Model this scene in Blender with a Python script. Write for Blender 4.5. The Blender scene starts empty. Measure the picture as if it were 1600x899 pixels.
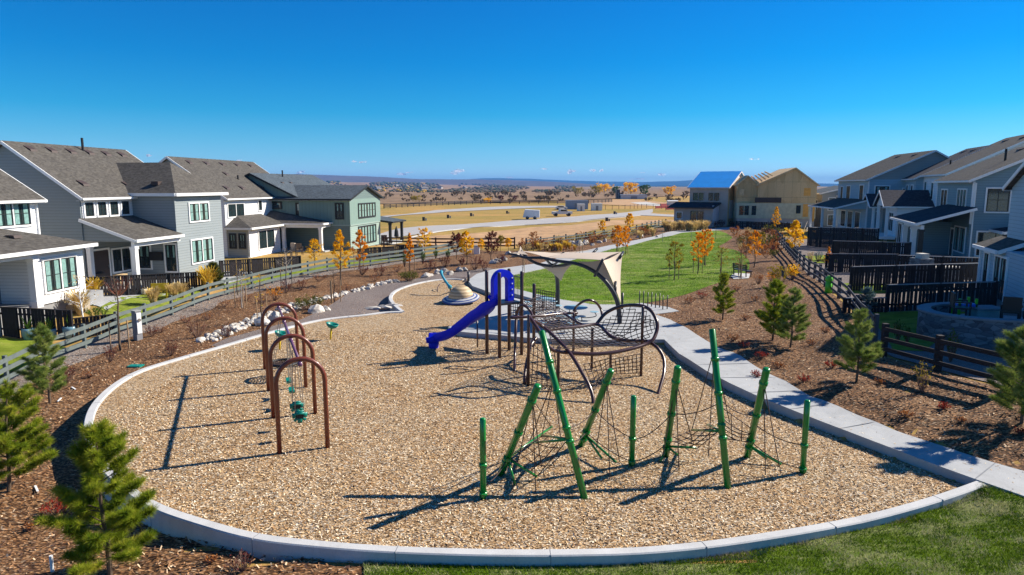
import bpy, math, random
import numpy as np
from mathutils import Vector, Matrix, noise as mnoise

scene = bpy.context.scene
# ---------------------------------------------------------------- camera
H = 7.3
F_PX = 1067.0
Y_H = 290.0
PITCH = math.atan((449.5 - Y_H) / F_PX)
SP, CP = math.sin(PITCH), math.cos(PITCH)
cam_d = bpy.data.cameras.new('camera')
cam_d.sensor_width = 36.0
cam_d.lens = 36.0 * F_PX / 1600.0
cam_d.clip_start = 0.1
cam_d.clip_end = 40000.0
cam = bpy.data.objects.new('camera', cam_d)
scene.collection.objects.link(cam)
cam.location = (0, 0, H)
cam.rotation_euler = (math.pi / 2 - PITCH, 0, 0)
scene.camera = cam

# ---------------------------------------------------------------- sky and sun
SUN_DIR = Vector((0.934, 0.356, 0.0)).normalized()
SUN_EL = math.radians(35.5)
SUN_AZ = math.atan2(SUN_DIR.x, SUN_DIR.y)
world = bpy.data.worlds.new('World')
scene.world = world
world.use_nodes = True
wn, wl = world.node_tree.nodes, world.node_tree.links
wn.clear()
sky = wn.new('ShaderNodeTexSky')
sky.sky_type = 'NISHITA'
sky.sun_disc = False
sky.sun_elevation = SUN_EL
sky.sun_rotation = SUN_AZ
sky.altitude = 1800
sky.air_density = 1.0
sky.dust_density = 0.3
sky.ozone_density = 3.5
tcw = wn.new('ShaderNodeTexCoord'); sxyz = wn.new('ShaderNodeSeparateXYZ'); wl.new(tcw.outputs['Generated'], sxyz.inputs[0])
air = wn.new('ShaderNodeValToRGB')      # the deep clear blue of high dry air: the sky's own colour filtered by elevation
stops = [(0.0, (.70, .98, 1.3)), (.018, (.56, .88, 1.2)), (.036, (.40, .79, 1.04)), (.063, (.25, .73, .94)), (.099, (.07, .66, .90)), (.167, (.004, .58, .94)), (.244, (.002, .54, .98)), (1.0, (.25, .57, .93))]
while len(air.color_ramp.elements) < len(stops): air.color_ramp.elements.new(.5)
for e_, (p_, c_) in zip(air.color_ramp.elements, stops): e_.position = p_; e_.color = (c_[0]/1.3, c_[1]/1.3, c_[2]/1.3, 1)
wl.new(sxyz.outputs[2], air.inputs[0])
flt = wn.new('ShaderNodeMix'); flt.data_type = 'RGBA'; flt.blend_type = 'MULTIPLY'; flt.inputs[0].default_value = 1.0
wl.new(sky.outputs[0], flt.inputs[6]); wl.new(air.outputs[0], flt.inputs[7])
wbg = wn.new('ShaderNodeBackground')
wbg.inputs['Strength'].default_value = 0.102
wo = wn.new('ShaderNodeOutputWorld')
wl.new(flt.outputs[2], wbg.inputs['Color'])
wl.new(wbg.outputs[0], wo.inputs['Surface'])

sun_d = bpy.data.lights.new('sun', 'SUN')
sun_d.energy = 5.0
sun_d.angle = math.radians(0.5)
sun_d.color = (1.0, 0.92, 0.78)
sun = bpy.data.objects.new('sun', sun_d)
scene.collection.objects.link(sun)
sv = Vector((SUN_DIR.x * math.cos(SUN_EL), SUN_DIR.y * math.cos(SUN_EL), math.sin(SUN_EL)))
sun.rotation_euler = sv.to_track_quat('Z', 'Y').to_euler()
sun.location = (30, 20, 40)

scene.render.engine = 'CYCLES'
scene.view_settings.view_transform = 'Standard'
scene.view_settings.look = 'None'
scene.view_settings.gamma = 1.0
scene.view_settings.use_curve_mapping = False
scene.view_settings.exposure = 0.82
scene.cycles.volume_bounces = 0
scene.render.filter_size = 1.0
scene.cycles.max_bounces = 6
scene.cycles.transparent_max_bounces = 48

# ---------------------------------------------------------------- pixel helpers (1600 x 899 photo -> world)
def G0(px, py, z=0.0):
    u, v = (px - 800.0) / F_PX, (py - 449.5) / F_PX
    t = (H - z) / (SP + v * CP)
    return Vector((u * t, t * (CP - v * SP), z))
def AT(px, py, Y):
    u, v = (px - 800.0) / F_PX, (py - 449.5) / F_PX
    t = Y / (CP - v * SP)
    return Vector((u * t, Y, H - t * (SP + v * CP)))

COL = scene.collection
def tag(o, label=None, cat=None, group=None, kind=None):
    if label: o['label'] = label
    if cat: o['category'] = cat
    if group: o['group'] = group
    if kind: o['kind'] = kind
    return o
def thing(name, label, cat, loc=(0, 0, 0), rz=0.0, group=None):
    o = bpy.data.objects.new(name, None)
    COL.objects.link(o)
    o.empty_display_size = 0.2
    o.location = loc
    o.rotation_euler = (0, 0, rz)
    return tag(o, label, cat, group)
KIDS = {}
def kids(o):
    return KIDS.get(o.name, [])
def dup(o, loc=None, rz=None, sc=None, label=None, group=None, parent=None):
    c = o.copy()
    COL.objects.link(c)
    if parent is not None:
        c.parent = parent
        KIDS.setdefault(parent.name, []).append(c)
    if loc is not None: c.location = loc
    if rz is not None: c.rotation_euler = (0, 0, rz)
    if sc is not None: c.scale = sc if hasattr(sc, '__len__') else (sc, sc, sc)
    if label: c['label'] = label
    if group: c['group'] = group
    for k in list(kids(o)):
        dup(k, parent=c)
    return c

class MB:
    """collects geometry for one mesh"""
    def __init__(s):
        s.v, s.f, s.m = [], [], []
        s.mi = 0
    def add(s, vs, fs):
        b = len(s.v)
        s.v.extend([tuple(p) for p in vs])
        for f in fs:
            s.f.append([b + i for i in f])
            s.m.append(s.mi)
        return s
    def box(s, x0, x1, y0, y1, z0, z1):
        return s.add([(x0,y0,z0),(x1,y0,z0),(x1,y1,z0),(x0,y1,z0),(x0,y0,z1),(x1,y0,z1),(x1,y1,z1),(x0,y1,z1)],
                     [(0,3,2,1),(4,5,6,7),(0,1,5,4),(1,2,6,5),(2,3,7,6),(3,0,4,7)])
    def obox(s, c, r, n, u, w, d, h):
        """box centred at c, axes r (width w), n (depth d), u (height h)"""
        c, r, n, u = Vector(c), Vector(r).normalized() * w / 2, Vector(n).normalized() * d / 2, Vector(u).normalized() * h / 2
        vs = [c + a * r + b * n + e * u for e in (-1, 1) for a, b in ((-1,-1),(1,-1),(1,1),(-1,1))]
        return s.add(vs, [(0,3,2,1),(4,5,6,7),(0,1,5,4),(1,2,6,5),(2,3,7,6),(3,0,4,7)])
    def beam(s, p, q, w, h, up=(0, 0, 1)):
        p, q = Vector(p), Vector(q)
        d = q - p
        r = d.cross(Vector(up))
        if r.length < 1e-6: r = Vector((1, 0, 0))
        r.normalize()
        u = r.cross(d).normalized()
        return s.obox((p + q) / 2, d, r, u, d.length, w, h)
    def tube(s, pts, r, n=8, cap=True):
        pts = [Vector(p) for p in pts]
        k = len(pts)
        rs = r if hasattr(r, '__len__') else [r] * k
        rings, prev = [], None
        for i, p in enumerate(pts):
            d = (pts[min(i + 1, k - 1)] - pts[max(i - 1, 0)])
            if d.length < 1e-9: d = Vector((0, 0, 1))
            d.normalize()
            if prev is None:
                a = d.cross(Vector((0, 0, 1)))
                if a.length < 0.05: a = d.cross(Vector((1, 0, 0)))
            else:
                a = prev - d * prev.dot(d)
            a.normalize(); prev = a
            b = d.cross(a)
            rings.append([p + (a * math.cos(2*math.pi*j/n) + b * math.sin(2*math.pi*j/n)) * rs[i] for j in range(n)])
        vs = [q for rg in rings for q in rg]
        fs = []
        for i in range(k - 1):
            for j in range(n):
                fs.append((i*n+j, i*n+(j+1)%n, (i+1)*n+(j+1)%n, (i+1)*n+j))
        if cap:
            fs.append(tuple(range(n))[::-1]); fs.append(tuple((k-1)*n + j for j in range(n)))
        return s.add(vs, fs)
    def cyl(s, c, r, z0, z1, n=16, r1=None):
        return s.tube([(c[0], c[1], z0), (c[0], c[1], z1)], [r, r if r1 is None else r1], n)
    def lathe(s, prof, c=(0, 0, 0), n=32, tilt=None):
        vs, fs = [], []
        for (r, z) in prof:
            for j in range(n):
                a = 2 * math.pi * j / n
                p = Vector((r * math.cos(a), r * math.sin(a), z))
                if tilt is not None: p = tilt @ p
                vs.append(p + Vector(c))
        k = len(prof)
        for i in range(k - 1):
            for j in range(n):
                fs.append((i*n+j, i*n+(j+1)%n, (i+1)*n+(j+1)%n, (i+1)*n+j))
        return s.add(vs, fs)
    def slab(s, pts, t):
        """convex/concave planar polygon with thickness t downward"""
        pts = [Vector(p) for p in pts]
        n = len(pts)
        return s.add(pts + [p - Vector((0, 0, t)) for p in pts],
                     [tuple(range(n)), tuple(range(2*n-1, n-1, -1))] + [(i, i+n, (i+1)%n+n, (i+1)%n) for i in range(n)])
    def prism(s, pts, dvec):
        pts = [Vector(p) for p in pts]; d = Vector(dvec); n = len(pts)
        return s.add(pts + [p + d for p in pts],
                     [tuple(range(n))[::-1], tuple(range(n, 2*n))] + [(i, (i+1)%n, (i+1)%n+n, i+n) for i in range(n)])
    def quad(s, a, b, c, d):
        return s.add([a, b, c, d], [(0, 1, 2, 3)])
    def build(s, name, mat, parent=None, smooth=False, world=False, origin=None):
        vs = s.v
        off = Vector((0, 0, 0))
        if parent is not None and world:
            off = parent.location
        elif parent is None:
            if origin is None:
                a = np.array(vs)
                off = Vector(((a[:,0].min()+a[:,0].max())/2, (a[:,1].min()+a[:,1].max())/2, a[:,2].min()))
            else:
                off = Vector(origin)
        if off.length > 0:
            vs = (np.array(vs) - np.array(off)).tolist()
        me = bpy.data.meshes.new(name)
        me.from_pydata(vs, [], s.f)
        mats = mat if isinstance(mat, (list, tuple)) else [mat]
        for m in mats: me.materials.append(m)
        if len(mats) > 1: me.polygons.foreach_set('material_index', s.m)
        if smooth: me.polygons.foreach_set('use_smooth', [True] * len(me.polygons))
        me.update()
        o = bpy.data.objects.new(name, me)
        COL.objects.link(o)
        if parent is not None:
            o.parent = parent
            KIDS.setdefault(parent.name, []).append(o)
        else:
            o.location = off
        return o

def fix_normals(o):
    import bmesh
    bm = bmesh.new(); bm.from_mesh(o.data)
    bmesh.ops.recalc_face_normals(bm, faces=bm.faces)
    bm.to_mesh(o.data); bm.free()

def spline(pts, n=8, closed=False):
    pts = [Vector(p) for p in pts]
    k = len(pts); out = []
    rng = range(k if closed else k - 1)
    for i in rng:
        if closed:
            p0, p1, p2, p3 = pts[(i-1)%k], pts[i], pts[(i+1)%k], pts[(i+2)%k]
        else:
            p0, p1, p2, p3 = pts[max(i-1,0)], pts[i], pts[i+1], pts[min(i+2,k-1)]
        for j in range(n):
            t = j / n
            out.append(0.5*((2*p1)+(p2-p0)*t+(2*p0-5*p1+4*p2-p3)*t*t+(3*p1-p0-3*p2+p3)*t**3))
    if not closed: out.append(pts[-1])
    return out

# ---------------------------------------------------------------- materials
def nt(name):
    m = bpy.data.materials.new(name); m.use_nodes = True
    t = m.node_tree; t.nodes.clear()
    out = t.nodes.new('ShaderNodeOutputMaterial')
    p = t.nodes.new('ShaderNodeBsdfPrincipled')
    t.links.new(p.outputs[0], out.inputs['Surface'])
    return m, t, p
def setin(node, name, val, t):
    if hasattr(val, 'is_linked') or hasattr(val, 'links'): t.links.new(val, node.inputs[name])
    else: node.inputs[name].default_value = val
def tc(t, scale=(1, 1, 1), kind='Object', rot=(0, 0, 0)):
    c = t.nodes.new('ShaderNodeTexCoord')
    m = t.nodes.new('ShaderNodeMapping')
    m.inputs['Scale'].default_value = scale
    m.inputs['Rotation'].default_value = rot
    t.links.new(c.outputs[kind], m.inputs['Vector'])
    return m.outputs[0]
def noise(t, vec, sc, det=3, rough=0.55, dist=0.0):
    n = t.nodes.new('ShaderNodeTexNoise')
    n.inputs['Scale'].default_value = sc; n.inputs['Detail'].default_value = det
    n.inputs['Roughness'].default_value = rough; n.inputs['Distortion'].default_value = dist
    t.links.new(vec, n.inputs['Vector'])
    return n.outputs['Fac']
def ramp(t, fac, stops, interp='LINEAR'):
    r = t.nodes.new('ShaderNodeValToRGB')
    cr = r.color_ramp; cr.interpolation = interp
    while len(cr.elements) < len(stops): cr.elements.new(0.5)
    for e, (p, c) in zip(cr.elements, stops):
        e.position = p; e.color = (c[0], c[1], c[2], 1) if hasattr(c, '__len__') else (c, c, c, 1)
    t.links.new(fac, r.inputs[0])
    return r.outputs[0]
def mix(t, a, b, fac, mode='MIX'):
    m = t.nodes.new('ShaderNodeMix'); m.data_type = 'RGBA'; m.blend_type = mode
    for k, v in ((0, fac), (6, a), (7, b)):
        if hasattr(v, 'links'): t.links.new(v, m.inputs[k])
        elif k == 0: m.inputs[0].default_value = v
        else: m.inputs[k].default_value = (v[0], v[1], v[2], 1)
    return m.outputs[2]
def bump(t, p, h, strength=0.3, dist=0.02):
    b = t.nodes.new('ShaderNodeBump')
    b.inputs['Strength'].default_value = strength; b.inputs['Distance'].default_value = dist
    t.links.new(h, b.inputs['Height']); t.links.new(b.outputs[0], p.inputs['Normal'])
def vor(t, vec, sc, feature='F1', rnd=1.0):
    v = t.nodes.new('ShaderNodeTexVoronoi'); v.feature = feature
    v.inputs['Scale'].default_value = sc; v.inputs['Randomness'].default_value = rnd
    t.links.new(vec, v.inputs['Vector'])
    return v
def sepx(t, col, ch=0):
    s = t.nodes.new('ShaderNodeSeparateColor'); t.links.new(col, s.inputs[0]); return s.outputs[ch]
def mathn(t, op, a, b=None):
    m = t.nodes.new('ShaderNodeMath'); m.operation = op
    for i, v in enumerate((a, b)):
        if v is None: continue
        if hasattr(v, 'links'): t.links.new(v, m.inputs[i])
        else: m.inputs[i].default_value = v
    return m.outputs[0]

def plain(name, col, rough=0.6, var=0.12, sc=3.0, metal=0.0, bumpy=0.0, coat=0.0, spec=0.4):
    m, t, p = nt(name)
    v = tc(t)
    n = noise(t, v, sc, 5, 0.6)
    c = mix(t, [x * (1 - var) for x in col], [min(1, x * (1 + var)) for x in col], ramp(t, n, [(0.3, 0.0), (0.7, 1.0)]))
    t.links.new(c, p.inputs['Base Color'])
    p.inputs['Roughness'].default_value = rough; p.inputs['Metallic'].default_value = metal
    p.inputs['Specular IOR Level'].default_value = spec
    if coat: p.inputs['Coat Weight'].default_value = coat; p.inputs['Coat Roughness'].default_value = 0.15
    if bumpy: bump(t, p, noise(t, v, sc * 8, 4), bumpy, 0.02)
    return m

def chips_mat(name, stops, sc=26.0, big=None, bs=0.9, dark=0.35):
    """wood chips: oriented flakes, each with its own tone"""
    m, t, p = nt(name)
    base = tc(t)
    col, hgt = None, None
    layers = []
    for i, rot in enumerate((0.5, 1.9, 2.9)):
        mp = t.nodes.new('ShaderNodeMapping')
        mp.inputs['Rotation'].default_value = (0, 0, rot); mp.inputs['Scale'].default_value = (1.0, 2.3, 1.0)
        mp.inputs['Location'].default_value = (i * 3.7, i * 1.3, 0)
        t.links.new(base, mp.inputs['Vector'])
        v = vor(t, mp.outputs[0], sc)
        layers.append((sepx(t, v.outputs['Color'], 0), sepx(t, v.outputs['Color'], 1), v.outputs['Distance']))
    c0 = ramp(t, layers[0][0], stops); c1 = ramp(t, layers[1][0], stops); c2 = ramp(t, layers[2][0], stops)
    a = mathn(t, 'GREATER_THAN', layers[1][1], 0.55); b = mathn(t, 'GREATER_THAN', layers[2][1], 0.6)
    c = mix(t, c0, c1, a); c = mix(t, c, c2, b)
    # the gaps between chips
    gap = ramp(t, layers[0][2], [(0.30, 1.0), (0.62, dark)])
    c = mix(t, c, gap, 1.0, 'MULTIPLY')
    big_n = noise(t, base, 0.35, 4, 0.6)
    c = mix(t, c, (big or (0.8, 0.72, 0.62)), ramp(t, big_n, [(0.38, 0.0), (0.68, 0.75)]), 'MULTIPLY')
    t.links.new(c, p.inputs['Base Color'])
    p.inputs['Roughness'].default_value = 0.85
    p.inputs['Specular IOR Level'].default_value = 0.25
    bump(t, p, mathn(t, 'ADD', layers[0][0], layers[1][2]), bs, 0.03)
    return m

def grass_mat(name, a, b, straw, amt=0.3, sc=1.0):
    m, t, p = nt(name)
    v = tc(t)
    fine = noise(t, tc(t, (1, 1, 1)), 22 * sc, 5, 0.75)
    mid = noise(t, v, 1.1 * sc, 5, 0.65, 0.6)
    vs = tc(t, (0.5, 1.6, 1))
    patch = noise(t, vs, 0.42 * sc, 6, 0.7, 1.2)
    c = mix(t, a, b, ramp(t, fine, [(0.3, 0.0), (0.7, 1.0)]))
    c = mix(t, c, [x * 0.62 for x in a], ramp(t, mid, [(0.42, 0.0), (0.68, 0.8)]))
    c = mix(t, c, straw, ramp(t, patch, [(0.50, 0.0), (0.72, amt)]))
    t.links.new(c, p.inputs['Base Color'])
    p.inputs['Roughness'].default_value = 0.9; p.inputs['Specular IOR Level'].default_value = 0.1
    bump(t, p, fine, 0.8, 0.05)
    return m

def siding_mat(name, col, spacing=0.18, vertical=False):
    m, t, p = nt(name)
    c = t.nodes.new('ShaderNodeTexCoord'); s = t.nodes.new('ShaderNodeSeparateXYZ')
    t.links.new(c.outputs['Object'], s.inputs[0])
    if vertical: co = mathn(t, 'ADD', s.outputs[0], s.outputs[1])
    else: co = s.outputs[2]
    fr = mathn(t, 'FRACT', mathn(t, 'DIVIDE', co, spacing))
    if vertical:
        h = ramp(t, fr, [(0.0, 1.0), (0.14, 1.0), (0.17, 0.0), (0.97, 0.0), (1.0, 1.0)])
        shade = ramp(t, fr, [(0.0, 1.0), (0.15, 1.0), (0.19, 0.6), (0.26, 0.93), (1.0, 0.97)])
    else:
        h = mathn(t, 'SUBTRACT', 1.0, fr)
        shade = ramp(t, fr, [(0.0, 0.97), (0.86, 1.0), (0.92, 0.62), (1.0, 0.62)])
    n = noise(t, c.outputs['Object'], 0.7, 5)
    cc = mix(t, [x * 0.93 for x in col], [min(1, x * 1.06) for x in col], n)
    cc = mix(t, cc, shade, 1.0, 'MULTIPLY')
    t.links.new(cc, p.inputs['Base Color'])
    p.inputs['Roughness'].default_value = 0.6
    bump(t, p, h, 0.5, 0.02)
    return m

def shingle_mat(name, col):
    m, t, p = nt(name)
    v = tc(t, (1, 1, 2.2))
    br = vor(t, v, 5.5); n2 = noise(t, v, 9, 5, 0.7); n3 = noise(t, v, 0.5, 3)
    f = mix(t, sepx(t, br.outputs['Color'], 0), n2, 0.55)
    c = mix(t, [x * 0.68 for x in col], [x * 1.25 for x in col], ramp(t, f, [(0.25, 0.0), (0.75, 1.0)]))
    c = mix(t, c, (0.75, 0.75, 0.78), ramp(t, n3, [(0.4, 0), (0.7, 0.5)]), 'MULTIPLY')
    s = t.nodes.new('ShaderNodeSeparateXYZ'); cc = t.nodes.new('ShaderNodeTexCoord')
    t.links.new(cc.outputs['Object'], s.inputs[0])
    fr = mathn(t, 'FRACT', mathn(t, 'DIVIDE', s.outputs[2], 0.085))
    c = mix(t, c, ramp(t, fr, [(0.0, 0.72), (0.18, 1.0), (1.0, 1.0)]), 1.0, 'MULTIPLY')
    t.links.new(c, p.inputs['Base Color']); p.inputs['Roughness'].default_value = 0.95
    p.inputs['Specular IOR Level'].default_value = 0.1
    bump(t, p, f, 0.4, 0.02)
    return m

def leaf_mat(name, cols, sc=6.0, trans=0.35):
    m, t, p = nt(name)
    n = noise(t, tc(t), sc, 2, 0.9)
    k = len(cols)
    c = ramp(t, n, [(0.32 + 0.36 * i / max(1, k - 1), cols[i]) for i in range(k)])
    out = [x for x in t.nodes if x.type == 'OUTPUT_MATERIAL'][0]
    d = t.nodes.new('ShaderNodeBsdfDiffuse'); tr = t.nodes.new('ShaderNodeBsdfTranslucent'); ms = t.nodes.new('ShaderNodeMixShader')
    t.links.new(c, d.inputs[0]); t.links.new(c, tr.inputs[0]); ms.inputs[0].default_value = trans
    t.links.new(d.outputs[0], ms.inputs[1]); t.links.new(tr.outputs[0], ms.inputs[2]); t.links.new(ms.outputs[0], out.inputs['Surface'])
    t.nodes.remove(p)
    return m

def concrete_mat(name, col, joints=None, rough=0.8):
    m, t, p = nt(name)
    v = tc(t)
    n = noise(t, v, 0.9, 8, 0.72, 0.8); f = noise(t, v, 30, 4, 0.7)
    c = mix(t, [x * 0.82 for x in col], [min(1, x * 1.08) for x in col], ramp(t, n, [(0.3, 0), (0.7, 1)]))
    c = mix(t, c, ramp(t, f, [(0.3, 0.86), (0.6, 1.0)]), 1.0, 'MULTIPLY')
    t.links.new(c, p.inputs['Base Color']); p.inputs['Roughness'].default_value = rough
    p.inputs['Specular IOR Level'].default_value = 0.25
    bump(t, p, f, 0.25, 0.01)
    return m

M = {}
M['chips'] = chips_mat('play_chips', [(0.0, (0.12, 0.07, 0.035)), (0.25, (0.43, 0.26, 0.12)), (0.5, (0.68, 0.45, 0.235)), (0.8, (0.80, 0.61, 0.385)), (1.0, (0.92, 0.86, 0.74))], 15.0, (0.92, 0.80, 0.66), 0.9, 0.5)
M['mulch'] = chips_mat('bed_mulch', [(0.0, (0.07, 0.03, 0.012)), (0.35, (0.25, 0.115, 0.045)), (0.65, (0.43, 0.22, 0.09)), (0.9, (0.50, 0.29, 0.15)), (1.0, (0.68, 0.50, 0.33))], 10.0, (0.66, 0.56, 0.48), 1.0, 0.35)
M['gravel'] = chips_mat('crusher_fines', [(0.0, (0.15, 0.12, 0.11)), (0.5, (0.25, 0.205, 0.185)), (1.0, (0.36, 0.31, 0.29))], 30.0, (0.85, 0.8, 0.8), 0.5, 0.7)
M['strip'] = chips_mat('pebbles', [(0.0, (0.18, 0.14, 0.12)), (0.5, (0.36, 0.29, 0.25)), (1.0, (0.58, 0.50, 0.45))], 12.0, (0.8, 0.75, 0.7), 0.8, 0.45)
M['lawn'] = grass_mat('lawn_grass', (0.07, 0.15, 0.006), (0.16, 0.26, 0.012), (0.44, 0.42, 0.16), 0.75)
M['yardlawn'] = grass_mat('yard_grass', (0.16, 0.22, 0.02), (0.24, 0.30, 0.035), (0.42, 0.38, 0.12), 0.5)
M['turf'] = grass_mat('front_grass', (0.07, 0.13, 0.006), (0.14, 0.21, 0.012), (0.50, 0.48, 0.24), 0.85, 1.3)
M['concrete'] = concrete_mat('sidewalk_concrete', (0.42, 0.43, 0.44))
M['curb'] = concrete_mat('curb_concrete', (0.55, 0.55, 0.55))
M['road'] = concrete_mat('road_concrete', (0.42, 0.40, 0.39))
M['stone'] = concrete_mat('pale_stone', (0.55, 0.52, 0.48))
M['maroon'] = plain('maroon_steel', (0.17, 0.038, 0.018), 0.38, 0.06, 2, 0, 0, 0.3)
M['brown'] = plain('dark_brown_steel', (0.055, 0.022, 0.022), 0.32, 0.06, 2, 0, 0, 0.35)
M['purple'] = plain('purple_steel', (0.14, 0.06, 0.13), 0.35, 0.06, 2, 0, 0, 0.3)
M['green'] = plain('green_steel', (0.006, 0.20, 0.03), 0.28, 0.08, 2, 0, 0, 0.5)
M['blue'] = plain('blue_plastic', (0.002, 0.014, 0.62), 0.45, 0.05, 2, 0, 0, 0.0, 0.25)
M['teal'] = plain('teal_plastic', (0.0, 0.20, 0.16), 0.4, 0.05)
M['tealblue'] = plain('blue_teal_steel', (0.03, 0.30, 0.42), 0.4, 0.08)
M['tabletop'] = plain('shade_blue_table_steel', (0.22, 0.38, 0.48), 0.5, 0.1)  # blue cast of the sail's shade put into the table colour
M['yellow'] = plain('yellow_steel', (0.72, 0.50, 0.02), 0.45, 0.05)
M['black'] = plain('black_plastic', (0.012, 0.012, 0.014), 0.5, 0.1)
M['charcoal'] = plain('charcoal_steel', (0.028, 0.030, 0.038), 0.4, 0.1)
M['rope'] = plain('dark_rope', (0.05, 0.03, 0.03), 0.8, 0.2, 20)
M['chain'] = plain('chain_steel', (0.30, 0.27, 0.24), 0.45, 0.1, 20, 0.6)
M['sail'] = plain('sail_cloth', (0.50, 0.41, 0.33), 0.8, 0.04)
M['white'] = plain('white_trim', (0.80, 0.80, 0.80), 0.5, 0.03)
M['fencegrey'] = plain('grey_fence_paint', (0.115, 0.14, 0.135), 0.7, 0.15, 4)
M['fencedark'] = plain('dark_fence_stain', (0.018, 0.014, 0.016), 0.85, 0.3, 3)
M['fencebrown'] = plain('brown_fence_stain', (0.06, 0.03, 0.022), 0.85, 0.3, 3)
M['fencebluish'] = plain('slate_fence_paint', (0.045, 0.05, 0.062), 0.7, 0.25, 3)
M['glass'] = plain('window_glass', (0.018, 0.03, 0.032), 0.07, 0.2, 1.5, 0, 0, 0.0, 0.9)
M['curtain'] = plain('curtain_behind_glass', (0.20, 0.35, 0.33), 0.12, 0.25, 5, 0, 0, 0, 0.8)
M['blackframe'] = plain('black_window_frame', (0.015, 0.017, 0.018), 0.5, 0.1)
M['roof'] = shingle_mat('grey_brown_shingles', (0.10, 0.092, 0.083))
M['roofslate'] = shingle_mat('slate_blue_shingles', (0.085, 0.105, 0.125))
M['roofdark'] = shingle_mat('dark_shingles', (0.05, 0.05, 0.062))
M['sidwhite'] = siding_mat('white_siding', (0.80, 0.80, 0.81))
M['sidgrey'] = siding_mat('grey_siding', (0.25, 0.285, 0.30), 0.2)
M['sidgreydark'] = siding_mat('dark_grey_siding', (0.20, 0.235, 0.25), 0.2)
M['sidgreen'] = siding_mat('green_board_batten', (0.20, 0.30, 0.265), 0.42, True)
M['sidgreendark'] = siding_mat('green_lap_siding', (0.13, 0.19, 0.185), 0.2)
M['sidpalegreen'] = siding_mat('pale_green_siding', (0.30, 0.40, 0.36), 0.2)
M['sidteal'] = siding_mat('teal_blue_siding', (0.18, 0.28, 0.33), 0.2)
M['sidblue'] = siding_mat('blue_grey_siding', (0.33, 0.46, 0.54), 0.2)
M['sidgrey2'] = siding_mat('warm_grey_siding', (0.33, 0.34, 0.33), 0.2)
M['bark'] = plain('bark', (0.11, 0.075, 0.05), 0.9, 0.3, 12, 0, 0.5)
M['palebark'] = plain('pale_bark', (0.35, 0.31, 0.27), 0.9, 0.25, 12)
M['stake'] = plain('lodge_stake', (0.38, 0.25, 0.14), 0.85, 0.15)
M['pine'] = leaf_mat('pine_needles', [(0.07, 0.125, 0.01), (0.24, 0.30, 0.022), (0.50, 0.48, 0.06)], 2.5, 0.35)
M['pine2'] = leaf_mat('pine_needles_blue_green', [(0.08, 0.14, 0.03), (0.22, 0.29, 0.06), (0.42, 0.44, 0.13)], 2.5, 0.35)
M['orange'] = leaf_mat('orange_leaves', [(0.60, 0.16, 0.005), (0.85, 0.34, 0.01), (0.92, 0.50, 0.02)], 2.5, 0.5)
M['gold'] = leaf_mat('golden_leaves', [(0.65, 0.30, 0.01), (0.90, 0.52, 0.01), (0.92, 0.68, 0.03)], 2.5, 0.5)
M['olive'] = leaf_mat('olive_gold_leaves', [(0.16, 0.14, 0.02), (0.36, 0.27, 0.03), (0.55, 0.36, 0.04)], 2.5)
M['maroonleaf'] = leaf_mat('maroon_leaves', [(0.07, 0.015, 0.02), (0.14, 0.035, 0.03), (0.22, 0.07, 0.04)], 4)
M['redleaf'] = leaf_mat('red_leaves', [(0.20, 0.015, 0.015), (0.42, 0.05, 0.03), (0.5, 0.12, 0.05)], 4)
M['rustleaf'] = leaf_mat('rust_leaves', [(0.20, 0.07, 0.03), (0.42, 0.16, 0.05), (0.5, 0.24, 0.08)], 4)
M['greenleaf'] = leaf_mat('green_leaves', [(0.03, 0.08, 0.01), (0.08, 0.16, 0.02), (0.16, 0.24, 0.04)], 4)
M['juniper'] = leaf_mat('juniper_leaves', [(0.05, 0.07, 0.012), (0.12, 0.13, 0.02), (0.20, 0.19, 0.04)], 4)
M['strawgrass'] = leaf_mat('ornamental_grass', [(0.40, 0.27, 0.09), (0.62, 0.46, 0.20), (0.74, 0.60, 0.34)], 4)
M['goldgrass'] = leaf_mat('golden_grass', [(0.45, 0.28, 0.03), (0.70, 0.48, 0.06), (0.80, 0.60, 0.14)], 4)
M['twig'] = plain('twigs', (0.16, 0.09, 0.07), 0.9, 0.3, 10)
M['redtwig'] = plain('red_twigs', (0.28, 0.10, 0.06), 0.85, 0.2, 10)
M['bluespruce'] = leaf_mat('blue_spruce_needles', [(0.05, 0.10, 0.10), (0.13, 0.21, 0.21), (0.2, 0.3, 0.3)], 4)
# ================================================================ terrain
def _pp(lst, z):
    return [(p.x, p.y) for p in (G0(a, b, z) for a, b in lst)]
CURB_A = [(629,487),(601,488),(569,492),(500,500),(430,517),(350,540),(280,560),(220,579),(180,601),(150,630),(138,662),(144,700),(165,731),(197,761),(243,790),(310,814),(400,838),(500,850),(600,857.5),(700,861.5),(800,863.5),(900,863),(1000,860),(1100,851),(1200,837),(1300,820),(1400,800),(1480,780),(1552,757)]
CURB_B = [(629,487),(616,476),(610,466),(615,457),(628,450),(651,443),(678,438),(705,436),(724,437)]
PLAZA_IN = [(731,438),(738,447),(755,453),(772,460),(779,470),(770,482),(745,498),(700,511),(716,518),(745,521),(784,524),(825,528),(870,530),(930,532),(985,533),(1015,531),(1038,531),(1061,554),(1103,581),(1141,602),(1190,624),(1238,643.5),(1290,663),(1333,679),(1433,716),(1539,754)]
PLAZA_OUT = [(1600,778),(1700,815),(1700,775),(1600,736),(1499,706),(1400,673),(1266,619),(1180,572),(1110,536),(1074,513),(1046,499),(1023,491),(1040,489),(1061,486),(1045,480),(1003,473.5),(970,476),(928,476),(881,469),(837,461),(803,453),(797,443),(797,431),(850,420),(900,405),(957,389),(990,382.5),(1035,371),(1065,364),(1110,360.5),(1150,358),(1210,357),(1210,353.5),(1140,355),(1065,359.5),(1035,365),(990,376),(950,384),(900,395),(845,411),(770,422),(745,430)]
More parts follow.
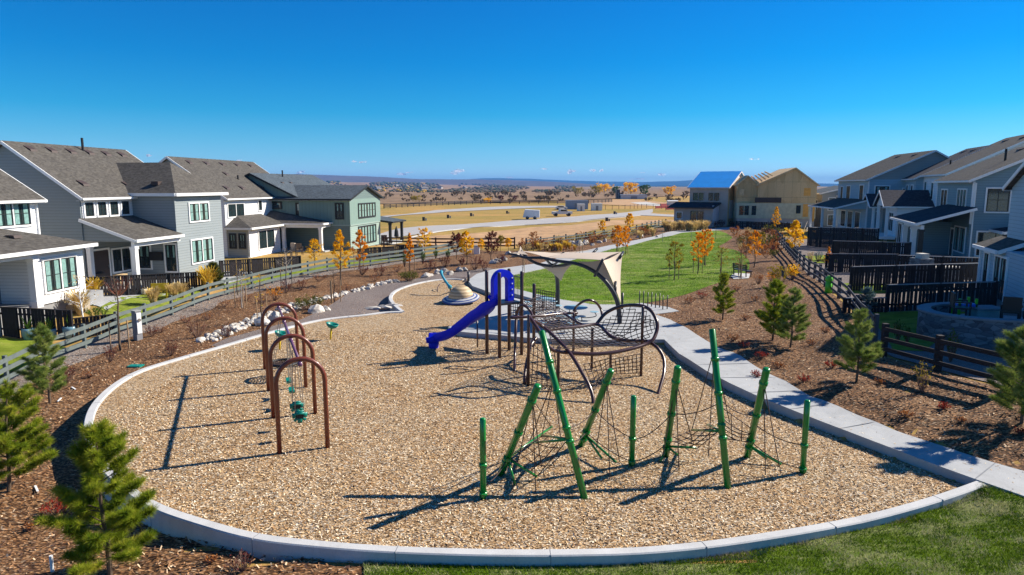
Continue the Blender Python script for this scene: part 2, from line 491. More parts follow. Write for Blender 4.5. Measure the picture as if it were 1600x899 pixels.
cA = spline([G0(a, b, 0.06) for a, b in CURB_A], 5)
cB = spline([G0(a, b, 0.06) for a, b in CURB_B], 4)
pin = [G0(a, b, 0.24) for a, b in PLAZA_IN]
chips_poly = [(p.x, p.y) for p in cA] + [(p.x, p.y) for p in reversed(pin)] + [(p.x, p.y) for p in reversed(cB[1:])]

CTRL = [(430,500,-.3),(300,540,-.38),(180,580,-.45),(110,640,-.55),(90,740,-.55),(230,835,-.42),(330,855,-.28),(400,866,-.24),(500,876,-.2),(600,881,-.19),(750,884,-.19),(900,883,-.19),(1050,876,-.18),(1200,854,-.17),(1350,828,-.14),(1480,795,-.06),(1590,790,.15),
 (0,605,-1.1),(100,560,-.8),(223,512,-.5),(340,466,-.32),(476,433,-.15),(560,420,-.05),(640,407,0),(728,390,.1),
 (0,700,-.9),(0,850,-.8),(0,899,-.7),(120,899,-.6),(612,482,-.5),(590,470,-.45),(560,470,-.36),(520,490,-.36),(640,437,-.15),(700,432,0.0),(722,432,.12),
 (740,436,.22),(760,415,.22),(850,412,.22),(800,500,.22),(880,500,.22),(960,500,.22),(1030,500,.22),(1070,530,.22),(1110,545,.22),(1180,580,.22),(1250,620,.22),(1330,655,.22),(1400,685,.22),(1550,730,.22),(1600,755,.22),
 (1000,420,.2),(900,440,.2),(950,470,.2),(1100,380,.25),(1140,430,.28),(1060,400,.2),(1128,500,.35),(1200,545,.5),(1330,600,.62),(1420,630,.65),(1590,680,.55),
 (1209,374,.9),(1247,415,.9),(1302,461,.95),(1368,533,1.0),(1462,580,1.0),(1553,605,1.0),(1640,640,1.0),(1700,700,.7)]
cxyz = [(*G0(a, b, z)[:2], z) for a, b, z in CTRL]
cxyz += [(25,103,.6),(40,105,.7),(45,82,1.4),(38,60,1.4),(26,36,1.35),(24,30,1.35),(28,45,1.4),(33,54,1.4),(-10,100,-.3),(-40,120,-.8),(0,150,-1),(60,130,0),(-80,60,0),(-60,30,-.3),(80,60,1.5),(60,20,1.2),(-6,3,-.4),(6,5,-.25),(-30,10,-1),(30,10,.4),
 (-26,42,0.1),(-27,50,.2),(-27,56,.2),(-27,66,.2),(-20,72,.2),(-16,76,.2),(-28,36,-.1),(-23,33,-.6),(-24,47,-.1),(-23,60,0),(-36,45,.2),(30,150,-.4),(10,80,.2),(20,90,.3),(0,110,-.5),(-20,90,0),(0,220,-1.2),(60,220,-1.2),(-60,220,-1.2),(-100,150,-1.2),(120,150,-.5)]
CX = np.array(cxyz)
def inpoly(x, y, poly):
    x = np.asarray(x, float); y = np.asarray(y, float)
    r = np.zeros(x.shape, bool); n = len(poly)
    for i in range(n):
        x1, y1 = poly[i]; x2, y2 = poly[(i+1) % n]
        c = ((y1 > y) != (y2 > y)) & (x < (x2-x1)*(y-y1)/((y2-y1) if y2 != y1 else 1e-9)+x1)
        r ^= c
    return r
def HT(x, y):
    x = np.atleast_1d(np.asarray(x, float)); y = np.atleast_1d(np.asarray(y, float))
    d2 = (x[:, None]-CX[None, :, 0])**2 + (y[:, None]-CX[None, :, 1])**2 + 0.8
    w = d2 ** -1.9
    h = (w * CX[None, :, 2]).sum(1) / w.sum(1)
    d = np.hypot(x, y)
    k = np.clip((d-180)/120, 0, 1)
    h = h*(1-k) + (-1.2)*k
    return h
def hz(x, y): return float(HT(x, y)[0])
def GG(px, py, dz=0.0):
    """the ground point seen at a pixel of the photograph"""
    z = 0.0
    for _ in range(14):
        p = G0(px, py, z + dz); z = 0.5 * z + 0.5 * hz(p.x, p.y)
    p = G0(px, py, z + dz); return Vector((p.x, p.y, z))
def on(x, y): return Vector((x, y, hz(x, y)))

def axis(a, b, step, far, g=1.13):
    v = list(np.arange(a, b, step)); s = step; x = b
    while x < far: v.append(x); s *= g; x += s
    v.append(far); s = step; x = a
    lo = []
    while x > -far:
        s *= g; x -= s; lo.append(x)
    return np.array(lo[::-1] + v)
gx = axis(-42, 42, 0.7, 14000); gy = axis(3, 95, 0.7, 14000)
gy = gy[gy > -60]
XX, YY = np.meshgrid(gx, gy)
fx, fy = XX.ravel(), YY.ravel()
Z = np.concatenate([HT(fx[i:i+8000], fy[i:i+8000]) for i in range(0, len(fx), 8000)])
near = (np.abs(fx) < 42) & (fy > 2) & (fy < 60)
ins = np.zeros(len(fx), bool)
ins[near] = inpoly(fx[near], fy[near], chips_poly)
Z = np.where(ins, np.minimum(Z, -0.5), Z)
Z = Z - 0.02
nxg, nyg = len(gx), len(gy)
idx = np.arange(nxg*nyg).reshape(nyg, nxg)
faces = np.stack([idx[:-1, :-1], idx[:-1, 1:], idx[1:, 1:], idx[1:, :-1]], -1).reshape(-1, 4)
me = bpy.data.meshes.new('ground')
me.from_pydata(np.stack([fx, fy, Z], 1).tolist(), [], faces.tolist())
me.polygons.foreach_set('use_smooth', [True]*len(me.polygons))
def dryfield_mat():
    m, t, p = nt('dry_field')
    v = tc(t)
    a = noise(t, v, 0.012, 6, 0.65, 0.5); b = noise(t, tc(t, (0.25, 1.6, 1)), 0.12, 6, 0.7); f = noise(t, v, 1.2, 6, 0.8)
    c = ramp(t, b, [(0.3, (0.22, 0.17, 0.055)), (0.48, (0.42, 0.26, 0.085)), (0.6, (0.54, 0.31, 0.12)), (0.75, (0.64, 0.44, 0.21))])
    c = mix(t, c, (0.27, 0.22, 0.06), ramp(t, a, [(0.42, 0), (0.6, 0.8)]))
    c = mix(t, c, ramp(t, f, [(0.3, 0.65), (0.65, 1.1)]), 1.0, 'MULTIPLY')
    t.links.new(c, p.inputs['Base Color']); p.inputs['Roughness'].default_value = 0.95
    p.inputs['Specular IOR Level'].default_value = 0.05
    bump(t, p, f, 0.6, 0.15)
    return m
M['field'] = dryfield_mat()
me.materials.append(M['field'])
ground = bpy.data.objects.new('ground', me); COL.objects.link(ground); tag(ground, kind='structure')

import bmesh
from mathutils.geometry import tessellate_polygon
def sheet(name, poly, off, mat, step=0.7, drop=False, thick=0.0, kind='structure', zfun=None):
    bm = bmesh.new()
    vs = [bm.verts.new((x, y, 0)) for x, y in poly]
    for tri in tessellate_polygon([[Vector((x, y, 0)) for x, y in poly]]):
        try: bm.faces.new([vs[i] for i in tri])
        except ValueError: pass
    bmesh.ops.recalc_face_normals(bm, faces=bm.faces)
    xs = [p[0] for p in poly]; ys = [p[1] for p in poly]
    for ax, lo, hi in ((0, min(xs), max(xs)), (1, min(ys), max(ys))):
        k = math.ceil(lo/step)*step
        while k < hi:
            co = (k, 0, 0) if ax == 0 else (0, k, 0); no = (1, 0, 0) if ax == 0 else (0, 1, 0)
            bmesh.ops.bisect_plane(bm, geom=bm.verts[:]+bm.edges[:]+bm.faces[:], plane_co=co, plane_no=no)
            k += step
    arr = np.array([(v.co.x, v.co.y) for v in bm.verts])
    z = HT(arr[:, 0], arr[:, 1]) if zfun is None else zfun(arr[:, 0], arr[:, 1])
    if drop:
        i2 = inpoly(arr[:, 0], arr[:, 1], drop_poly)
        isl = inpoly(arr[:, 0], arr[:, 1], slab_poly)
        for a_ in range(12):
            dx, dy = 0.95*math.cos(a_*math.pi/6), 0.95*math.sin(a_*math.pi/6)
            i2 |= isl & inpoly(arr[:, 0]+dx, arr[:, 1]+dy, drop_poly)
        z = np.where(i2, np.minimum(z, -0.45), z)
    for v, q in zip(bm.verts, z): v.co.z = q + off
    bmesh.ops.recalc_face_normals(bm, faces=bm.faces)
    if sum(fc.normal.z for fc in bm.faces) < 0: bmesh.ops.reverse_faces(bm, faces=bm.faces)
    if thick:
        ed = [e for e in bm.edges if len(e.link_faces) == 1]
        r = bmesh.ops.extrude_edge_only(bm, edges=ed)
        for g in r['geom']:
            if isinstance(g, bmesh.types.BMVert): g.co.z -= thick
        bmesh.ops.recalc_face_normals(bm, faces=bm.faces)
    mm = bpy.data.meshes.new(name); bm.to_mesh(mm); bm.free()
    mm.materials.append(mat)
    o = bpy.data.objects.new(name, mm); COL.objects.link(o); tag(o, kind=kind)
    return o

# drop zone slightly inside the curb so nothing pokes through the play surface
cc = Vector((2, 22, 0))
drop_poly = chips_poly
pout = [GG(a, b, 0.03) for a, b in PLAZA_OUT]
slab_poly = [(p.x, p.y) for p in pin] + [(p.x, p.y) for p in pout]
# ---- mulch beds: from fence to fence
FENCE_L = [(-60,640),(0,604),(164,531),(223,509),(294,482),(340,465),(398,450.5),(476,432),(515,424),(579,416),(640,407),(700,397),(728,389)]
FENCE_R = [(1209,372),(1228,392),(1247,414),(1273,436),(1302,460),(1336,495),(1362,530),(1380,556)]
fl = [GG(a, b) for a, b in FENCE_L]; fr = [GG(a, b) for a, b in FENCE_R]
mul = [(p.x, p.y) for p in fl] + [(GG(a, b).x, GG(a, b).y) for a, b in [(760,392),(838,392),(880,384),(960,372),(1040,355),(1100,352),(1200,352)]] + [(p.x, p.y) for p in fr]
mul += [(p.x, p.y) for p in [GG(1462,579), GG(1553,603), GG(1640,628)]] + [(26, 12), (20, 4), (-26, 4)]
mulch = sheet('mulch_bed', mul, 0.0, M['mulch'], drop=True)
# ---- pebble strip along the left fence
ls = spline([Vector((p.x, p.y, 0)) for p in fl], 4)
def offs(line, d):
    out = []
    for i, p in enumerate(line):
        t_ = (line[min(i+1, len(line)-1)] - line[max(i-1, 0)]).normalized()
        out.append(p + Vector((t_.y, -t_.x, 0)) * (d if not callable(d) else d(i)))
    return out
ro = offs(ls, lambda i: 1.35 + 0.25 * math.sin(i * 1.3))
li = offs(ls, -0.5)
sheet('pebble_path', [(p.x, p.y) for p in li] + [(p.x, p.y) for p in reversed(ro)], 0.014, M['strip'])
# ---- crusher fines path
GP = [(330,541),(355,529),(420,512),(471,500),(500,486),(520,475),(545,458),(571,453),(589,446),(614,443),(640,438),(678,429),(730,424),(763,419),(775,422),(745,432),(733,440),(705,438),(678,440),(651,446),(628,453),(615,460),(612,470),(618,480),(629,490),(601,491),(569,495),(500,503),(430,520),(350,543)]
sheet('gravel_path', [(GG(a, b).x, GG(a, b).y) for a, b in GP], 0.028, M['gravel'], drop=True)
# ---- lawns
LAWN = [(800,453),(797,430),(850,420),(900,405),(957,389),(990,383),(1035,371),(1065,364),(1110,361),(1127,362),(1144,371),(1135,378.5),(1125,384),(1127,388),(1148,391),(1165,401),(1171,418),(1161,428),(1144,431),(1127,441),(1085,456),(1042,468),(1000,475),(970,478),(928,478),(881,471),(837,463)]
lawn_pts = spline([GG(a, b) for a, b in LAWN], 3, True)
lawn = sheet('lawn', [(p.x, p.y) for p in lawn_pts], 0.022, M['lawn'])
FRONT = [G0(a, b, -.19) for a, b in [(560,878),(640,881),(800,884),(900,882),(1000,879),(1100,870),(1200,856),(1300,838),(1400,816),(1480,796),(1550,773)]]
fr_poly = [(p.x, p.y + 0.5) for p in FRONT] + [(G0(1600,778,.2).x, G0(1600,778,.2).y+0.1), (G0(1700,812,.2).x, G0(1700,812,.2).y), (15, 4), (-1, 4), (-2.2, 9), (-2.7, 11.4), (-2.9, 12.4)]
front_lawn = sheet('front_lawn', fr_poly, 0.03, M['turf'], drop=True)
# ---- yards
sheet('yard_lawn', [(GG(a, b).x, GG(a, b).y) for a, b in [(168,502),(215,500),(300,466),(320,452),(255,449),(190,465),(155,482)]], 0.03, M['yardlawn'])
sheet('yard_lawn', [(GG(a, b).x, GG(a, b).y) for a, b in [(-60,600),(-60,520),(0,528),(60,532),(105,545),(60,568),(0,588)]], 0.03, M['yardlawn'])
YR = [GG(a, b) for a, b in [(1362,489),(1420,487),(1500,488),(1560,492),(1480,520),(1445,550),(1395,548),(1378,520)]]
sheet('yard_lawn', [(p.x, p.y) for p in YR], 0.03, M['yardlawn'])
sheet('yard_lawn', [(GG(a, b).x, GG(a, b).y) for a, b in [(1313,443),(1400,444),(1402,458),(1345,460),(1328,458)]], 0.03, M['yardlawn'])
sheet('yard_lawn', [(GG(a, b).x, GG(a, b).y) for a, b in [(1255,401),(1290,399),(1310,410),(1275,412)]], 0.03, M['yardlawn'])
sheet('yard_lawn', [(GG(a, b).x, GG(a, b).y) for a, b in [(350,452),(400,443),(480,426),(560,413),(650,400),(640,394),(560,404),(480,418),(400,434),(345,446)]], 0.03, M['yardlawn'])
sheet('yard_gravel', [(p.x + (.2 if i > 3 else 0), p.y) for i, p in enumerate(fr)] + [(GG(a, b).x, GG(a, b).y) for a, b in [(1462,577),(1553,600),(1640,622),(1700,600),(1700,480),(1600,430),(1500,400),(1380,380),(1280,368)]], 0.012, M['gravel'], step=1.0)
sheet('patio_paving', [(GG(a, b).x, GG(a, b).y) for a, b in [(150,462),(215,458),(262,456),(258,462),(205,466),(168,486),(150,478),(118,476)]], 0.03, M['concrete'])
sheet('patio_paving', [(GG(a, b).x, GG(a, b).y) for a, b in [(340,440),(345,424),(400,424),(440,424),(400,430),(370,440),(350,446)]], 0.03, M['concrete'])

# ---- the play surface
PLAY_TOP = lambda x, y: np.zeros(len(x))
sheet('play_surface', chips_poly, 0.0, M['chips'], step=1.0, zfun=PLAY_TOP)
# ---- the sidewalk and plaza slab
pout = [GG(a, b, 0.03) for a, b in PLAZA_OUT]
slab_poly = [(p.x, p.y) for p in pin] + [(p.x, p.y) for p in pout]
sheet('sidewalk', slab_poly, 0.0, M['concrete'], zfun=lambda x, y: np.maximum(HT(x, y) + 0.03, 0.24), thick=0.6)

# ---- raised curbs round the play area
def V_(a, b): return Vector((a, b, 0))
def curb(name, line, w, top, bottom, endtop=None):
    pts = [Vector((p.x, p.y, 0)) for p in line]
    n = len(pts)
    L = offs(pts, w/2); R = offs(pts, -w/2)
    vs, fs = [], []
    c = 0.025
    for i in range(n):
        zt = top(i, n) if callable(top) else top
        l, r = L[i], R[i]; d = (r - l).normalized() * c
        vs += [(l.x, l.y, bottom), (l.x, l.y, zt-c), (l.x+d.x, l.y+d.y, zt), (r.x-d.x, r.y-d.y, zt), (r.x, r.y, zt-c), (r.x, r.y, bottom)]
    for i in range(n-1):
        for j in range(5):
            fs.append((i*6+j, i*6+j+1, (i+1)*6+j+1, (i+1)*6+j))
    fs.append((0, 5, 4, 3, 2, 1)); b = (n-1)*6; fs.append((b, b+1, b+2, b+3, b+4, b+5))
    m = MB(); m.add(vs, fs); o = m.build(name, M['curb']); fix_normals(o)
    acc = 0.0; M.setdefault('joint', plain('scored_joint', (0.22, 0.23, 0.25), 0.9))
    for i in range(1, n-1):
        acc += (pts[i]-pts[i-1]).length
        if acc > 3.0:
            acc = 0.0; zt = top(i, n) if callable(top) else top
            d = (R[i]-L[i]).normalized(); t_ = V_(-d.y, d.x)
            j = MB().obox((pts[i].x, pts[i].y, zt-.22), d, t_, (0, 0, 1), w+.008, .014, .448).build('joint', M['joint'], o); j.data.transform(Matrix.Translation(-o.location))
    return o
o = curb('curb', offs(cA, 0.14) if False else cA, 0.26, lambda i, n: 0.07 + 0.17 * max(0, (i - n + 14) / 13.0), -0.9)
tag(o, 'long pale concrete curb sweeping round the left and front of the wood chip play area', 'curb')
o = curb('curb', cB, 0.25, 0.08, -0.9)
tag(o, 'short curved concrete curb between the gravel path and the far end of the play area', 'curb')
# joints scored across the sidewalk
jm = MB()
ins_ = [Vector((p.x, p.y, 0)) for p in pin[17:]]
def nearest_out(p):
    best = None
    for q in spline([Vector((v.x, v.y, 0)) for v in pout[3:12]], 12):
        if best is None or (q-p).length < (best-p).length: best = q
    return best
dense = spline(ins_, 30); acc = 0.0; k = 0
for i in range(1, len(dense)):
    acc += (dense[i]-dense[i-1]).length
    if acc > 1.85:
        acc = 0; q = nearest_out(dense[i]); a = dense[i]
        z1 = max(hz(a.x, a.y)+.03, .24)+0.001; z2 = max(hz(q.x, q.y)+.03, .24)+0.001
        jm.beam((a.x, a.y, z1), (q.x, q.y, z2), 0.03, 0.006)
M['joint'] = plain('scored_joint', (0.22, 0.23, 0.25), 0.9)
o = jm.build('sidewalk_joints', M['joint']); tag(o, kind='structure')

# ---- streets on the empty lots beyond
def strip(name, pix, off, mat, z=None):
    return sheet(name, [(GG(a, b).x, GG(a, b).y) for a, b in pix], off, mat, step=6.0)
strip('road', [(560,376),(620,358),(700,352),(800,345),(900,338.5),(960,334),(1020,327),(1020,332),(1000,337),(900,347),(800,353),(700,360.5),(620,371),(590,384)], 0.05, M['road'])
strip('road', [(590,339),(680,329),(760,324),(800,322.5),(860,322),(900,323),(900,324.5),(840,325),(780,327.5),(700,331.5),(640,336),(590,342)], 0.09, M['road'])
strip('road', [(1010,333),(1120,339),(1120,342),(1000,337)], 0.06, M['road'])
strip('dirt_track', [(985,317),(1010,316),(1040,321),(1070,324),(1040,324),(1000,320)], 0.1, M['stone'])
M['dirt'] = plain('bare_dirt', (0.42, 0.25, 0.12), 0.95, 0.3, 0.5, 0, 0.5)
strip('dirt', [(870,313.5),(980,312),(1060,318),(1060,322.5),(980,322),(930,318.5),(870,317)], 0.07, M['dirt'])
strip('dirt', [(640,372),(800,359),(960,344),(1060,344),(1060,347),(960,352),(880,372),(800,384),(640,388)], 0.03, M['dirt'])
# low kerb of the far street
km = MB()
for pix in ([(640,372.5),(700,361),(800,353.5),(900,347.5),(1000,337.5)],):
    ln = spline([GG(a, b) for a, b in pix], 5)
    for a, b in zip(ln[:-1], ln[1:]): km.beam(a + Vector((0,0,.1)), b + Vector((0,0,.1)), 0.25, 0.14)
o = km.build('road_kerb', M['curb']); tag(o, kind='structure')

# ---- far hills
def scrub_mat():
    m, t, p = nt('brown_scrubland'); v = tc(t); a = noise(t, tc(t, (.3, 1.4, 1)), .02, 8, .75, .6); b = noise(t, v, .09, 7, .8)
    c = ramp(t, a, [(.3, (.14, .10, .07)), (.45, (.27, .19, .13)), (.6, (.34, .23, .15)), (.75, (.20, .14, .10))]); c = mix(t, c, ramp(t, b, [(.35, .5), (.62, 1.1)]), 1, 'MULTIPLY')
    t.links.new(c, p.inputs['Base Color']); p.inputs['Roughness'].default_value = 1; p.inputs['Specular IOR Level'].default_value = 0; return m
M['scrubland'] = scrub_mat()
sheet('scrubland', [(G0(a, b, -1.1).x, G0(a, b, -1.1).y) for a, b in [(380,320),(600,319),(760,317),(900,313),(1000,309),(1100,305),(1200,300),(1400,293),(380,293)]], 0.25, M['scrubland'], step=70.0)
def hill(name, px0, px1, d0, d1, prof, mat, nseg=140, rows=26, rough=1.0, seed=0, zb=-3):
    vs, fs = [], []
    for j in range(rows):
        s = j/(rows-1); d = d0 + (d1-d0)*s
        for i in range(nseg):
            px = px0 + (px1-px0)*i/(nseg-1)
            az = math.atan((px-800)/F_PX)
            top = H + (Y_H - np.interp(px, [a for a, _ in prof], [b for _, b in prof]))/F_PX*d1
            e = s*s*(3-2*s)
            x, y = d*math.sin(az), d*math.cos(az)
            nz = mnoise.fractal(Vector((x*0.0011*rough+seed, y*0.0011*rough, seed)), 1.0, 2.0, 5)
            z = zb + (top-zb)*e*(1 + 0.0*nz) + nz*(top-zb)*0.16*e
            vs.append((x, y, z))
    # back slope
    for i in range(nseg):
        x, y, z = vs[(rows-1)*nseg+i]; vs.append((x*1.2, y*1.2, -60))
    for j in range(rows):
        for i in range(nseg-1):
            fs.append((j*nseg+i, j*nseg+i+1, (j+1)*nseg+i+1, (j+1)*nseg+i))
    m = MB(); m.add(vs, fs); o = m.build(name, mat, smooth=True, origin=(0, 0, 0)); tag(o, kind='structure')
    return o
def hill_mat(name, cols, sc):
    m, t, p = nt(name)
    v = tc(t, (1, 1, 3))
    n = noise(t, v, sc, 7, 0.7, 0.8)
    c = ramp(t, n, [(0.3 + 0.4*i/(len(cols)-1), cols[i]) for i in range(len(cols))])
    t.links.new(c, p.inputs['Base Color']); p.inputs['Roughness'].default_value = 1.0
    p.inputs['Specular IOR Level'].default_value = 0.0
    return m
M['hillnear'] = hill_mat('brown_hillside', [(0.09, 0.065, 0.045), (0.22, 0.15, 0.11), (0.33, 0.22, 0.15), (0.12, 0.10, 0.075)], 0.006)
M['hillmid'] = hill_mat('wooded_ridge', [(0.07, 0.055, 0.05), (0.13, 0.095, 0.08), (0.045, 0.045, 0.045)], 0.003)
M['hillfar'] = hill_mat('haze_blue_mountain', [(0.010, 0.035, 0.065), (0.016, 0.05, 0.09), (0.03, 0.06, 0.09)], 0.0012)  # forest tones with the blue of distant haze painted in
hill('hills', 330, 1010, 1400, 3600, [(330,291),(420,286),(520,285),(620,286),(700,289),(780,290.5),(860,291.5),(940,294),(1010,297)], M['hillnear'], rough=2.2, seed=3, zb=-1)
hill('hills', 300, 960, 4000, 7000, [(300,272),(420,275),(470,273.5),(520,275),(600,278),(660,280.5),(740,280.5),(800,282),(880,285),(960,291)], M['hillmid'], rough=0.8, seed=8, zb=-6)
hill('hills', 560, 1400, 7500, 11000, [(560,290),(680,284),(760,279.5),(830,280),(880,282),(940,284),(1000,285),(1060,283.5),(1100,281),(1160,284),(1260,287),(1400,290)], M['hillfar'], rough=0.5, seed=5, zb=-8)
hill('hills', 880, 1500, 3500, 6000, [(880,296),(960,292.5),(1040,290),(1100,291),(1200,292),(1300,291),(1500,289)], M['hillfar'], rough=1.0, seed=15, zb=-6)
# ================================================================ houses
class House:
    def __init__(s, name, label, loc, a, left=True, z=None, group=None):
        rz = math.radians(90 - a) if left else math.radians(-(90 + a))
        s.root = thing(name, label, 'house', (loc[0], loc[1], z), rz, group)
    def wall(s, name, x0, x1, y0, y1, z0, z1, mat, label=None):
        o = MB().box(x0, x1, y0, y1, z0, z1).build(name, M[mat], s.root)
        if label: o['label'] = label
        return o
    def gable(s, x0, x1, y0, y1, ze, zr, axis='x', over=0.4, mat='roof', wall='sidgrey', rpos=0.5, trim='white', ovg=0.3, vents=0, fill=True):
        """gable roof; ridge runs along axis"""
        t = 0.16
        def P(a, b, z): return (a, b, z) if axis == 'x' else (b, a, z)
        a0, a1, b0, b1 = (x0, x1, y0, y1) if axis == 'x' else (y0, y1, x0, x1)
        br = b0 + (b1-b0)*rpos
        s0 = (zr-ze)/(br-b0); s1 = (zr-ze)/(b1-br)
        A0, A1 = a0-ovg, a1+ovg
        m = MB()
        e0, e1 = ze - s0*over, ze - s1*over
        for (bb, zz) in ((b0-over, e0), (b1+over, e1)):
            pts = [P(A0, bb, zz), P(A1, bb, zz), P(A1, br, zr), P(A0, br, zr)]
            m.prism([(p[0], p[1], p[2]+0.03) for p in pts], (0, 0, t))
        r = m.build('roof', M[mat], s.root); fix_normals(r)
        if fill:
            g = MB().prism([P(a0+.002, b0, ze-0.01), P(a0+.002, b1, ze-0.01), P(a0+.002, br, zr-0.02)], P(a1-a0-.004, 0, 0)).build('gable_wall', M[wall], s.root)
            fix_normals(g)
        # fascia, gutters and rakes
        f = MB()
        for bb, zz in ((b0-over, e0), (b1+over, e1)):
            sgn = -1 if bb < br else 1
            f.beam(P(A0, bb+sgn*0.05, zz+0.10), P(A1, bb+sgn*0.05, zz+0.10), 0.1, 0.15)
        for A in (A0-0.03, A1+0.03):
            f.beam(P(A, b0-over, e0+0.08), P(A, br, zr+0.08), 0.06, 0.19)
            f.beam(P(A, b1+over, e1+0.08), P(A, br, zr+0.08), 0.06, 0.19)
        # soffit
        k = f.build('fascia', M[trim], r)
        sf = MB()
        so = 0.02
        sf.box(*((A0, A1, b0-over, b0, e0-0.03, e0) if axis == 'x' else (b0-over, b0, A0, A1, e0-0.03, e0)))
        sf.build('soffit', M['soffit'], r)
        for i in range(vents):
            q = (i+0.7)/(vents+0.3)
            for side in ((0,)):
                aa = a0+(a1-a0)*q; bb = br-(br-b0)*0.14; zz = zr-(zr-ze)*0.14+0.2
                s.vent(r, P(aa, bb, zz), axis, s0)
        return r
    def vent(s, roof, p, axis='x', slope=0.6, sc=1.0):
        m = MB(); x, y, z = p; w = 0.28*sc
        if axis == 'x': m.add([(x-w,y-w,z-w*slope),(x+w,y-w,z-w*slope),(x+w,y+w,z+w*slope),(x-w,y+w,z+w*slope),(x-w,y-w*.8,z-w*slope+.16),(x+w,y-w*.8,z-w*slope+.16),(x+w,y+w,z+w*slope+.03),(x-w,y+w,z+w*slope+.03)],
              [(0,3,2,1),(4,5,6,7),(0,1,5,4),(1,2,6,5),(2,3,7,6),(3,0,4,7)])
        else: m.box(x-w, x+w, y-w, y+w, z-0.15, z+0.12)
        m.build('roof_vent', M['ventbrown'], roof)
    def pipe(s, roof, p, h=0.9, r=0.09):
        MB().cyl((p[0], p[1]), r, p[2]-0.2, p[2]+h, 8).build('vent_pipe', M['black'], roof)
    def shed(s, x0, x1, y0, y1, z0, z1, mat='roof', trim='white', name='porch_roof', hip=(0, 0), fill=None):
        """slopes from z0 at y0 (outer) up to z1 at y1; hip insets shorten the top edge"""
        m = MB(); pts = [(x0, y0, z0), (x1, y0, z0), (x1-hip[1], y1, z1), (x0+hip[0], y1, z1)]
        m.prism(pts, (0, 0, 0.16))
        if hip[0]: m.prism([(x0, y0, z0), (x0+hip[0], y1, z1), (x0, y1, z0)], (0, 0, 0.16))
        if hip[1]: m.prism([(x1, y0, z0), (x1, y1, z0), (x1-hip[1], y1, z1)], (0, 0, 0.16))
        r = m.build(name, M[mat], s.root); fix_normals(r)
        f = MB().beam((x0, y0-.05, z0+.05), (x1, y0-.05, z0+.05), 0.1, 0.19)
        for X, h_ in ((x0-.03, hip[0]), (x1+.03, hip[1])):
            f.beam((X, y0, z0+.03), (X, y1, z0+.03 if h_ else z1+.03), 0.06, 0.2)
        f.build('fascia', M[trim], r)
        if fill:
            g = MB().prism([(x0+.3, y0+.3, z0-.02), (x0+.3, y1, z0-.02), (x0+.3, y1, z1-.05)], (x1-x0-.6, 0, 0)).build('gable_wall', M[fill], s.root); fix_normals(g)
        return r
    def post(s, x, y, z0, z1, w=0.28, mat='white'):
        m = MB().box(x-w/2, x+w/2, y-w/2, y+w/2, z0, z1)
        m.box(x-w*.62, x+w*.62, y-w*.62, y+w*.62, z0, z0+.35).box(x-w*.62, x+w*.62, y-w*.62, y+w*.62, z1-.18, z1-.002)
        return m.build('porch_post', M[mat], s.root)
    def win(s, face, pl, a, z, w, h, panes=2, frame='white', inner='blackframe', curtain=1, fw=0.11, grid=False, name='window', glass='glass'):
        """a = centre along the wall, z = sill height, on plane pl"""
        if face == 'F': R, N = Vector((1, 0, 0)), Vector((0, -1, 0)); c = Vector((a, pl, z+h/2))
        elif face == 'R': R, N = Vector((0, 1, 0)), Vector((1, 0, 0)); c = Vector((pl, a, z+h/2))
        elif face == 'L': R, N = Vector((0, -1, 0)), Vector((-1, 0, 0)); c = Vector((pl, a, z+h/2))
        elif face == 'B': R, N = Vector((-1, 0, 0)), Vector((0, 1, 0)); c = Vector((a, pl, z+h/2))
        U = Vector((0, 0, 1))
        m = MB()
        for sg in (-1, 1):
            m.obox(c + R*sg*(w/2+fw/2) + N*.03, R, N, U, fw, .10, h+2*fw)
            m.obox(c + U*sg*(h/2+fw/2) + N*.032, R, N, U, w, .104, fw)
        for i in range(1, panes):
            m.obox(c + R*(-w/2 + w*i/panes) + N*.03, R, N, U, .09, .09, h-.002)
        fr = m.build(name, M[frame], s.root)
        g = MB().obox(c + N*.008, R, N, U, w-.002, .03, h-.002).build('pane', M[glass], fr)
        b = MB(); pw = w/panes
        for i in range(panes):
            pc = c + R*(-w/2 + pw*(i+.5))
            for sg in (-1, 1):
                b.obox(pc + R*sg*(pw/2-.075) + N*.032, R, N, U, .05, .035, h-.01)
                b.obox(pc + U*sg*(h/2-.03) + N*.034, R, N, U, pw-.10, .035, .05)
            b.obox(pc + N*.031, R, N, U, .045 if not grid else .03, .03, h-.01)
            if grid:
                for q in (-.17, .17): b.obox(pc + U*q*h + N*.030, R, N, U, pw-.1, .028, .03)
            else: b.obox(pc + N*.030 + U*0.02, R, N, U, pw-.1, .028, .035)
        b.build('sash', M[inner], fr)
        if curtain:
            k = MB()
            for i in range(panes):
                pc = c + R*(-w/2 + pw*(i+.5))
                for sg in (-1, 1):
                    ww = pw*(.26 if curtain == 1 else .16)
                    hh = h-.12 if curtain != 2 else h*.45
                    k.obox(pc + R*sg*(pw*.27) + U*(0 if curtain != 2 else h*.24) + N*.024, R, N, U, ww, .012, hh)
            k.build('curtain', M['curtain'], fr)
        return fr
    def door(s, face, pl, a, z, w=1.0, h=2.1, mat='doordark'):
        if face == 'F': R, N = Vector((1, 0, 0)), Vector((0, -1, 0)); c = Vector((a, pl, z+h/2))
        else: R, N = Vector((0, 1, 0)), Vector((1 if face == 'R' else -1, 0, 0)); c = Vector((pl, a, z+h/2))
        U = Vector((0, 0, 1))
        d = MB().obox(c + N*.02, R, N, U, w, .06, h).obox(c + N*.035 + U*.2, R, N, U, w*.6, .06, h*.5).build('door', M[mat], s.root)
        f = MB()
        for sg in (-1, 1): f.obox(c + R*sg*(w/2+.06) + N*.03, R, N, U, .12, .1, h+.1)
        f.obox(c + U*(h/2+.1) + N*.032, R, N, U, w+.24, .11, .12)
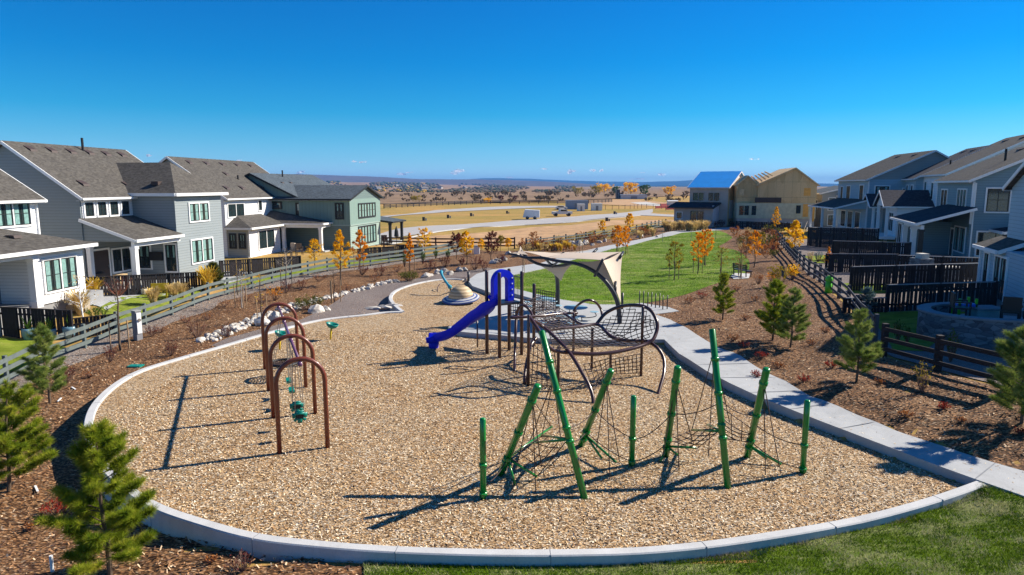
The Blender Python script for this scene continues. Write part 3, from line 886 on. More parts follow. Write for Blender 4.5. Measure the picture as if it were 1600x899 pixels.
        f.build('door_frame', M['white'], d)
        MB().obox(c + R*(w/2-.12) + N*.08, R, N, U, .05, .06, .16).build('handle', M['chain'], d)
M['soffit'] = plain('soffit_board', (0.45, 0.47, 0.50), 0.7)
M['ventbrown'] = plain('roof_vent_metal', (0.06, 0.04, 0.035), 0.6)
M['doordark'] = plain('dark_wood_door', (0.055, 0.035, 0.03), 0.5)
M['foundation'] = concrete_mat('foundation_concrete', (0.30, 0.30, 0.31))
M['osb'] = None

# ---- left row, second house (grey with a dark cross roof)
p = AT(123, 303, 46.4)
h = House('house', 'big grey house with a projecting block and four small windows above its porch', p, 7, True, 0.2)
h.wall('wall', 0, 11.7, 0, 10.2, 0, 6.4, 'sidgreydark')
h.wall('front_wall', 0.12, 5.2, -0.06, 0, 3.2, 6.36, 'sidwhite', 'white upper wall under the eave')
h.wall('block_wall', 5.2, 11.6, -3.45, 0.0, 0, 6.38, 'sidgrey', 'lighter grey projecting block')
h.wall('corner_board', 5.14, 5.3, -3.51, -3.38, 0, 6.3, 'sidgrey')
h.wall('foundation', -0.04, 11.8, -0.08, 10.1, -1.2, 0.25, 'foundation')
r = h.gable(0, 11.7, 0, 10.2, 6.4, 9.9, 'x', 0.45, 'roof', 'sidgreydark', vents=6)
for (x, y) in ((1.6, .9), (6.0, .8)):
    h.vent(r, (x, y, 6.4+y*.69+.22), 'x', .69)
h.pipe(r, (6.5, 4.6, 9.7), 1.0)
# cross roof over the block (hipped)
m = MB()
ze, zr = 6.38, 8.75; x0, x1, yy0 = 4.8, 12.0, -3.85; xm = (x0+x1)/2
ridge0 = (xm, yy0+2.6, zr); ridge1 = (xm, 3.6, zr)
for pts in ([(x0,yy0,ze),(x1,yy0,ze),ridge0], [(x0,yy0,ze),ridge0,ridge1,(x0,3.6,ze)], [(x1,yy0,ze),(x1,3.6,ze),ridge1,ridge0]):
    m.prism(pts, (0, 0, 0.14))
rr = m.build('cross_roof', M['roof'], h.root); fix_normals(rr)
f = MB().beam((x0, yy0-.05, ze+.04), (x1, yy0-.05, ze+.04), .1, .22).beam((x0-.05, yy0, ze+.04), (x0-.05, .4, ze+.04), .1, .22).beam((x1+.05, yy0, ze+.04), (x1+.05, 0.4, ze+.04), .1, .22)
f.build('fascia', M['white'], rr)
MB().box(x0+.02, x1-.02, yy0+.02, 0, ze-.05, ze-.02).build('soffit', M['soffit'], rr)
h.vent(rr, (5.9, -1.7, 7.28), 'y')
for i in range(4): h.win('F', -0.06, 0.72+i*1.22, 5.0, .82, .95, 1, curtain=0)
h.win('F', -3.45, 8.3, 4.35, 2.6, 1.35, 2); h.win('F', -3.45, 8.4, 1.1, 2.9, 1.75, 2)
h.win('L', 0, 8.3, 4.75, 1.05, 1.05, 1, curtain=0)
h.shed(-0.2, 5.2, -4.0, 0, 3.35, 4.75, fill='sidgreydark')
h.wall('porch_beam', 0.0, 5.15, -3.75, -3.5, 3.0, 3.3, 'white')
h.post(0.15, -3.6, 0, 3.0, .34); h.post(0.15, -0.3, 0, 3.0, .3)
h.door('F', 0, 1.3, 0.25, 1.9, 2.3); h.win('F', 0, 3.6, .9, 1.9, 1.6, 2, curtain=0)
h.win('L', 5.2, -0.75, .9, 0.95, 1.7, 1, curtain=2); h.win('L', 5.2, -2.9, .7, 0.85, 2.0, 1, curtain=2)
MB().box(5.05, 5.17, -2.25, -1.2, 1.5, 2.15).build('wall_screen', M['black'], h.root)
h.wall('patio_slab', 0, 5.1, -4.2, -0.1, -.2, .12, 'concrete')
# ---- left row, nearest house (white, cut by the frame)
p = AT(55, 309, 42.4)
h = House('house', 'nearest left white house with black framed windows and a low hipped porch roof', p, 4, True, 0.45)
h.wall('wall', -12, 0, 0, 10, 0, 6.1, 'sidwhite')
h.wall('lower_wall', -5.2, -1.6, -3.9, 0, 0.35, 3.3, 'sidwhite')
h.wall('foundation', -12.1, 0.05, -3.8, 9.9, -1.0, 0.4, 'foundation')
h.gable(-12, 0, 0, 10, 6.1, 9.4, 'x', 0.45, 'roof', 'sidwhite', vents=3)
r = h.shed(-12.5, -1.15, -4.5, 0, 3.3, 4.35, hip=(0, 2.4))
h.vent(r, (-4.6, -2.2, 4.05), 'x', .26)
h.win('F', -3.9, -3.55, 1.0, 2.5, 1.75, 2); h.win('F', 0, -1.9, 4.5, 2.6, 1.35, 2); h.win('F', 0, -5.5, 4.5, 2.6, 1.35, 2)
h.wall('porch_beam', -12, -5.25, -4.1, -3.85, 3.0, 3.28, 'white')
h.post(-5.6, -3.95, 0.3, 3.0, .36); h.wall('recess_wall', -12, -5.2, -1.6, -1.5, .3, 3.25, 'sidgreydark')
h.win('F', -1.6, -7.9, .4, 3.4, 2.2, 2, curtain=0, name='patio_door')
h.wall('downspout', -0.08, 0.02, -0.1, 0.0, 3.6, 6.0, 'white')
# ---- left row, third house (white with brown roof)
p = AT(350, 308, 67.6)
h = House('house', 'white two storey house with a brown gable roof and a long white posted porch', p, 8, True, 0.2)
h.wall('wall', 0, 16, 0, 11.2, 0, 5.95, 'sidwhite')
h.wall('bump_wall', 0.2, 6.6, -2.3, 0, 0, 2.8, 'sidwhite'); h.wall('foundation', -.05, 16.1, -2.25, 11.0, -1, .1, 'foundation')
h.wall('bump_side', 0.12, 0.2, -2.2, 0, 0.05, 2.78, 'sidgrey2')
r = h.gable(0, 16, 0, 11.2, 5.95, 9.75, 'x', 0.45, 'roof', 'sidgrey', vents=5)
for (x, y) in ((2.2, 1), (5.2, 1.0), (9.5, 1.1)): h.vent(r, (x, y, 5.95+y*.68+.22), 'x', .68)
h.vent(r, (6, 3.2, 5.95+3.2*.68+.2), 'x', .68); h.pipe(r, (7, 2.4, 7.7), .5)
h.shed(-.3, 7.0, -2.8, 0, 2.85, 3.9, hip=(2.4, 0), name='bump_roof'); h.shed(6.6, 13.6, -7.2, 0, 2.95, 4.15, hip=(2.6, 2.4))
h.wall('porch_beam', 6.9, 13.4, -7.0, -6.75, 2.6, 2.92, 'white'); h.wall('porch_beam', 6.75, 6.97, -6.9, -.1, 2.6, 2.92, 'white')
h.post(6.9, -6.8, 0, 2.6, .32); h.post(6.9, -2.6, 0, 2.6, .32); h.post(13.2, -6.8, 0, 2.6, .32)
h.wall('patio_slab', 6.7, 13.4, -7.3, -2.3, -.3, .1, 'concrete')
h.win('F', 0, 2.0, 4.0, 3.0, 1.25, 2, curtain=0); h.win('F', 0, 6.9, 4.45, .7, 1.0, 1, curtain=0); h.win('F', 0, 12.4, 3.95, 1.2, 1.35, 1, curtain=1)
h.win('F', -2.3, 3.6, .7, 3.2, 1.8, 2, curtain=0); h.win('L', .12, -.6, 1.0, .55, 1.3, 1, curtain=2, frame='blackframe'); h.win('L', .12, -1.6, 1.0, .55, 1.3, 1, curtain=2, frame='blackframe')
h.door('F', 0, 8.0, 0.05, 1.8, 2.2)
# ---- left row, far house (green board and batten)
p = AT(546, 311, 75.3)
h = House('house', 'green board and batten house with a slate roof and front gable beside the empty lots', p, 10, True, 0.2)
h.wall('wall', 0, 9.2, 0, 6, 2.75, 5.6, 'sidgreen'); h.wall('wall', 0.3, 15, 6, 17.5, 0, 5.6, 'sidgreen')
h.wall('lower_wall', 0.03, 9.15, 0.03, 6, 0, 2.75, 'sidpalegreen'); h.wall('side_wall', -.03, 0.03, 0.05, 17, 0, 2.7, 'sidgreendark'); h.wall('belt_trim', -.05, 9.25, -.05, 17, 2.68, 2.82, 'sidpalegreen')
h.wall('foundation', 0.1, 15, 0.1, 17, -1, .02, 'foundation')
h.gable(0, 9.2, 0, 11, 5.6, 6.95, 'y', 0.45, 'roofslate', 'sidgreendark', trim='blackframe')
r = h.gable(0.3, 15, 6, 17.5, 5.6, 8.3, 'x', 0.45, 'roofslate', 'sidgreen', trim='blackframe')
h.pipe(r, (6, 11, 8.1), .8)
for q in (3, 5): h.vent(r, (q, 9.5, 7.4), 'x', .47, .7)
h.win('F', 0, 4.9, 3.5, 5.0, 1.5, 3, 'blackframe'); h.win('F', .03, 4.9, .5, 5.2, 1.9, 3, 'blackframe')
for (y, w_, z_, hh) in ((1.2, .8, 3.5, 1.6), (6.0, .8, 3.5, 1.6), (9.0, 1.5, 4.6, .6), (11, .8, 3.9, 1.3)): h.win('L', 0 if y < 6 else .27, y, z_, w_, hh, 1, 'blackframe', curtain=2)
h.shed(9.1, 14.2, -1.5, 5, 2.55, 3.4, 'roofslate', 'blackframe')
h.wall('patio_slab', 9.2, 14, -1.2, 5, -.3, .1, 'concrete'); h.post(13.8, -1.1, 0, 2.5, .3, 'blackframe'); h.post(9.5, -1.1, 0, 2.5, .3, 'blackframe')

# ================= right row
p = AT(1582, 290, 38.0)
h = House('house', 'nearest right grey sided house cut by the edge of the photo', p, 20, False, 0.85)
h.wall('wall', 0, 13, 0, 12, 0, 6.35, 'sidblue'); h.wall('bump_wall', -.8, 12.9, -.9, 0, 0, 3.1, 'sidblue')
h.wall('foundation', -.7, 12.8, -.8, 11.9, -1, .1, 'foundation')
h.gable(0, 13, 0, 12, 6.35, 9.2, 'y', 0.4, 'roof', 'sidblue')
h.shed(-1.1, 3.2, -1.25, 0, 2.95, 3.45, name='bump_roof', hip=(0, 0))
h.win('F', -.9, 0.35, 0.75, .8, 1.95, 1, curtain=2); h.win('F', -.9, 2.8, .4, 1.9, 2.3, 2, curtain=2)
h.wall('downspout', -.92, -.8, -1.0, -.9, 0, 2.9, 'white')
p = AT(1522, 281, 53.5)
h = House('house', 'dark teal house with two upper windows above a covered porch with square posts', p, 20, False, 1.3)
h.wall('wall', -11.5, 0, 0, 12, 0, 6.4, 'sidteal'); h.wall('bump_wall', -9, -5.6, -3.5, 0, 0, 2.9, 'sidteal')
h.wall('foundation', -11.4, 0.05, 0, 11.9, -1, .1, 'foundation')
r = h.gable(-11.5, 0, 0, 12, 6.4, 9.2, 'x', 0.4, 'roof', 'sidteal', vents=2)
h.wall('corner_board', -.08, .05, -.05, .10, 3.0, 6.3, 'white'); h.wall('corner_board', -11.6, -11.45, -.05, .1, 0, 6.3, 'white'); h.wall('downspout', .05, .13, .1, .2, 0, 6.2, 'white'); h.pipe(r, (-4, 3.0, 7.95), 1.0); h.pipe(r, (-2, 5.2, 9.0), .4, .13)
h.shed(-9.5, 1.6, -4.0, 0, 2.95, 4.2, 'roofdark', hip=(1.5, 0))
h.wall('porch_beam', -5.5, 1.4, -3.6, -3.35, 2.6, 2.92, 'white'); h.post(-5.2, -3.5, 0, 2.6, .36); h.post(-1.6, -3.5, 0, 2.6, .4); h.post(1.2, -3.5, -.6, 2.6, .34, 'blackframe')
h.wall('patio_slab', -5.6, 1.5, -3.9, 0, -.4, .12, 'concrete')
h.win('F', 0, -8.7, 4.0, 2.1, 1.6, 2, grid=True, curtain=0); h.win('F', 0, -2.9, 4.0, 2.6, 1.65, 3, grid=True, curtain=1)
h.win('R', 0, 1.7, 4.0, 1.5, 1.75, 1, curtain=0); h.win('F', -3.5, -7.4, .9, 1.6, 1.7, 2, grid=True, curtain=0)
h.win('F', 0, -2.4, .7, 3.2, 1.9, 2, curtain=1); h.door('F', 0, -4.7, .1, .95, 2.2); h.win('R', 0, 1.8, .6, 2.4, 1.8, 1, curtain=0)
h.shed(-.1, 3.2, 1.4, 5.0, 2.5, 3.1, 'roofdark'); h.post(3.0, 1.6, -.6, 2.5, .25, 'blackframe')
p = AT(1483, 270, 69.5)
h = House('house', 'white sided house with a long brown roof between the two teal houses', p, 20, False, 1.6)
h.wall('wall', -12.5, 0, 0, 16, 0, 6.85, 'sidwhite'); h.wall('foundation', -12.4, 0, 0.1, 15.9, -1, .1, 'foundation')
r = h.gable(-12.5, 0, 0, 16, 6.85, 10.8, 'x', 0.4, 'roof', 'sidwhite', vents=2)
h.pipe(r, (-9, 2, 7.9), .6)
h.wall('lower_wall', -12, -5, -3.5, 0, 0, 3.4, 'sidwhite'); h.gable(-12, -5, -4.6, 0, 3.4, 5.0, 'y', .35, 'roofdark', 'sidwhite')
h.post(-11.6, -4.4, -1.2, 3.4, .3); h.post(-5.3, -4.4, -1.2, 3.4, .3)
h.wall('deck', -12.2, -4.8, -5.0, -3.5, -.2, .1, 'white'); h.win('F', -3.5, -8.5, .6, 3.4, 2.0, 3, curtain=0)
for x_ in (-10, -6.5, -3): h.win('F', 0, x_, 4.2, 1.0, 1.9, 1, curtain=2)
p = AT(1432, 279, 80.5)
h = House('house', 'slim blue grey house with a dark roof and narrow windows behind the white house', p, 18, False, 1.5)
h.wall('wall', -8, 0, 0, 14, 0, 6.6, 'sidblue'); h.wall('foundation', -7.9, 0, 0.1, 13.9, -1, .1, 'foundation')
h.gable(-8, 0, 0, 14, 6.6, 10.1, 'x', 0.4, 'roofdark', 'sidblue', vents=2)
for x_ in (-6.5, -4, -1.6): h.win('F', 0, x_, 3.9, .8, 1.9, 1, curtain=0)
h.wall('lower_wall', -7.5, -1, -3, 0, 0, 3.2, 'sidgrey2'); h.gable(-7.5, -1, -4.2, 0, 3.2, 4.6, 'y', .3, 'roofdark', 'sidwhite')
h.win('F', -3, -4, .5, 2.6, 2.0, 2, curtain=0); h.post(-7.2, -4, -1.2, 3.2, .28); h.post(-1.3, -4, -1.2, 3.2, .28)
h.wall('deck', -7.6, -.9, -4.6, -3, -.2, .1, 'white')
p = AT(1358, 281, 86.5)
h = House('house', 'blue grey house with a broad gable and a raised covered deck on white posts', p, 10, False, 1.4)
h.wall('wall', -13, 0, 0, 13.2, 0, 6.65, 'sidblue'); h.wall('foundation', -12.9, 0, 0.1, 13, -1.4, .1, 'foundation')
r = h.gable(-13, 0, 0, 13.2, 6.65, 10.0, 'x', 0.45, 'roof', 'sidgrey2', rpos=.55, vents=2)
h.wall('corner_board', -.08, .05, -.05, .10, 0, 6.5, 'white'); h.win('R', 0, 4.6, 3.9, 1.2, 1.6, 1, curtain=2); h.win('R', 0, 2.2, .6, 1.6, 1.9, 1, curtain=0); h.win('F', 0, -11, 4.1, 1.0, 1.6, 1, curtain=0); h.win('R', 0, 1.6, 3.6, 1.6, 2.2, 1, curtain=2); h.win('F', 0, -8, 4.1, 1.6, 1.7, 1, curtain=0); h.win('F', 0, -2.5, 3.9, 1.5, 2.0, 1, curtain=0)
h.shed(-12.5, 0.2, -4, 0, 2.95, 4.0, 'roof', 'white', fill='sidblue'); h.wall('deck', -12.2, 0, -3.9, 0, -.35, -.05, 'white')
for x_ in (-12, -6, -.2): h.post(x_, -3.7, -1.6, 2.95, .26)
for x_ in (-9.5, -6.4, -3.3): h.win('F', 0, x_, .3, 2.0, 2.1, 1, curtain=0)
st = MB()
for k_ in range(6): st.box(-13.6-.3*k_, -13.3-.3*k_, -3.8, -2.8, -.35-.22*k_, -.2-.22*k_)
st.beam((-13.2, -3.85, .7), (-15.1, -3.85, -.8), .06, .1); st.build('stairs', M['white'], h.root)
p = AT(1285, 302, 110)
h = House('house', 'distant grey house with a pale roof and upper deck right of the plywood house', p, 10, False, .8)
h.wall('wall', -10, 0, 0, 9, 0, 5.2, 'sidgrey2'); h.wall('foundation', -9.9, 0, .1, 8.9, -1.5, .1, 'foundation')
h.gable(-10, 0, 0, 9, 5.2, 6.3, 'x', .45, 'roofslate', 'sidgrey2')
h.win('R', 0, 1.5, 2.6, .9, 1.9, 1, curtain=0); h.win('R', 0, 1.6, .2, 1.0, 1.6, 1, curtain=0); h.win('F', 0, -3, 2.7, 1.2, 1.4, 1, curtain=0)
h.wall('deck', 0, 3, 2.6, 6.5, 2.2, 2.4, 'white'); h.post(2.8, 2.8, -1, 4.8, .24); h.post(2.8, 6.2, -1, 4.8, .24); h.shed(0, 3.4, 2.2, 6.8, 4.8, 5.4, 'roofslate')
h.win('R', 0, 4.4, 2.5, 2.2, 2.1, 2, curtain=0)

# ================= houses being built
def osb_mat():
    m, t, p = nt('plywood_sheathing')
    c = t.nodes.new('ShaderNodeTexCoord'); s_ = t.nodes.new('ShaderNodeSeparateXYZ'); t.links.new(c.outputs['Object'], s_.inputs[0])
    fr = mathn(t, 'FRACT', mathn(t, 'DIVIDE', s_.outputs[0], 1.22)); frz = mathn(t, 'FRACT', mathn(t, 'DIVIDE', s_.outputs[2], 2.44))
    n = noise(t, c.outputs['Object'], 8, 5, .8); cell = vor(t, tc(t, (0.82, .1, .41)), 1.0)
    cc = ramp(t, n, [(.3, (.50, .33, .16)), (.5, (.68, .48, .25)), (.7, (.78, .58, .34))])
    cc = mix(t, cc, (.72, .68, .6), mathn(t, 'MULTIPLY', sepx(t, cell.outputs['Color']), .7), 'MULTIPLY')
    cc = mix(t, cc, ramp(t, fr, [(0, .45), (.04, 1), (1, 1)]), 1.0, 'MULTIPLY'); cc = mix(t, cc, ramp(t, frz, [(0, .5), (.03, 1), (1, 1)]), 1.0, 'MULTIPLY')
    t.links.new(cc, p.inputs['Base Color']); p.inputs['Roughness'].default_value = .85
    return m
M['osb'] = osb_mat()
M['stucco'] = plain('unpainted_stucco_board', (.46, .39, .35), .85, .12, 1)
M['wrap'] = plain('green_house_wrap_board', (.52, .50, .36), .8, .15, 2)
M['underlay'] = plain('blue_roof_underlay', (.0, .24, .68), .6, .08, 1)
M['tyvek'] = plain('white_house_wrap', (.62, .60, .62), .7, .15, 1)
M['lumber'] = plain('lumber', (.62, .45, .25), .8, .15, 4)
p = AT(1138, 294, 112)
h = House('unfinished_house', 'half built grey house with a bright blue roof underlay', p, -56, False, .5)
h.wall('wall', -6.4, 0, 0, 12, 0, 6.5, 'stucco'); h.wall('side_wall', 0, .12, .1, 11.9, 0, 6.45, 'osb', 'bare plywood side wall')
h.wall('house_wrap', .12, .16, .6, 4.6, 1.4, 4.4, 'tyvek')
h.gable(-6.4, 0, 0, 12, 6.5, 9.0, 'x', .45, 'underlay', 'tyvek', trim='tyvek')
h.wall('wing_wall', -7.8, -1.4, -3.2, 0, 0, 3.1, 'stucco'); h.wall('house_wrap', -1.5, -1.34, -3.1, 0.1, .2, 3.6, 'tyvek'); h.shed(-8.7, -1.1, -3.9, 0, 3.15, 3.9, 'roofdark', 'blackframe')
for x_ in (-4.9, -2.3): h.win('F', 0, x_, 4.3, 1.8, 1.3, 2, curtain=0, frame='stucco')
h.win('F', -3.2, -3.9, 1.0, 2.2, 1.7, 2, curtain=0, frame='stucco'); h.win('F', -3.2, -6.9, 1.4, .9, 1.0, 1, curtain=0)
p = AT(1277, 287, 108)
h = House('unfinished_house', 'plywood sheathed house under construction with open rafters', p, -80, False, .5)
h.wall('wall', -8.8, 0, 0, 12, 4.0, 6.9, 'osb'); h.wall('wall', -11.9, -8.8, .5, 11, 4.0, 6.9, 'osb'); h.wall('wall', -11.9, 0, -.1, 12, 1.6, 4.0, 'wrap'); h.wall('wall', -11.8, -.1, 0, 11.9, -1, 1.6, 'stucco')
h.gable(-8.8, 0, 0, 12, 6.9, 9.4, 'y', .3, 'osb', 'osb', rpos=.62, trim='lumber')
r = h.gable(-11.9, -8.8, .5, 11, 6.9, 8.2, 'y', .2, 'osb', 'osb', rpos=.5, trim='lumber')
for k_ in range(5):
    rb = MB(); rb.beam((-8.75+.5*k_, -.05, 7.15+.30*k_), (-9.7+.5*k_, 1.3, 8.25+.18*k_), .1, .2); rb.build('rafter', M['lumber'], h.root)
for (x_, z_, w_, h_) in ((-10.8, 2.1, 1.5, 1.5), (-9.3, 2.1, .7, 1.5), (-2.6, 2.4, .7, 1.3)): h.win('F', -.1, x_, z_, w_, h_, 1 if w_ < 1 else 2, curtain=0, frame='wrap')
MB().box(-1.9, -1.1, -.13, -.09, 1.9, 3.9).box(-.6, -.15, -.13, -.09, 1.2, 3.9).box(-1.9, -.9, -.03, .03, 5.2, 6.4).build('lit_opening', plain('sunlit_lumber_inside', (.72, .36, .08), .8), h.root)
MB().box(-9.2, -5.2, -.05, .01, 4.1, 4.9).build('opening', M['doordark'], h.root)
MB().box(-11.6, -10.9, -.03, .03, 5.2, 6.2).build('opening', M['lumber'], h.root)
h.win('F', 0, -3.2, -.2, 2.4, 1.1, 2, curtain=0)
# ================================================================ play equipment
V3 = Vector
# ---- sun-shading swing frame: four maroon arches under one purple beam
def g0(px, py): return G0(px, py, 0)
A1L, A1R = g0(437, 708.5), g0(512, 699)
A4L, A4R = g0(414, 577), g0(470, 571)
c1 = (A1L + A1R)/2
axv = (g0(414, 577) - A1L); axv.z = 0
wdir = V3((1.22, 0.42, 0)).normalized()
swing = thing('arched_swing_set', 'maroon swing frame of four tall arches joined by a purple top beam', 'swing set', (c1.x, c1.y, 0))
ends = []
for i in range(4):
    base = A1L + axv * (i/3.0)
    W = 1.28; hh = 2.62; r_ = W/2
    c = base + wdir*r_
    pts = [base + V3((0, 0, -.1)), base + V3((0, 0, hh - r_))]
    for k in range(1, 12):
        a = math.pi*(1 - k/12)
        pts.append(c + wdir*(r_*math.cos(a)) + V3((0, 0, hh - r_ + r_*math.sin(a))))
    pts += [base + wdir*W + V3((0, 0, hh - r_)), base + wdir*W + V3((0, 0, -.1))]
    ends.append(c + V3((0, 0, hh)))
    MB().tube(pts, 0.066, 12).build('arch', M['maroon'], swing, True, True)
bm_ = MB().tube([ends[0] - V3((0, 0, .13)), ends[3] - V3((0, 0, .13))], .045, 10)
bm_.build('top_beam', M['purple'], swing, True, True)
for i in range(4):
    e = ends[i] - V3((0, 0, .13)); d = axv.normalized()
    MB().tube([e - d*.12, e + d*.12], .065, 10).build('beam_clamp', M['purple'], swing, True, True)
def beam_pt(t): return ends[0].lerp(ends[3], t) - V3((0, 0, .18))
sd = axv.normalized()
def chain(m, a, b):
    m.tube([a, b], .012, 5)
def swing_thing(name, label, t, kind):
    p = beam_pt(t); z = .55 if kind != 'bucket' else .62
    root = thing(name, label, 'swing', (p.x, p.y, z), 0, 'swings hanging in the arched frame')
    up = p - root.location
    s_ = V3((0, 0, 0))
    cr = wdir if kind == 'bucket' else sd
    cr = sd if kind in ('belt',) else sd
    if kind == 'bucket':
        prof = [(-.19, .26), (-.17, .04), (-.10, -.06), (.10, -.06), (.17, .04), (.19, .26)]
        m = MB()
        for q0, q1 in zip(prof[:-1], prof[1:]):
            m.beam(wdir*q0[0] + V3((0, 0, q0[1])), wdir*q1[0] + V3((0, 0, q1[1])), .28, .045, sd)
        m.beam(wdir*-.2 + V3((0, 0, .26)) + sd*.14, wdir*.2 + V3((0, 0, .26)) + sd*.14, .05, .09)
        m.beam(wdir*-.2 + V3((0, 0, .26)) - sd*.14, wdir*.2 + V3((0, 0, .26)) - sd*.14, .05, .09)
        m.build('bucket_seat', M['teal'], root, True)
        MB().obox(V3((0, 0, .12)), wdir, sd, (0, 0, 1), .3, .24, .16).build('seat_liner', M['black'], root)
        at = [wdir*-.19 + V3((0, 0, .28)), wdir*.19 + V3((0, 0, .28))]
        top = [up + wdir*-.05, up + wdir*.05]
        for k_ in kids(root): k_.data.transform(Matrix.Scale(.66, 4))
        at = [a_*.66 for a_ in at]
    elif kind == 'belt':
        pts = [sd*-.24 + V3((0, 0, .10)), sd*-.12 + V3((0, 0, .01)), V3((0, 0, -.02)), sd*.12 + V3((0, 0, .01)), sd*.24 + V3((0, 0, .10))]
        m = MB()
        for a, b in zip(pts[:-1], pts[1:]): m.beam(a, b, .17, .04)
        m.build('belt_seat', M['teal'], root)
        at = [pts[0], pts[-1]]; top = [up + sd*-.25, up + sd*.25]
    for a, b in zip(at, top):
        m = MB(); chain(m, a, b); m.build('chain', M['chain'], root)
    return root
swing_thing('swing', 'nearest black lined teal bucket swing', .10, 'bucket')
swing_thing('swing', 'second black lined teal bucket swing, behind the nearest one', .20, 'bucket')
swing_thing('swing', 'teal belt swing seat seen edge on, nearer of the pair', .42, 'belt')
swing_thing('swing', 'teal belt swing seat seen edge on, farther of the pair', .55, 'belt')
# rope nest swing
p = beam_pt(.83); root = thing('nest_swing', 'black rope nest swing between the two farthest arches', 'swing', (p.x, p.y, .6), 0)
ring = [wdir*(.52*math.cos(a)) + sd*(.52*math.sin(a)) for a in [2*math.pi*k/24 for k in range(25)]]
MB().tube(ring, .055, 8).build('ring', M['black'], root, True)
m = MB()
for k in range(-4, 5):
    q = k*.105; w_ = math.sqrt(max(0, .5**2-q*q))
    m.tube([wdir*q - sd*w_, wdir*q - V3((0, 0, .07)), wdir*q + sd*w_], .014, 4); m.tube([sd*q - wdir*w_, sd*q - V3((0, 0, .06)), sd*q + wdir*w_], .014, 4)
m.build('rope_net', M['rope'], root)
up = p - root.location
for sx in (-1, 1):
    for sy in (-1, 1):
        m = MB(); chain(m, wdir*.36*sx + sd*.36*sy, up + sd*.45*sy + wdir*.03*sx); m.build('chain', M['chain'], root)

# ---- spinner bowls
def spinner(px, py, label, h=.55):
    g = g0(px, py); root = thing('spinner_bowl', label, 'spinner', (g.x, g.y, 0), 0, 'green bowls on yellow stems')
    MB().tube([V3((0, 0, -.05)), V3((0.02, 0, .3)), V3((.06, .02, h))], .045, 8).build('stem', M['yellow'], root, True)
    prof = [(.02, 0), (.16, .03), (.26, .12), (.30, .24), (.27, .245), (.23, .15), (.14, .08), (.01, .06)]
    tl = Matrix.Rotation(math.radians(14), 3, 'Y')
    MB().lathe(prof, (.06, .02, h), 24, tl).build('bowl', M['teal'], root, True)
spinner(516.5, 531, 'green spinner bowl on a yellow stem standing alone on the wood chips')
spinner(437, 546, 'green spinner bowl seen through the swing arches')

# ---- green rope climber
def cl(px, py, z): return G0(px, py, z)
climb = thing('rope_climber', 'green post and rope climber with nine posts and leaning poles', 'climber', (3.5, 16.8, 0))
def pole(b, t, r, collars=(), name='post'):
    b, t = V3(b), V3(t); d = (t-b).normalized()
    o = MB().tube([b - d*.15, t - d*.03, t - d*.008, t], [r, r, r*.8, r*.3], 14).build(name, M['green'], climb, True, True)
    for q in collars:
        c = b.lerp(t, q)
        MB().tube([c - d*.045 + V3((0,0,0)), c + d*.045], r+.022, 14).build('collar', M['green'], o, True)
        k = kids(o)[-1]; k.location = -climb.location*0; 
        # collar verts are world: shift into the thing's frame
        k.data.transform(Matrix.Translation(-climb.location))
        lug = MB().obox(c - V3((0, r+.03, 0)), (1, 0, 0), (0, 1, 0), (0, 0, 1), .06, .07, .08).build('collar_lug', M['green'], o)
        lug.data.transform(Matrix.Translation(-climb.location))
    return o
P1 = (g0(755, 779), None); 
def vert(px, pyb, pyt, r=.075, collars=(.06, .42)):
    b = g0(px, pyb); t = AT(px, pyt, b.y); t.x = b.x
    pole(b, t, r, collars); return b, t
p1 = vert(755, 779, 653); p5 = vert(987, 727, 618, collars=(.05, .38)); p9 = vert(1254, 739, 625, collars=(.05, .38))
b2, t2 = g0(782, 742), V3((0.60, 15.13, 2.78)); b3, t3 = g0(913, 778), AT(846, 517, 17.1)
b4, t4 = g0(907, 697), AT(955, 578, 17.1); b6, t6 = g0(1040, 713), AT(1059, 573, 16.4)
b8, t8 = g0(1167, 714.5), AT(1198, 576, 16.3); b7, t7 = g0(1137, 762), AT(1112.5, 514, 17.3)
for b_, t_, r_, cs in ((b2, t2, .09, (.16, .2, .5, .84)), (b4, t4, .09, (.1, .2, .5, .85)), (b6, t6, .09, (.1, .2, .5, .85)), (b8, t8, .09, (.12, .2, .5, .85)), (b3, t3, .085, (.32, .4, .62, .8)), (b7, t7, .085, (.30, .38, .58, .80))):
    pole(b_, t_, r_, cs, 'leaning_pole')
# foot spars
def spar(a, b):
    MB().tube([a, b], .032, 8).build('spar', M['green'], climb, True, True)
zz = 0.55
for a, ends_ in ((b2.lerp(t2, .2), [(862, 667, .35), (839, 745, .1), (805, 757, .05)]), (b3.lerp(t3, .33), [(846, 680, .5), (828, 692, .4), (873, 684, .6)]),
                 (b4.lerp(t4, .16), [(962, 722, .25), (940, 716, .2)]), (b6.lerp(t6, .12), [(1088, 700, .4), (1060, 712, .15), (1032, 721, .03)]),
                 (b7.lerp(t7, .34), [(1081, 672, .55), (1105, 664, .7)]), (b8.lerp(t8, .14), [(1221, 726, .05), (1198, 717, .15)])):
    for e in ends_: spar(a, G0(*e))
def rope(pts, r=.013, sag=0.0, parent=climb, name='rope'):
    pts = [V3(q) for q in pts]
    if sag and len(pts) == 2:
        a, b = pts; pts = [a.lerp(b, k/8) - V3((0, 0, sag*4*(k/8)*(1-k/8))) for k in range(9)]
    return MB().tube(pts, r, 5).build(name, M['rope'], parent, False, True)
L = lambda b, t, q: b.lerp(t, q)
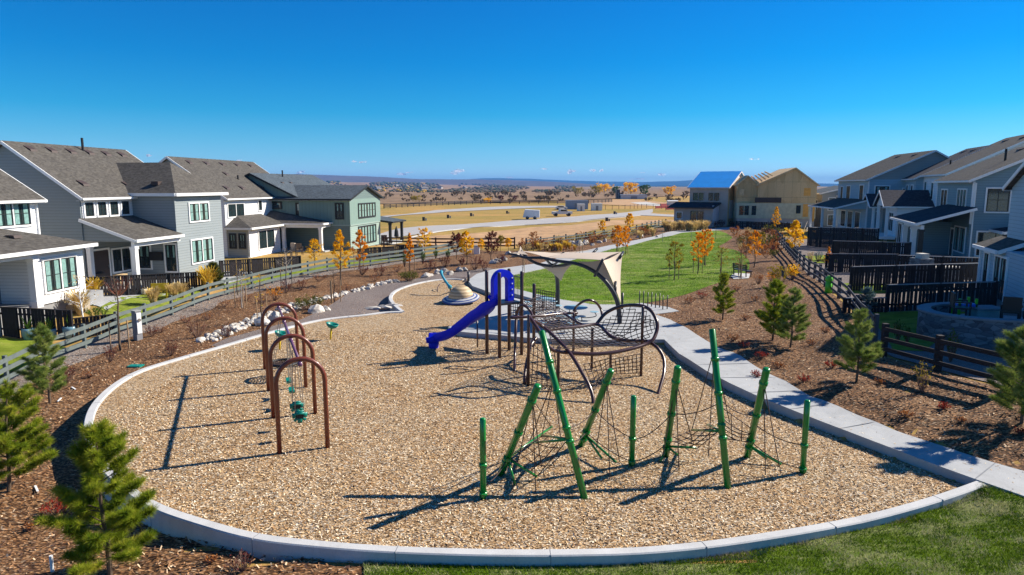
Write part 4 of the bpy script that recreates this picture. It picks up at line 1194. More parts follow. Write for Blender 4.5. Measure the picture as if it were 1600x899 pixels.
# hanging ropes from the tops
for (b, t, tips) in ((b2, t2, [(806, 735, .1), (837, 770, 0.0), (846, 730, .3), (862, 668, .35)]), (b4, t4, [(932, 700, .3), (953, 750, 0.02), (968, 722, .15)]),
                     (b6, t6, [(1035, 718, .05), (1061, 735, 0.02), (1082, 690, .4)]), (b8, t8, [(1196, 742, .02), (1220, 740, .02)]), (b3, t3, [(828, 690, .4), (847, 680, .5), (876, 684, .6)]), (b7, t7, [(1081, 672, .55), (1107, 712, .1), (1140, 660, .9)])):
    for tip in tips: rope([L(b, t, .86 if b is not b3 else .7), G0(*tip)])
rope([p1[0] + V3((0, 0, .35)), L(b2, t2, .2)], sag=.15)
rope([L(b3, t3, .4), L(b4, t4, .5)], sag=.12); rope([L(b3, t3, .32), L(b4, t4, .2)], sag=.1); rope([L(b4, t4, .5), p5[0]+V3((0, 0, .75))], sag=.1)
rope([L(b4, t4, .2), p5[0]+V3((0, 0, .1))], sag=.1); rope([p5[0]+V3((0, 0, .7)), L(b6, t6, .5)], sag=.15); rope([L(b6, t6, .5), L(b7, t7, .52)], sag=.12)
rope([p5[0]+V3((0, 0, .1)), L(b6, t6, .16)], sag=.1); rope([L(b7, t7, .55), L(b8, t8, .5)], sag=.15); rope([L(b7, t7, .4), L(b8, t8, .28)], sag=.12); rope([L(b7, t7, .34), L(b8, t8, .2)], sag=.1)
rope([L(b8, t8, .4), p9[0]+V3((0, 0, .75))], sag=.12); rope([L(b8, t8, .2), p9[0]+V3((0, 0, .12))], sag=.15)
# small spider nets between the poles
def web(c, A, B, C, D, n=4):
    """net between corners A B C D"""
    m = MB()
    for i in range(n+1):
        u = i/n
        a = [A.lerp(B, u).lerp(D.lerp(C, u), k/6) - V3((0, 0, .10*math.sin(math.pi*k/6)*math.sin(math.pi*u))) for k in range(7)]
        b = [A.lerp(D, u).lerp(B.lerp(C, u), k/6) - V3((0, 0, .10*math.sin(math.pi*k/6)*math.sin(math.pi*u))) for k in range(7)]
        m.tube(a, .012, 4); m.tube(b, .012, 4)
    m.build('net', M['rope'], c, False, True)
web(climb, L(b2, t2, .22), G0(846, 682, .5), L(b3, t3, .34), G0(840, 744, .1), 4)
web(climb, L(b6, t6, .2), G0(1081, 673, .55), L(b7, t7, .36), G0(1088, 702, .3), 4)
web(climb, L(b7, t7, .5), L(b7, t7, .3), L(b8, t8, .18), L(b8, t8, .33), 3)

# ---- maroon net structure
net = thing('net_climber', 'dark maroon tube and net climber with a tall looped hoop', 'climber', (2.5, 25, 0))
def TB(pts, r=.055, n=7, name='tube', mat='brown'):
    q = spline([G0(a, b, z) for a, b, z in pts], n)
    return MB().tube(q, r*1.18, 10).build(name, M[mat], net, True, True)
hoop = [(931,508,1.75),(938,499,1.95),(945,491,2.12),(955,484.5,2.3),(965,480.5,2.42),(976,478,2.52),(987,477,2.6),(998,477.5,2.62),(1007,479.5,2.58),(1015,484,2.5),(1021,491,2.35),(1026,502,2.12),(1027,511,1.92),(1025,521,1.7),(1020,531,1.5),(1009,538,1.36),(987,545,1.28),(958,551,1.22),(925,553.5,1.22),(891,551.5,1.3),(869,548.5,1.42),(858,542.5,1.6),(848,527,1.95),(836,508,2.3),(826,494,2.55)]
TB(hoop, .06, 6, 'hoop')
TB([(855,515.5,1.85),(880,513,1.82),(905,510.5,1.8),(931,507,1.8),(941,512,1.75),(948,520,1.65),(958,527.5,1.52),(976,532,1.42),(1003,533,1.38),(1014,535,1.36),(1025,542,1.28),(1034,553.5,1.05),(1038,567,.8),(1037,585,.5),(1032,603,.2),(1028,618,-.05)], .055, 6)
TB([(832,500,2.4),(845,508,2.1),(856,517,1.9),(869,529,1.7),(882,542,1.5),(896,560,1.22),(909,582,.85),(920,602,.5),(926,620,.18),(927,633,-.05)], .055)
TB([(896,487,1.9),(900,480,2.1),(905,475.5,2.3),(912,471,2.45),(920,469,2.52),(928,471,2.45),(934,476,2.28),(939,484,2.02),(941,494,1.8)], .045, 5, 'arch')
TB([(797,497,2.05),(822,495.5,2.05),(847,493.5,2.02),(865,491.5,1.98),(880,490,1.95),(902,489.5,1.9)], .05, 4, 'rail')
TB([(880,490,1.95),(889,495,1.9),(896,500,1.86),(905,505,1.82),(915,509,1.8)], .04, 4, 'rail')
TB([(804,583,-.05),(804.5,550,.55),(805.5,520,1.3),(807,494,1.9),(809,485,2.15),(813,479,2.33),(818,477.5,2.38),(824,481,2.3),(829,487,2.15),(832,494,2.0)], .05, 5, 'arch')
TB([(838,528,1.35),(831,537,1.2),(827,549,1.0),(824,562,.75),(821,578,.45),(819.5,594,.15),(819,602,-.05)], .055, 5)
def post2(px, pb, ptp, r=.055, parent=None, mat='brown', z=0.0, root=net):
    b = G0(px, pb, z); t = AT(px, ptp, b.y)
    return MB().tube([(b.x, b.y, z-.1), (b.x, b.y, t.z-.03), (b.x, b.y, t.z)], [r, r, r*.7], 12).build('post', M[mat], root, True, True)
for px, pb, pt in ((1001.5,588,479),(924.5,577,512),(872,605,541),(825.5,603,492),(895.7,561,489),(953.6,577,550)): post2(px, pb, pt)
def gridnet(quadpts, nu, nv, sag=.12, r=.016, root=net, diag=False, name='net'):
    A, B, C, D = quadpts
    m = MB()
    def pt(u, v):
        p = (A*(1-u)+B*u)*(1-v) + (D*(1-u)+C*u)*v
        return p - V3((0, 0, sag*4*u*(1-u)*4*v*(1-v)/2))
    if diag:
        n = nu
        for k in range(-n+1, n):
            for sg in (0, 1):
                line = []
                for s_ in range(0, 25):
                    u = s_/24; v = u + k/n if sg == 0 else (1-u) + k/n
                    if 0 <= v <= 1: line.append(pt(u, v))
                if len(line) > 1: m.tube(line, r, 4)
    else:
        for i in range(nu+1): m.tube([pt(i/nu, k/8) for k in range(9)], r, 4)
        for j in range(nv+1): m.tube([pt(k/10, j/nv) for k in range(11)], r, 4)
    return m.build(name, M['rope'], root, False, True)
gridnet([G0(857,518,1.85), G0(931,508,1.78), G0(1000,538,1.38), G0(866,546,1.5)], 13, 9, .2)
gridnet([G0(935,504,1.85), G0(985,478,2.58), G0(1026,505,2.05), G0(965,529,1.5)], 5, 5, .1, diag=True)
gridnet([G0(965,529,1.5), G0(1005,479,2.55), G0(1027,508,2.0), G0(1012,533,1.42)], 4, 4, .08, diag=True)
gridnet([G0(832,499,2.35), G0(880,491,1.95), G0(905,508,1.82), G0(856,516,1.9)], 9, 7, .1)
gridnet([G0(954,562,.95), G0(1001,553,1.1), G0(1001,583,.1), G0(958,585,.05)], 7, 5, .0)
gridnet([G0(829,528,1.4), G0(866,547,1.4), G0(872,604,0.03), G0(822,600,0.03)], 6, 6, .15)
gridnet([G0(912,570,.9), G0(953,560,1.0), G0(953,577,.05), G0(928,610,.05)], 5, 5, .1)

# ---- slide tower
tower = thing('slide_tower', 'tall slide tower of dark brown posts with a decked platform and blue slide', 'play tower', (-.2, 29, 0))
for px, pb, pt in ((761,553,422.5),(780.5,559.5,426),(795.5,547.5,420),(815,554.5,424),(834,541,443.5)): post2(px, pb, pt, .075, root=tower)
zdk = 2.35
T1, T2, T3, T4 = g0(761, 553), g0(780.5, 559.5), g0(815, 554.5), g0(795.5, 547.5)
MB().slab([(q.x, q.y, zdk) for q in (T1, T2, T3, T4)], .09).build('deck', M['charcoal'], tower, False, True)
blue = M['blue']
# entry hood: an arch panel with an oval opening
hx = (T1 + T4)/2; hd = (T4-T1); hd.z = 0; hd.normalize(); hn = V3((hd.y, -hd.x, 0))
Wh = (T4-T1).length*1.1; hoodc = (T1+T2)/2*0.5 + hx*0.5
def arch_outline(w, h, n=16):
    r = w/2; return [(-r, 0)] + [(r*math.cos(math.pi*(1-k/n)), h-r+r*math.sin(math.pi*(1-k/n))) for k in range(n+1)] + [(r, 0)]
m = MB(); o_ = arch_outline(1.05, 1.38); i_ = arch_outline(.42, 1.08)
hc = (T1 + T2 + T4)/3 + V3((.1, .1, zdk))
n_ = len(o_)
for dy in (0, .26):
    for k in range(n_-1):
        A, B = o_[k], o_[k+1]; C, D = i_[k+1], i_[k]
        q = [hc + hd*a[0] + V3((0, 0, a[1])) + hn*dy for a in (A, B, C, D)]
        m.quad(*q)
for k in range(n_-1):
    for oo in (o_, i_):
        a, b = oo[k], oo[k+1]
        m.quad(hc+hd*a[0]+V3((0,0,a[1])), hc+hd*b[0]+V3((0,0,b[1])), hc+hd*b[0]+V3((0,0,b[1]))+hn*.26, hc+hd*a[0]+V3((0,0,a[1]))+hn*.26)
o = m.build('slide_hood', blue, tower, False, True); fix_normals(o)
bt = MB()
for sgn in (1,):
    for q in (.25, .5, .75, 1.0): bt.obox(hc + hd*.42 + V3((0, 0, q)) + hn*.27, hd, hn, (0, 0, 1), .05, .03, .05)
bt.build('hood_bolts', M['white'], tower, False, True)
# slide chute
top = (T1+T2)/2 + V3((-.15, -.1, zdk+.05))
path = [top + V3((.3, .15, .0)), G0(768, 478, 2.2), G0(757, 489, 1.85), G0(740, 500, 1.45), G0(722, 512, 1.05), G0(704, 524, .68), G0(692, 529, .48), G0(680, 531, .38), G0(668, 531.5, .36)]
path = spline(path, 5)
sec = [(-.40, .27), (-.37, .30), (-.33, .27), (-.27, .03), (0, -.01), (.27, .03), (.33, .27), (.37, .30), (.40, .27), (.33, -.07), (0, -.12), (-.33, -.07)]
vs, fs = [], []
for i, q in enumerate(path):
    d = (path[min(i+1, len(path)-1)] - path[max(i-1, 0)]).normalized()
    r_ = d.cross(V3((0, 0, 1))).normalized(); u_ = r_.cross(d).normalized()
    e = 1 + (.28 if i > len(path)-8 else 0)
    for a, b in sec: vs.append(q + r_*a*e + u_*(b*(1 if i < len(path)-8 else .75)))
ns = len(sec)
for i in range(len(path)-1):
    for j in range(ns): fs.append((i*ns+j, i*ns+(j+1) % ns, (i+1)*ns+(j+1) % ns, (i+1)*ns+j))
fs.append(tuple(range(ns))); fs.append(tuple(range((len(path)-1)*ns, len(path)*ns))[::-1])
m = MB(); m.add(vs, fs); o = m.build('slide_chute', blue, tower, True, True); fix_normals(o)
fb = path[-5]; MB().add([], []).tube([(fb.x, fb.y, -.1), (fb.x, fb.y, .34)], [.2, .26], 12).build('slide_foot', blue, tower, True, True)
sp = G0(746, 543); MB().tube([(sp.x, sp.y, -.1), (sp.x, sp.y, AT(746, 500, sp.y).z)], .035, 8).build('slide_support', M['brown'], tower, True, True)
# railings
def rail_panel(A, B, z0, z1, n=9, root=tower):
    m = MB(); a, b = A + V3((0, 0, z0)), B + V3((0, 0, z0))
    m.tube([a, b], .018, 6); m.tube([A + V3((0, 0, z1)), B + V3((0, 0, z1))], .018, 6)
    for k in range(n+1): q = A.lerp(B, k/n); m.tube([q + V3((0, 0, z0)), q + V3((0, 0, z1))], .011, 5)
    m.build('railing', M['brown'], root, False, True)
rail_panel(T4, T3, zdk+.1, zdk+1.05)
T5 = g0(834, 541); T5.z = 0
gridnet([T3+V3((0,0,zdk)), T5+V3((.2,.2,zdk-.1)), T5+V3((1.6,.9,1.4)), T3+V3((1.2,-.6,1.5))], 8, 7, .15, root=tower)
gridnet([T4+V3((0,0,2.2)), T3+V3((0,0,2.2)), T3+V3((0,0,1.5)), T4+V3((0,0,1.5))], 6, 4, .0, root=tower)
# wiggly net bridge toward the plaza tables
gridnet([G0(838,452,2.2), G0(868,458,2.1), G0(868,484,1.3), G0(836,486,1.3)], 9, 7, .0, root=tower)
MB().slab([(q.x, q.y, q.z) for q in (G0(797,457,2.35), G0(830,466,2.2), G0(836,471,2.15), G0(800,463,2.3))], .06).build('net_deck', M['charcoal'], tower, False, True)

# ---- shade sail
shade = thing('shade_sail', 'beige shade sail stretched over curved dark steel masts above the plaza', 'shade sail', (4.5, 36, .24))
def SPT(pts, r=.085, n=6, name='beam', taper=None):
    q = spline([G0(a, b, z) for a, b, z in pts], n)
    rr_ = r if taper is None else [r*(1-(1-taper)*k/(len(q)-1)) for k in range(len(q))]
    return MB().tube(q, rr_, 12).build(name, M['charcoal'], shade, True, True)
zc = .24
def SPY(pts, r=.085, n=6, name='beam', taper=None):
    q = spline([AT(a, b, y) for a, b, y in pts], n)
    rr_ = r if taper is None else [r*(1-(1-taper)*k/(len(q)-1)) for k in range(len(q))]
    return MB().tube(q, rr_, 12).build(name, M['charcoal'], shade, True, True)
SPY([(968,517,34.5),(968,497,34.6),(966,478,34.6),(961.5,464,34.6),(955,452,34.6),(946,440,34.6),(936,430.5,34.6),(925,422.5,34.6),(911,415.5,34.6),(897,411.5,34.7),(882,409.5,34.8),(866,407,34.9),(850,403.5,35),(835,403,35.2),(822,403,35.4),(808,399.5,35.7),(795,396.5,36)], .13, 5, 'curved_mast', .45)
SPY([(871,492,39.0),(871.5,465,39.0),(871,440,38.8),(868,425,38.2),(863,415,37.2)], .13, 5, 'mast', .8)
SPY([(895,411,34.8),(880,415,35.6),(865,416,36.4),(850,414.5,36.8),(838,411.5,36.8),(826,405,36.6),(819,398,36.4),(814,392,36.4)], .08, 5, 'beam')
SPY([(873,408,34.9),(863,414,36.4),(851,403.5,35.1)], .06, 4, 'brace')
for (a, b) in (((929,432,34.5),(942,405.5,34.0)), ((968,404,36.6),(974,394,37.2)), ((843,404,35.1),(846,401,35.1)), ((961,464,34.6),(962,440,35)), ((881,397,37.4),(880,394,37.4)), ((926,396,39.6),(933,389,40.2))):
    MB().tube([AT(*a), AT(*b)], .07, 8).build('strut', M['charcoal'], shade, True, True)
def cloth(corners, n=12, sag=.25, pinch=.12):
    A, B, C, D = [AT(*c) for c in corners]; m = MB(); vs = []
    cen = (A+B+C+D)/4
    for j in range(n+1):
        for i in range(n+1):
            u, v = i/n, j/n
            p = (A*(1-u)+B*u)*(1-v)+(D*(1-u)+C*u)*v
            e = 4*u*(1-u)*(1-min(1, 4*v*(1-v)*1.0)) + 4*v*(1-v)*(1-min(1, 4*u*(1-u)))
            p = p.lerp(cen, pinch*e) - V3((0, 0, sag*4*u*(1-u)*v*(1-v)*4*.5))
            vs.append(p)
    vs2 = [p - V3((0, 0, .012)) for p in vs]; k = n+1; N = len(vs); fs = []
    for j in range(n):
        for i in range(n):
            q = (j*k+i, j*k+i+1, (j+1)*k+i+1, (j+1)*k+i); fs.append(q); fs.append(tuple(N+x for x in q[::-1]))
    m.add(vs+vs2, fs); return m.build('sail_panel', M['sail'], shade, True, True)
cloth([(853,403,35.4),(881,394.8,37.6),(971,393.8,37.2),(942,406.5,34.0)], sag=-.1, pinch=.10)
cloth([(942,407,34.1),(936,396,36.4),(973,393.5,37.2),(970,473,35.1)], sag=.1, pinch=.12)
cloth([(903,408.5,35.3),(942,405.5,35.0),(969,466,35.2),(951,442,35.2)], sag=.1, pinch=.08)
cloth([(814,392.5,36.6),(884,395.5,37.6),(934,389,40.2),(852,402.5,35.6)], sag=.05, pinch=.08)
cloth([(795,396.5,36.0),(812,392,36.2),(813,384.5,36.8),(825,398.5,36.0)], sag=.05, pinch=.2)
cloth([(840,413,37.4),(870,415,37.2),(897,410,36.4),(877,439,38)], sag=.1, pinch=.18)

# ---- ringed planet dome
dm = g0(720.5, 473); dome = thing('planet_dome', 'tan ringed planet climbing dome with blue grey rings', 'play dome', (dm.x, dm.y, 0))
def stripes(name, a, b, sc, axis=2):
    m, t, p = nt(name); c = t.nodes.new('ShaderNodeTexCoord'); s_ = t.nodes.new('ShaderNodeSeparateXYZ'); t.links.new(c.outputs['Object'], s_.inputs[0])
    if axis == 2: co = s_.outputs[2]
    else:
        co = mathn(t, 'SQRT', mathn(t, 'ADD', mathn(t, 'MULTIPLY', s_.outputs[0], s_.outputs[0]), mathn(t, 'MULTIPLY', s_.outputs[1], s_.outputs[1])))
    f = mathn(t, 'SINE', mathn(t, 'MULTIPLY', co, sc)); n = noise(t, c.outputs['Object'], 6, 4)
    f2 = mathn(t, 'ADD', mathn(t, 'MULTIPLY', f, .5), n)
    t.links.new(ramp(t, f2, [(.35, a), (.75, b)]), p.inputs['Base Color']); p.inputs['Roughness'].default_value = .6; return m
M['planet'] = stripes('planet_stripes', (.40, .28, .15), (.62, .47, .28), 34); M['ring'] = stripes('ring_stripes', (.04, .07, .24), (.50, .50, .48), 30, 0)
MB().lathe([(.80*math.cos(a), .30+.80*math.sin(a)) for a in [math.radians(x) for x in range(-20, 91, 6)]] + [(0.001, 1.10)], (0, 0, 0), 36).build('dome', M['planet'], dome, True)
tl = Matrix.Rotation(math.radians(-5), 3, 'Y') @ Matrix.Rotation(math.radians(8), 3, 'X')
MB().lathe([(.78, .40), (.95, .30), (1.14, .26), (1.19, .22), (1.16, .14), (.95, .10), (.70, .02)], (0, 0, .06), 40, tl).build('ring', M['ring'], dome, True)
MB().lathe([(.6, -.1), (.66, .25)], (0, 0, 0), 24).build('base', M['charcoal'], dome, True)
# ---- comet seesaw
a = g0(703, 458); cs = thing('comet_rocker', 'teal blue leaning comet spinner on a thin brown arc frame', 'spinner', (a.x, a.y, 0))
q = spline([G0(689, 424, 1.5), G0(691, 431, 1.25), G0(697, 441, .85), G0(704, 450, .5)], 5)
MB().tube(q, [.10, .13, .12] + [.085]*(len(q)-6) + [.12, .15, .13], 10).build('rocker_arm', M['tealblue'], cs, True, True)
MB().tube(spline([G0(684, 456, 0), G0(683.5, 450, .22), G0(688, 443.5, .42), G0(695, 441, .5), G0(701, 442, .55)], 5), .03, 6).build('arc_frame', M['brown'], cs, True, True)
MB().tube([G0(704, 457, -.05), G0(704, 450, .45)], .06, 8).build('leg', M['brown'], cs, True, True)
# ---- bollards and the row of thin posts
p = GG(732, 440); m = MB(); m.cyl((p.x, p.y), .09, p.z-.1, p.z+.72, 12); o = m.build('bollard', M['charcoal'], None, True); tag(o, 'short dark bollard at the left tip of the plaza', 'bollard')
p = GG(972, 484); m = MB(); m.cyl((p.x, p.y), .07, p.z-.1, p.z+.98, 12); o = m.build('lit_bollard', M['charcoal'], None, True); tag(o, 'dark bollard beside the foot of the sail mast', 'bollard')
px_ = [999, 1005.2, 1012, 1018, 1024, 1030.5, 1035.5, 1042.3]; pt_ = [454.8, 455, 457, 456.7, 459, 458.5, 461.5, 461.5]; pb_ = [477, 478, 479.5, 480, 482, 481.5, 484.5, 484]
for a, t_, b in zip(px_, pt_, pb_):
    p = GG(a, b); top = AT(a, t_, p.y)
    o = MB().cyl((p.x, p.y), .032, p.z-.1, top.z, 8).build('thin_post', M['charcoal'], None, True)
    tag(o, 'thin dark post on the plaza spur', 'post', 'row of thin dark posts on the plaza spur')
# ---- picnic tables
def table(px, py, label, nseat=4, r=.62, rz=.5):
    g = G0(px, py, .24); root = thing('picnic_table', label, 'picnic table', (g.x, g.y, .24), rz)
    MB().lathe([(.001, .76), (r, .76), (r+.02, .74), (r, .71), (.001, .71)], (0, 0, 0), 32).build('tabletop', M['tabletop'], root)
    MB().cyl((0, 0), .06, 0, .72, 10).build('pedestal', M['charcoal'], root)
    for k in range(nseat):
        a = 2*math.pi*k/nseat; d = V3((math.cos(a), math.sin(a), 0))
        s_ = MB(); c = d*(r+.42)
        s_.lathe([(.001, .47), (.23, .47), (.24, .455), (.001, .44)], (c.x, c.y, 0), 20).build('seat', M['tabletop'], root)
        MB().tube(spline([d*.06 + V3((0, 0, .3)), d*.5 + V3((0, 0, .16)), d*(r+.5) + V3((0, 0, .22)), d*(r+.42) + V3((0, 0, .44))], 5), .025, 6).build('seat_arm', M['charcoal'], root, True)
table(899, 502, 'round picnic table coloured shade blue, seen through the net climber', rz=.2); table(848, 487, 'round picnic table coloured with the blue shade of the sail', rz=.9); table(873, 514, 'picnic table nearest the wood chips, shaded under the nets', rz=.6)
# bench pad and bench
pad = [GG(a, b) for a, b in [(1142,432),(1147,427.5),(1172,428.5),(1170,435.5),(1146,437)]]
sheet('bench_pad', [(q.x, q.y) for q in pad], .04, M['curb'])
g = GG(1160, 432); bn = thing('park_bench', 'dark slatted bench on a pale concrete pad at the lawn edge', 'bench', (g.x, g.y, g.z+.04), 1.9)
m = MB()
for k in range(4): m.box(-.9, .9, -.25+.13*k, -.15+.13*k, .44, .48)
m.build('seat', M['charcoal'], bn); m = MB()
for k in range(3): m.box(-.9, .9, .27, .30, .56+.13*k, .66+.13*k)
m.build('backrest', M['charcoal'], bn)
for x_ in (-.75, .75): MB().beam((x_, -.2, 0), (x_, -.2, .44), .06, .06).beam((x_, .24, 0), (x_, .31, .95), .06, .06, (0, 1, 0)).beam((x_, -.22, .41), (x_, .27, .41), .05, .05).build('leg', M['charcoal'], bn)
# ================================================================ fences
def resample(line, step):
    out = [line[0].copy()]; acc = 0.0
    for a, b in zip(line[:-1], line[1:]):
        d = (b-a).length
        while acc + d >= step:
            t = (step-acc)/d; a = a.lerp(b, t); out.append(a.copy()); d = (b-a).length; acc = 0.0
        acc += d
    return out
def rail_fence(label, line, mat, step=2.4, h=1.15, rails=(.30, .66, 1.02), rw=.14, post=.13, posth=None, cap=True, group=None):
    pts = resample(line, step)
    for p in pts: p.z = hz(p.x, p.y)
    b = pts[len(pts)//2]
    root = thing('rail_fence', label, 'fence', (b.x, b.y, b.z), 0, group)
    for z in rails:
        vs, fs = [], []
        for i, p in enumerate(pts):
            t_ = (pts[min(i+1, len(pts)-1)] - pts[max(i-1, 0)]); t_.z = 0; t_.normalize(); n_ = V3((t_.y, -t_.x, 0))*.02
            o_ = V3((t_.y, -t_.x, 0))*(post/2+.015)
            for q in (o_+n_+V3((0,0,rw/2)), o_-n_+V3((0,0,rw/2)), o_-n_-V3((0,0,rw/2)), o_+n_-V3((0,0,rw/2))): vs.append(p+V3((0,0,z))+q)
        for i in range(len(pts)-1):
            for j in range(4): fs.append((i*4+j, i*4+(j+1) % 4, (i+1)*4+(j+1) % 4, (i+1)*4+j))
        m = MB(); m.add(vs, fs); o = m.build('rail', mat, root, False, True)
    for p in pts:
        m = MB(); w = post/2; hh = posth or h
        m.box(p.x-w, p.x+w, p.y-w, p.y+w, p.z-.2, p.z+hh)
        m.build('post', mat, root, False, True)
    return root
flz = [p.copy() for p in fl]
lf = spline([V3((p.x, p.y, 0)) for p in fl], 8)
rail_fence('long grey three rail fence curving along the left gravel verge below the houses', lf, M['fencegrey'], 2.4, 1.22, (.28, .66, 1.04), .19, .14)
# brown fence beyond, with three dark rails
bf = spline([V3((*GG(a, b)[:2], 0)) for a, b in [(600,388),(650,389),(700,390),(750,390),(812,389)]], 6)
rail_fence('dark brown three rail fence behind the maroon and yellow saplings', bf, M['fencebrown'], 3.0, 1.35, (.4, .8, 1.2), .16, .16)
gf = spline([V3((*GG(a, b)[:2], 0)) for a, b in [(822,389),(840,387),(880,382.5),(920,377),(960,371),(1000,363.5),(1042,354)]], 6)
rail_fence('weathered grey fence with many square posts along the dry grass lots', gf, M['fencegrey'], 2.4, 1.25, (.3, .65, 1.0), .12, .17)
rf = spline([V3((*GG(a, b)[:2], 0)) for a, b in FENCE_R], 8)
rail_fence('long dark slate rail fence curving along the back of the right yards', rf, M['fencebluish'], 2.4, 1.2, (.32, .68, 1.05), .14, .14)
r2 = spline([V3((*GG(a, b)[:2], 0)) for a, b in [(1380,556),(1462,579),(1553,603),(1640,628)]], 6)
rail_fence('near dark rail fence in house shade below the round stone patio wall', r2, M['fencedark'], 2.6, 1.25, (.30, .68, 1.06), .15, .19)
# far dark field fences
df = spline([V3((*GG(a, b)[:2], 0)) for a, b in [(600,326),(660,322.5),(720,320),(760,319),(900,318.5),(960,316)]], 6)
rail_fence('distant dark fence line across the dry fields', df, M['fencedark'], 4.5, 1.6, (.5, 1.0, 1.5), .3, .3)
df = spline([V3((*GG(a, b)[:2], 0)) for a, b in [(935,328),(980,327),(1010,325.5),(1060,325)]], 6)
rail_fence('distant thin picket line beside the construction lots', df, M['fencebrown'], 3.0, 1.6, (1.4,), .1, .12)

def board_fence(label, a, b, za=None, h=1.75, mat='fencedark', gap=.05, bw=.14, capm=None):
    """vertical boards with slits, a post at each bay, a cap rail"""
    a, b = V3(a), V3(b); L_ = (b-a).length; d = (b-a).normalized(); n_ = V3((d.y, -d.x, 0))
    root = thing('board_fence', label, 'fence', (a.x, a.y, a.z))
    m = MB(); k = 0; s_ = 0.0
    rnd = random.Random(int(L_*97))
    while s_ + bw < L_:
        p = a.lerp(b, (s_+bw/2)/L_)
        gz = hz(p.x, p.y)
        zt = a.z + (b.z-a.z)*(s_/L_) + h
        m.obox((p.x, p.y, (gz-.1+zt)/2), d, n_, (0, 0, 1), bw, .025, zt-gz+.1)
        s_ += bw + (gap if rnd.random() < .55 else .012)
    for zz in (.35, h-.3):
        m.beam(a + V3((0,0,zz)) - n_*.04, b + V3((0,0,zz)) - n_*.04, .04, .1)
    m.build('board_panel', M[mat], root, False, True)
    MB().beam(a + V3((0,0,h+.03)), b + V3((0,0,h+.03)), .12, .045).build('cap_rail', M[capm or mat], root, False, True)
    nb = max(1, round(L_/2.4))
    for i in range(nb+1):
        p = a.lerp(b, i/nb); gz = hz(p.x, p.y)
        MB().box(p.x-.06, p.x+.06, p.y-.06, p.y+.06, gz-.2, a.z+(b.z-a.z)*i/nb+h+.06).build('post', M[mat], root, False, True)
    return root
def ez(p, z): return V3((p.x, p.y, z))
def bfp(label, pa, pb, **k):
    """end points given at their base pixels"""
    return board_fence(label, GG(*pa), GG(*pb), **k)
bfp('near left black board fence with blue planters in front', (-60, 522), (114, 529), h=1.45)
bfp('low black board fence stepping down to the grey rail fence', (112, 529), (186, 520), h=1.0)
bfp('dark board fence behind the bare willow shrub and yellow chair', (128, 466), (330, 453), h=1.3)
bfp('dark board fence in front of the white house with the brown roof', (345, 434), (470, 424), h=1.3)
bfp('dark board fence at the foot of the green house', (560, 409), (660, 400), h=1.2)
M['capgrey'] = plain('weathered_cap', (.22, .22, .24), .8)
for i, (lab, a_, b_, h_) in enumerate((
    ('black board fence behind the sunlit right yard lawn, with pale slits', (1384, 487), (1553, 484), 1.35),
    ('black board fence between the second and third right yards', (1328, 455), (1540, 450), 1.45),
    ('short black board fence behind the blue spruce', (1318, 489), (1384, 489), .75),
    ('black board fence below the teal house porch', (1400, 430), (1545, 436), 1.3),
    ('black board fence above the yellow shrubs in the far right yards', (1290, 424), (1400, 428), 1.3),
    ('farther black board fence step below the white house', (1300, 404), (1420, 410), 1.5),
    ('farthest black board fence below the deck house', (1262, 384), (1370, 392), 2.0))):
    bfp(lab, a_, b_, h=h_, capm='capgrey')
bfp('dark panel fence beside the unfinished plywood house', (1150, 357), (1232, 361), h=1.1)
bfp('dark panel fence in front of the blue roofed house', (1063, 352), (1122, 352), h=1.3)

# ================================================================ things in the yards
def prop(name, label, cat, px, py, dz=0.0, rz=0.0, group=None):
    g = GG(px, py); return thing(name, label, cat, (g.x, g.y, g.z+dz), rz, group)
# utility pedestal by the fence
r = prop('utility_pedestal', 'grey metal utility pedestal standing at the left rail fence', 'utility box', 216, 531, 0, -.5)
MB().box(-.17, .17, -.15, .15, -.1, 1.5).build('cabinet', M['capgrey'], r); MB().box(-.19, .19, -.17, .17, 1.5, 1.54).build('lid', M['sidgrey2'], r)
MB().box(.175, .21, -.12, .12, .35, 1.42).build('meter_panel', M['white'], r); MB().lathe([(.001, .05), (.08, .05), (.09, 0)], (0, 0, 0), 14, Matrix.Rotation(math.pi/2, 3, 'Y')).build('meter', M['chain'], r)
kids(r)[-1].location = (.21, 0, 1.05)
r = prop('utility_pedestal', 'small pale utility pedestal at the bend of the far fence', 'utility box', 745, 397)
MB().box(-.3, .3, -.25, .25, -.1, .85).build('cabinet', M['white'], r); MB().box(-.33, .33, -.28, .28, .85, .92).build('lid', M['sidgrey2'], r)
# irrigation box
g = GG(212, 573); o = MB().box(g.x-.28, g.x+.28, g.y-.2, g.y+.2, g.z-.05, g.z+.06).build('valve_box', M['teal']); tag(o, 'flat green irrigation valve box in the mulch beside the curb', 'valve box')
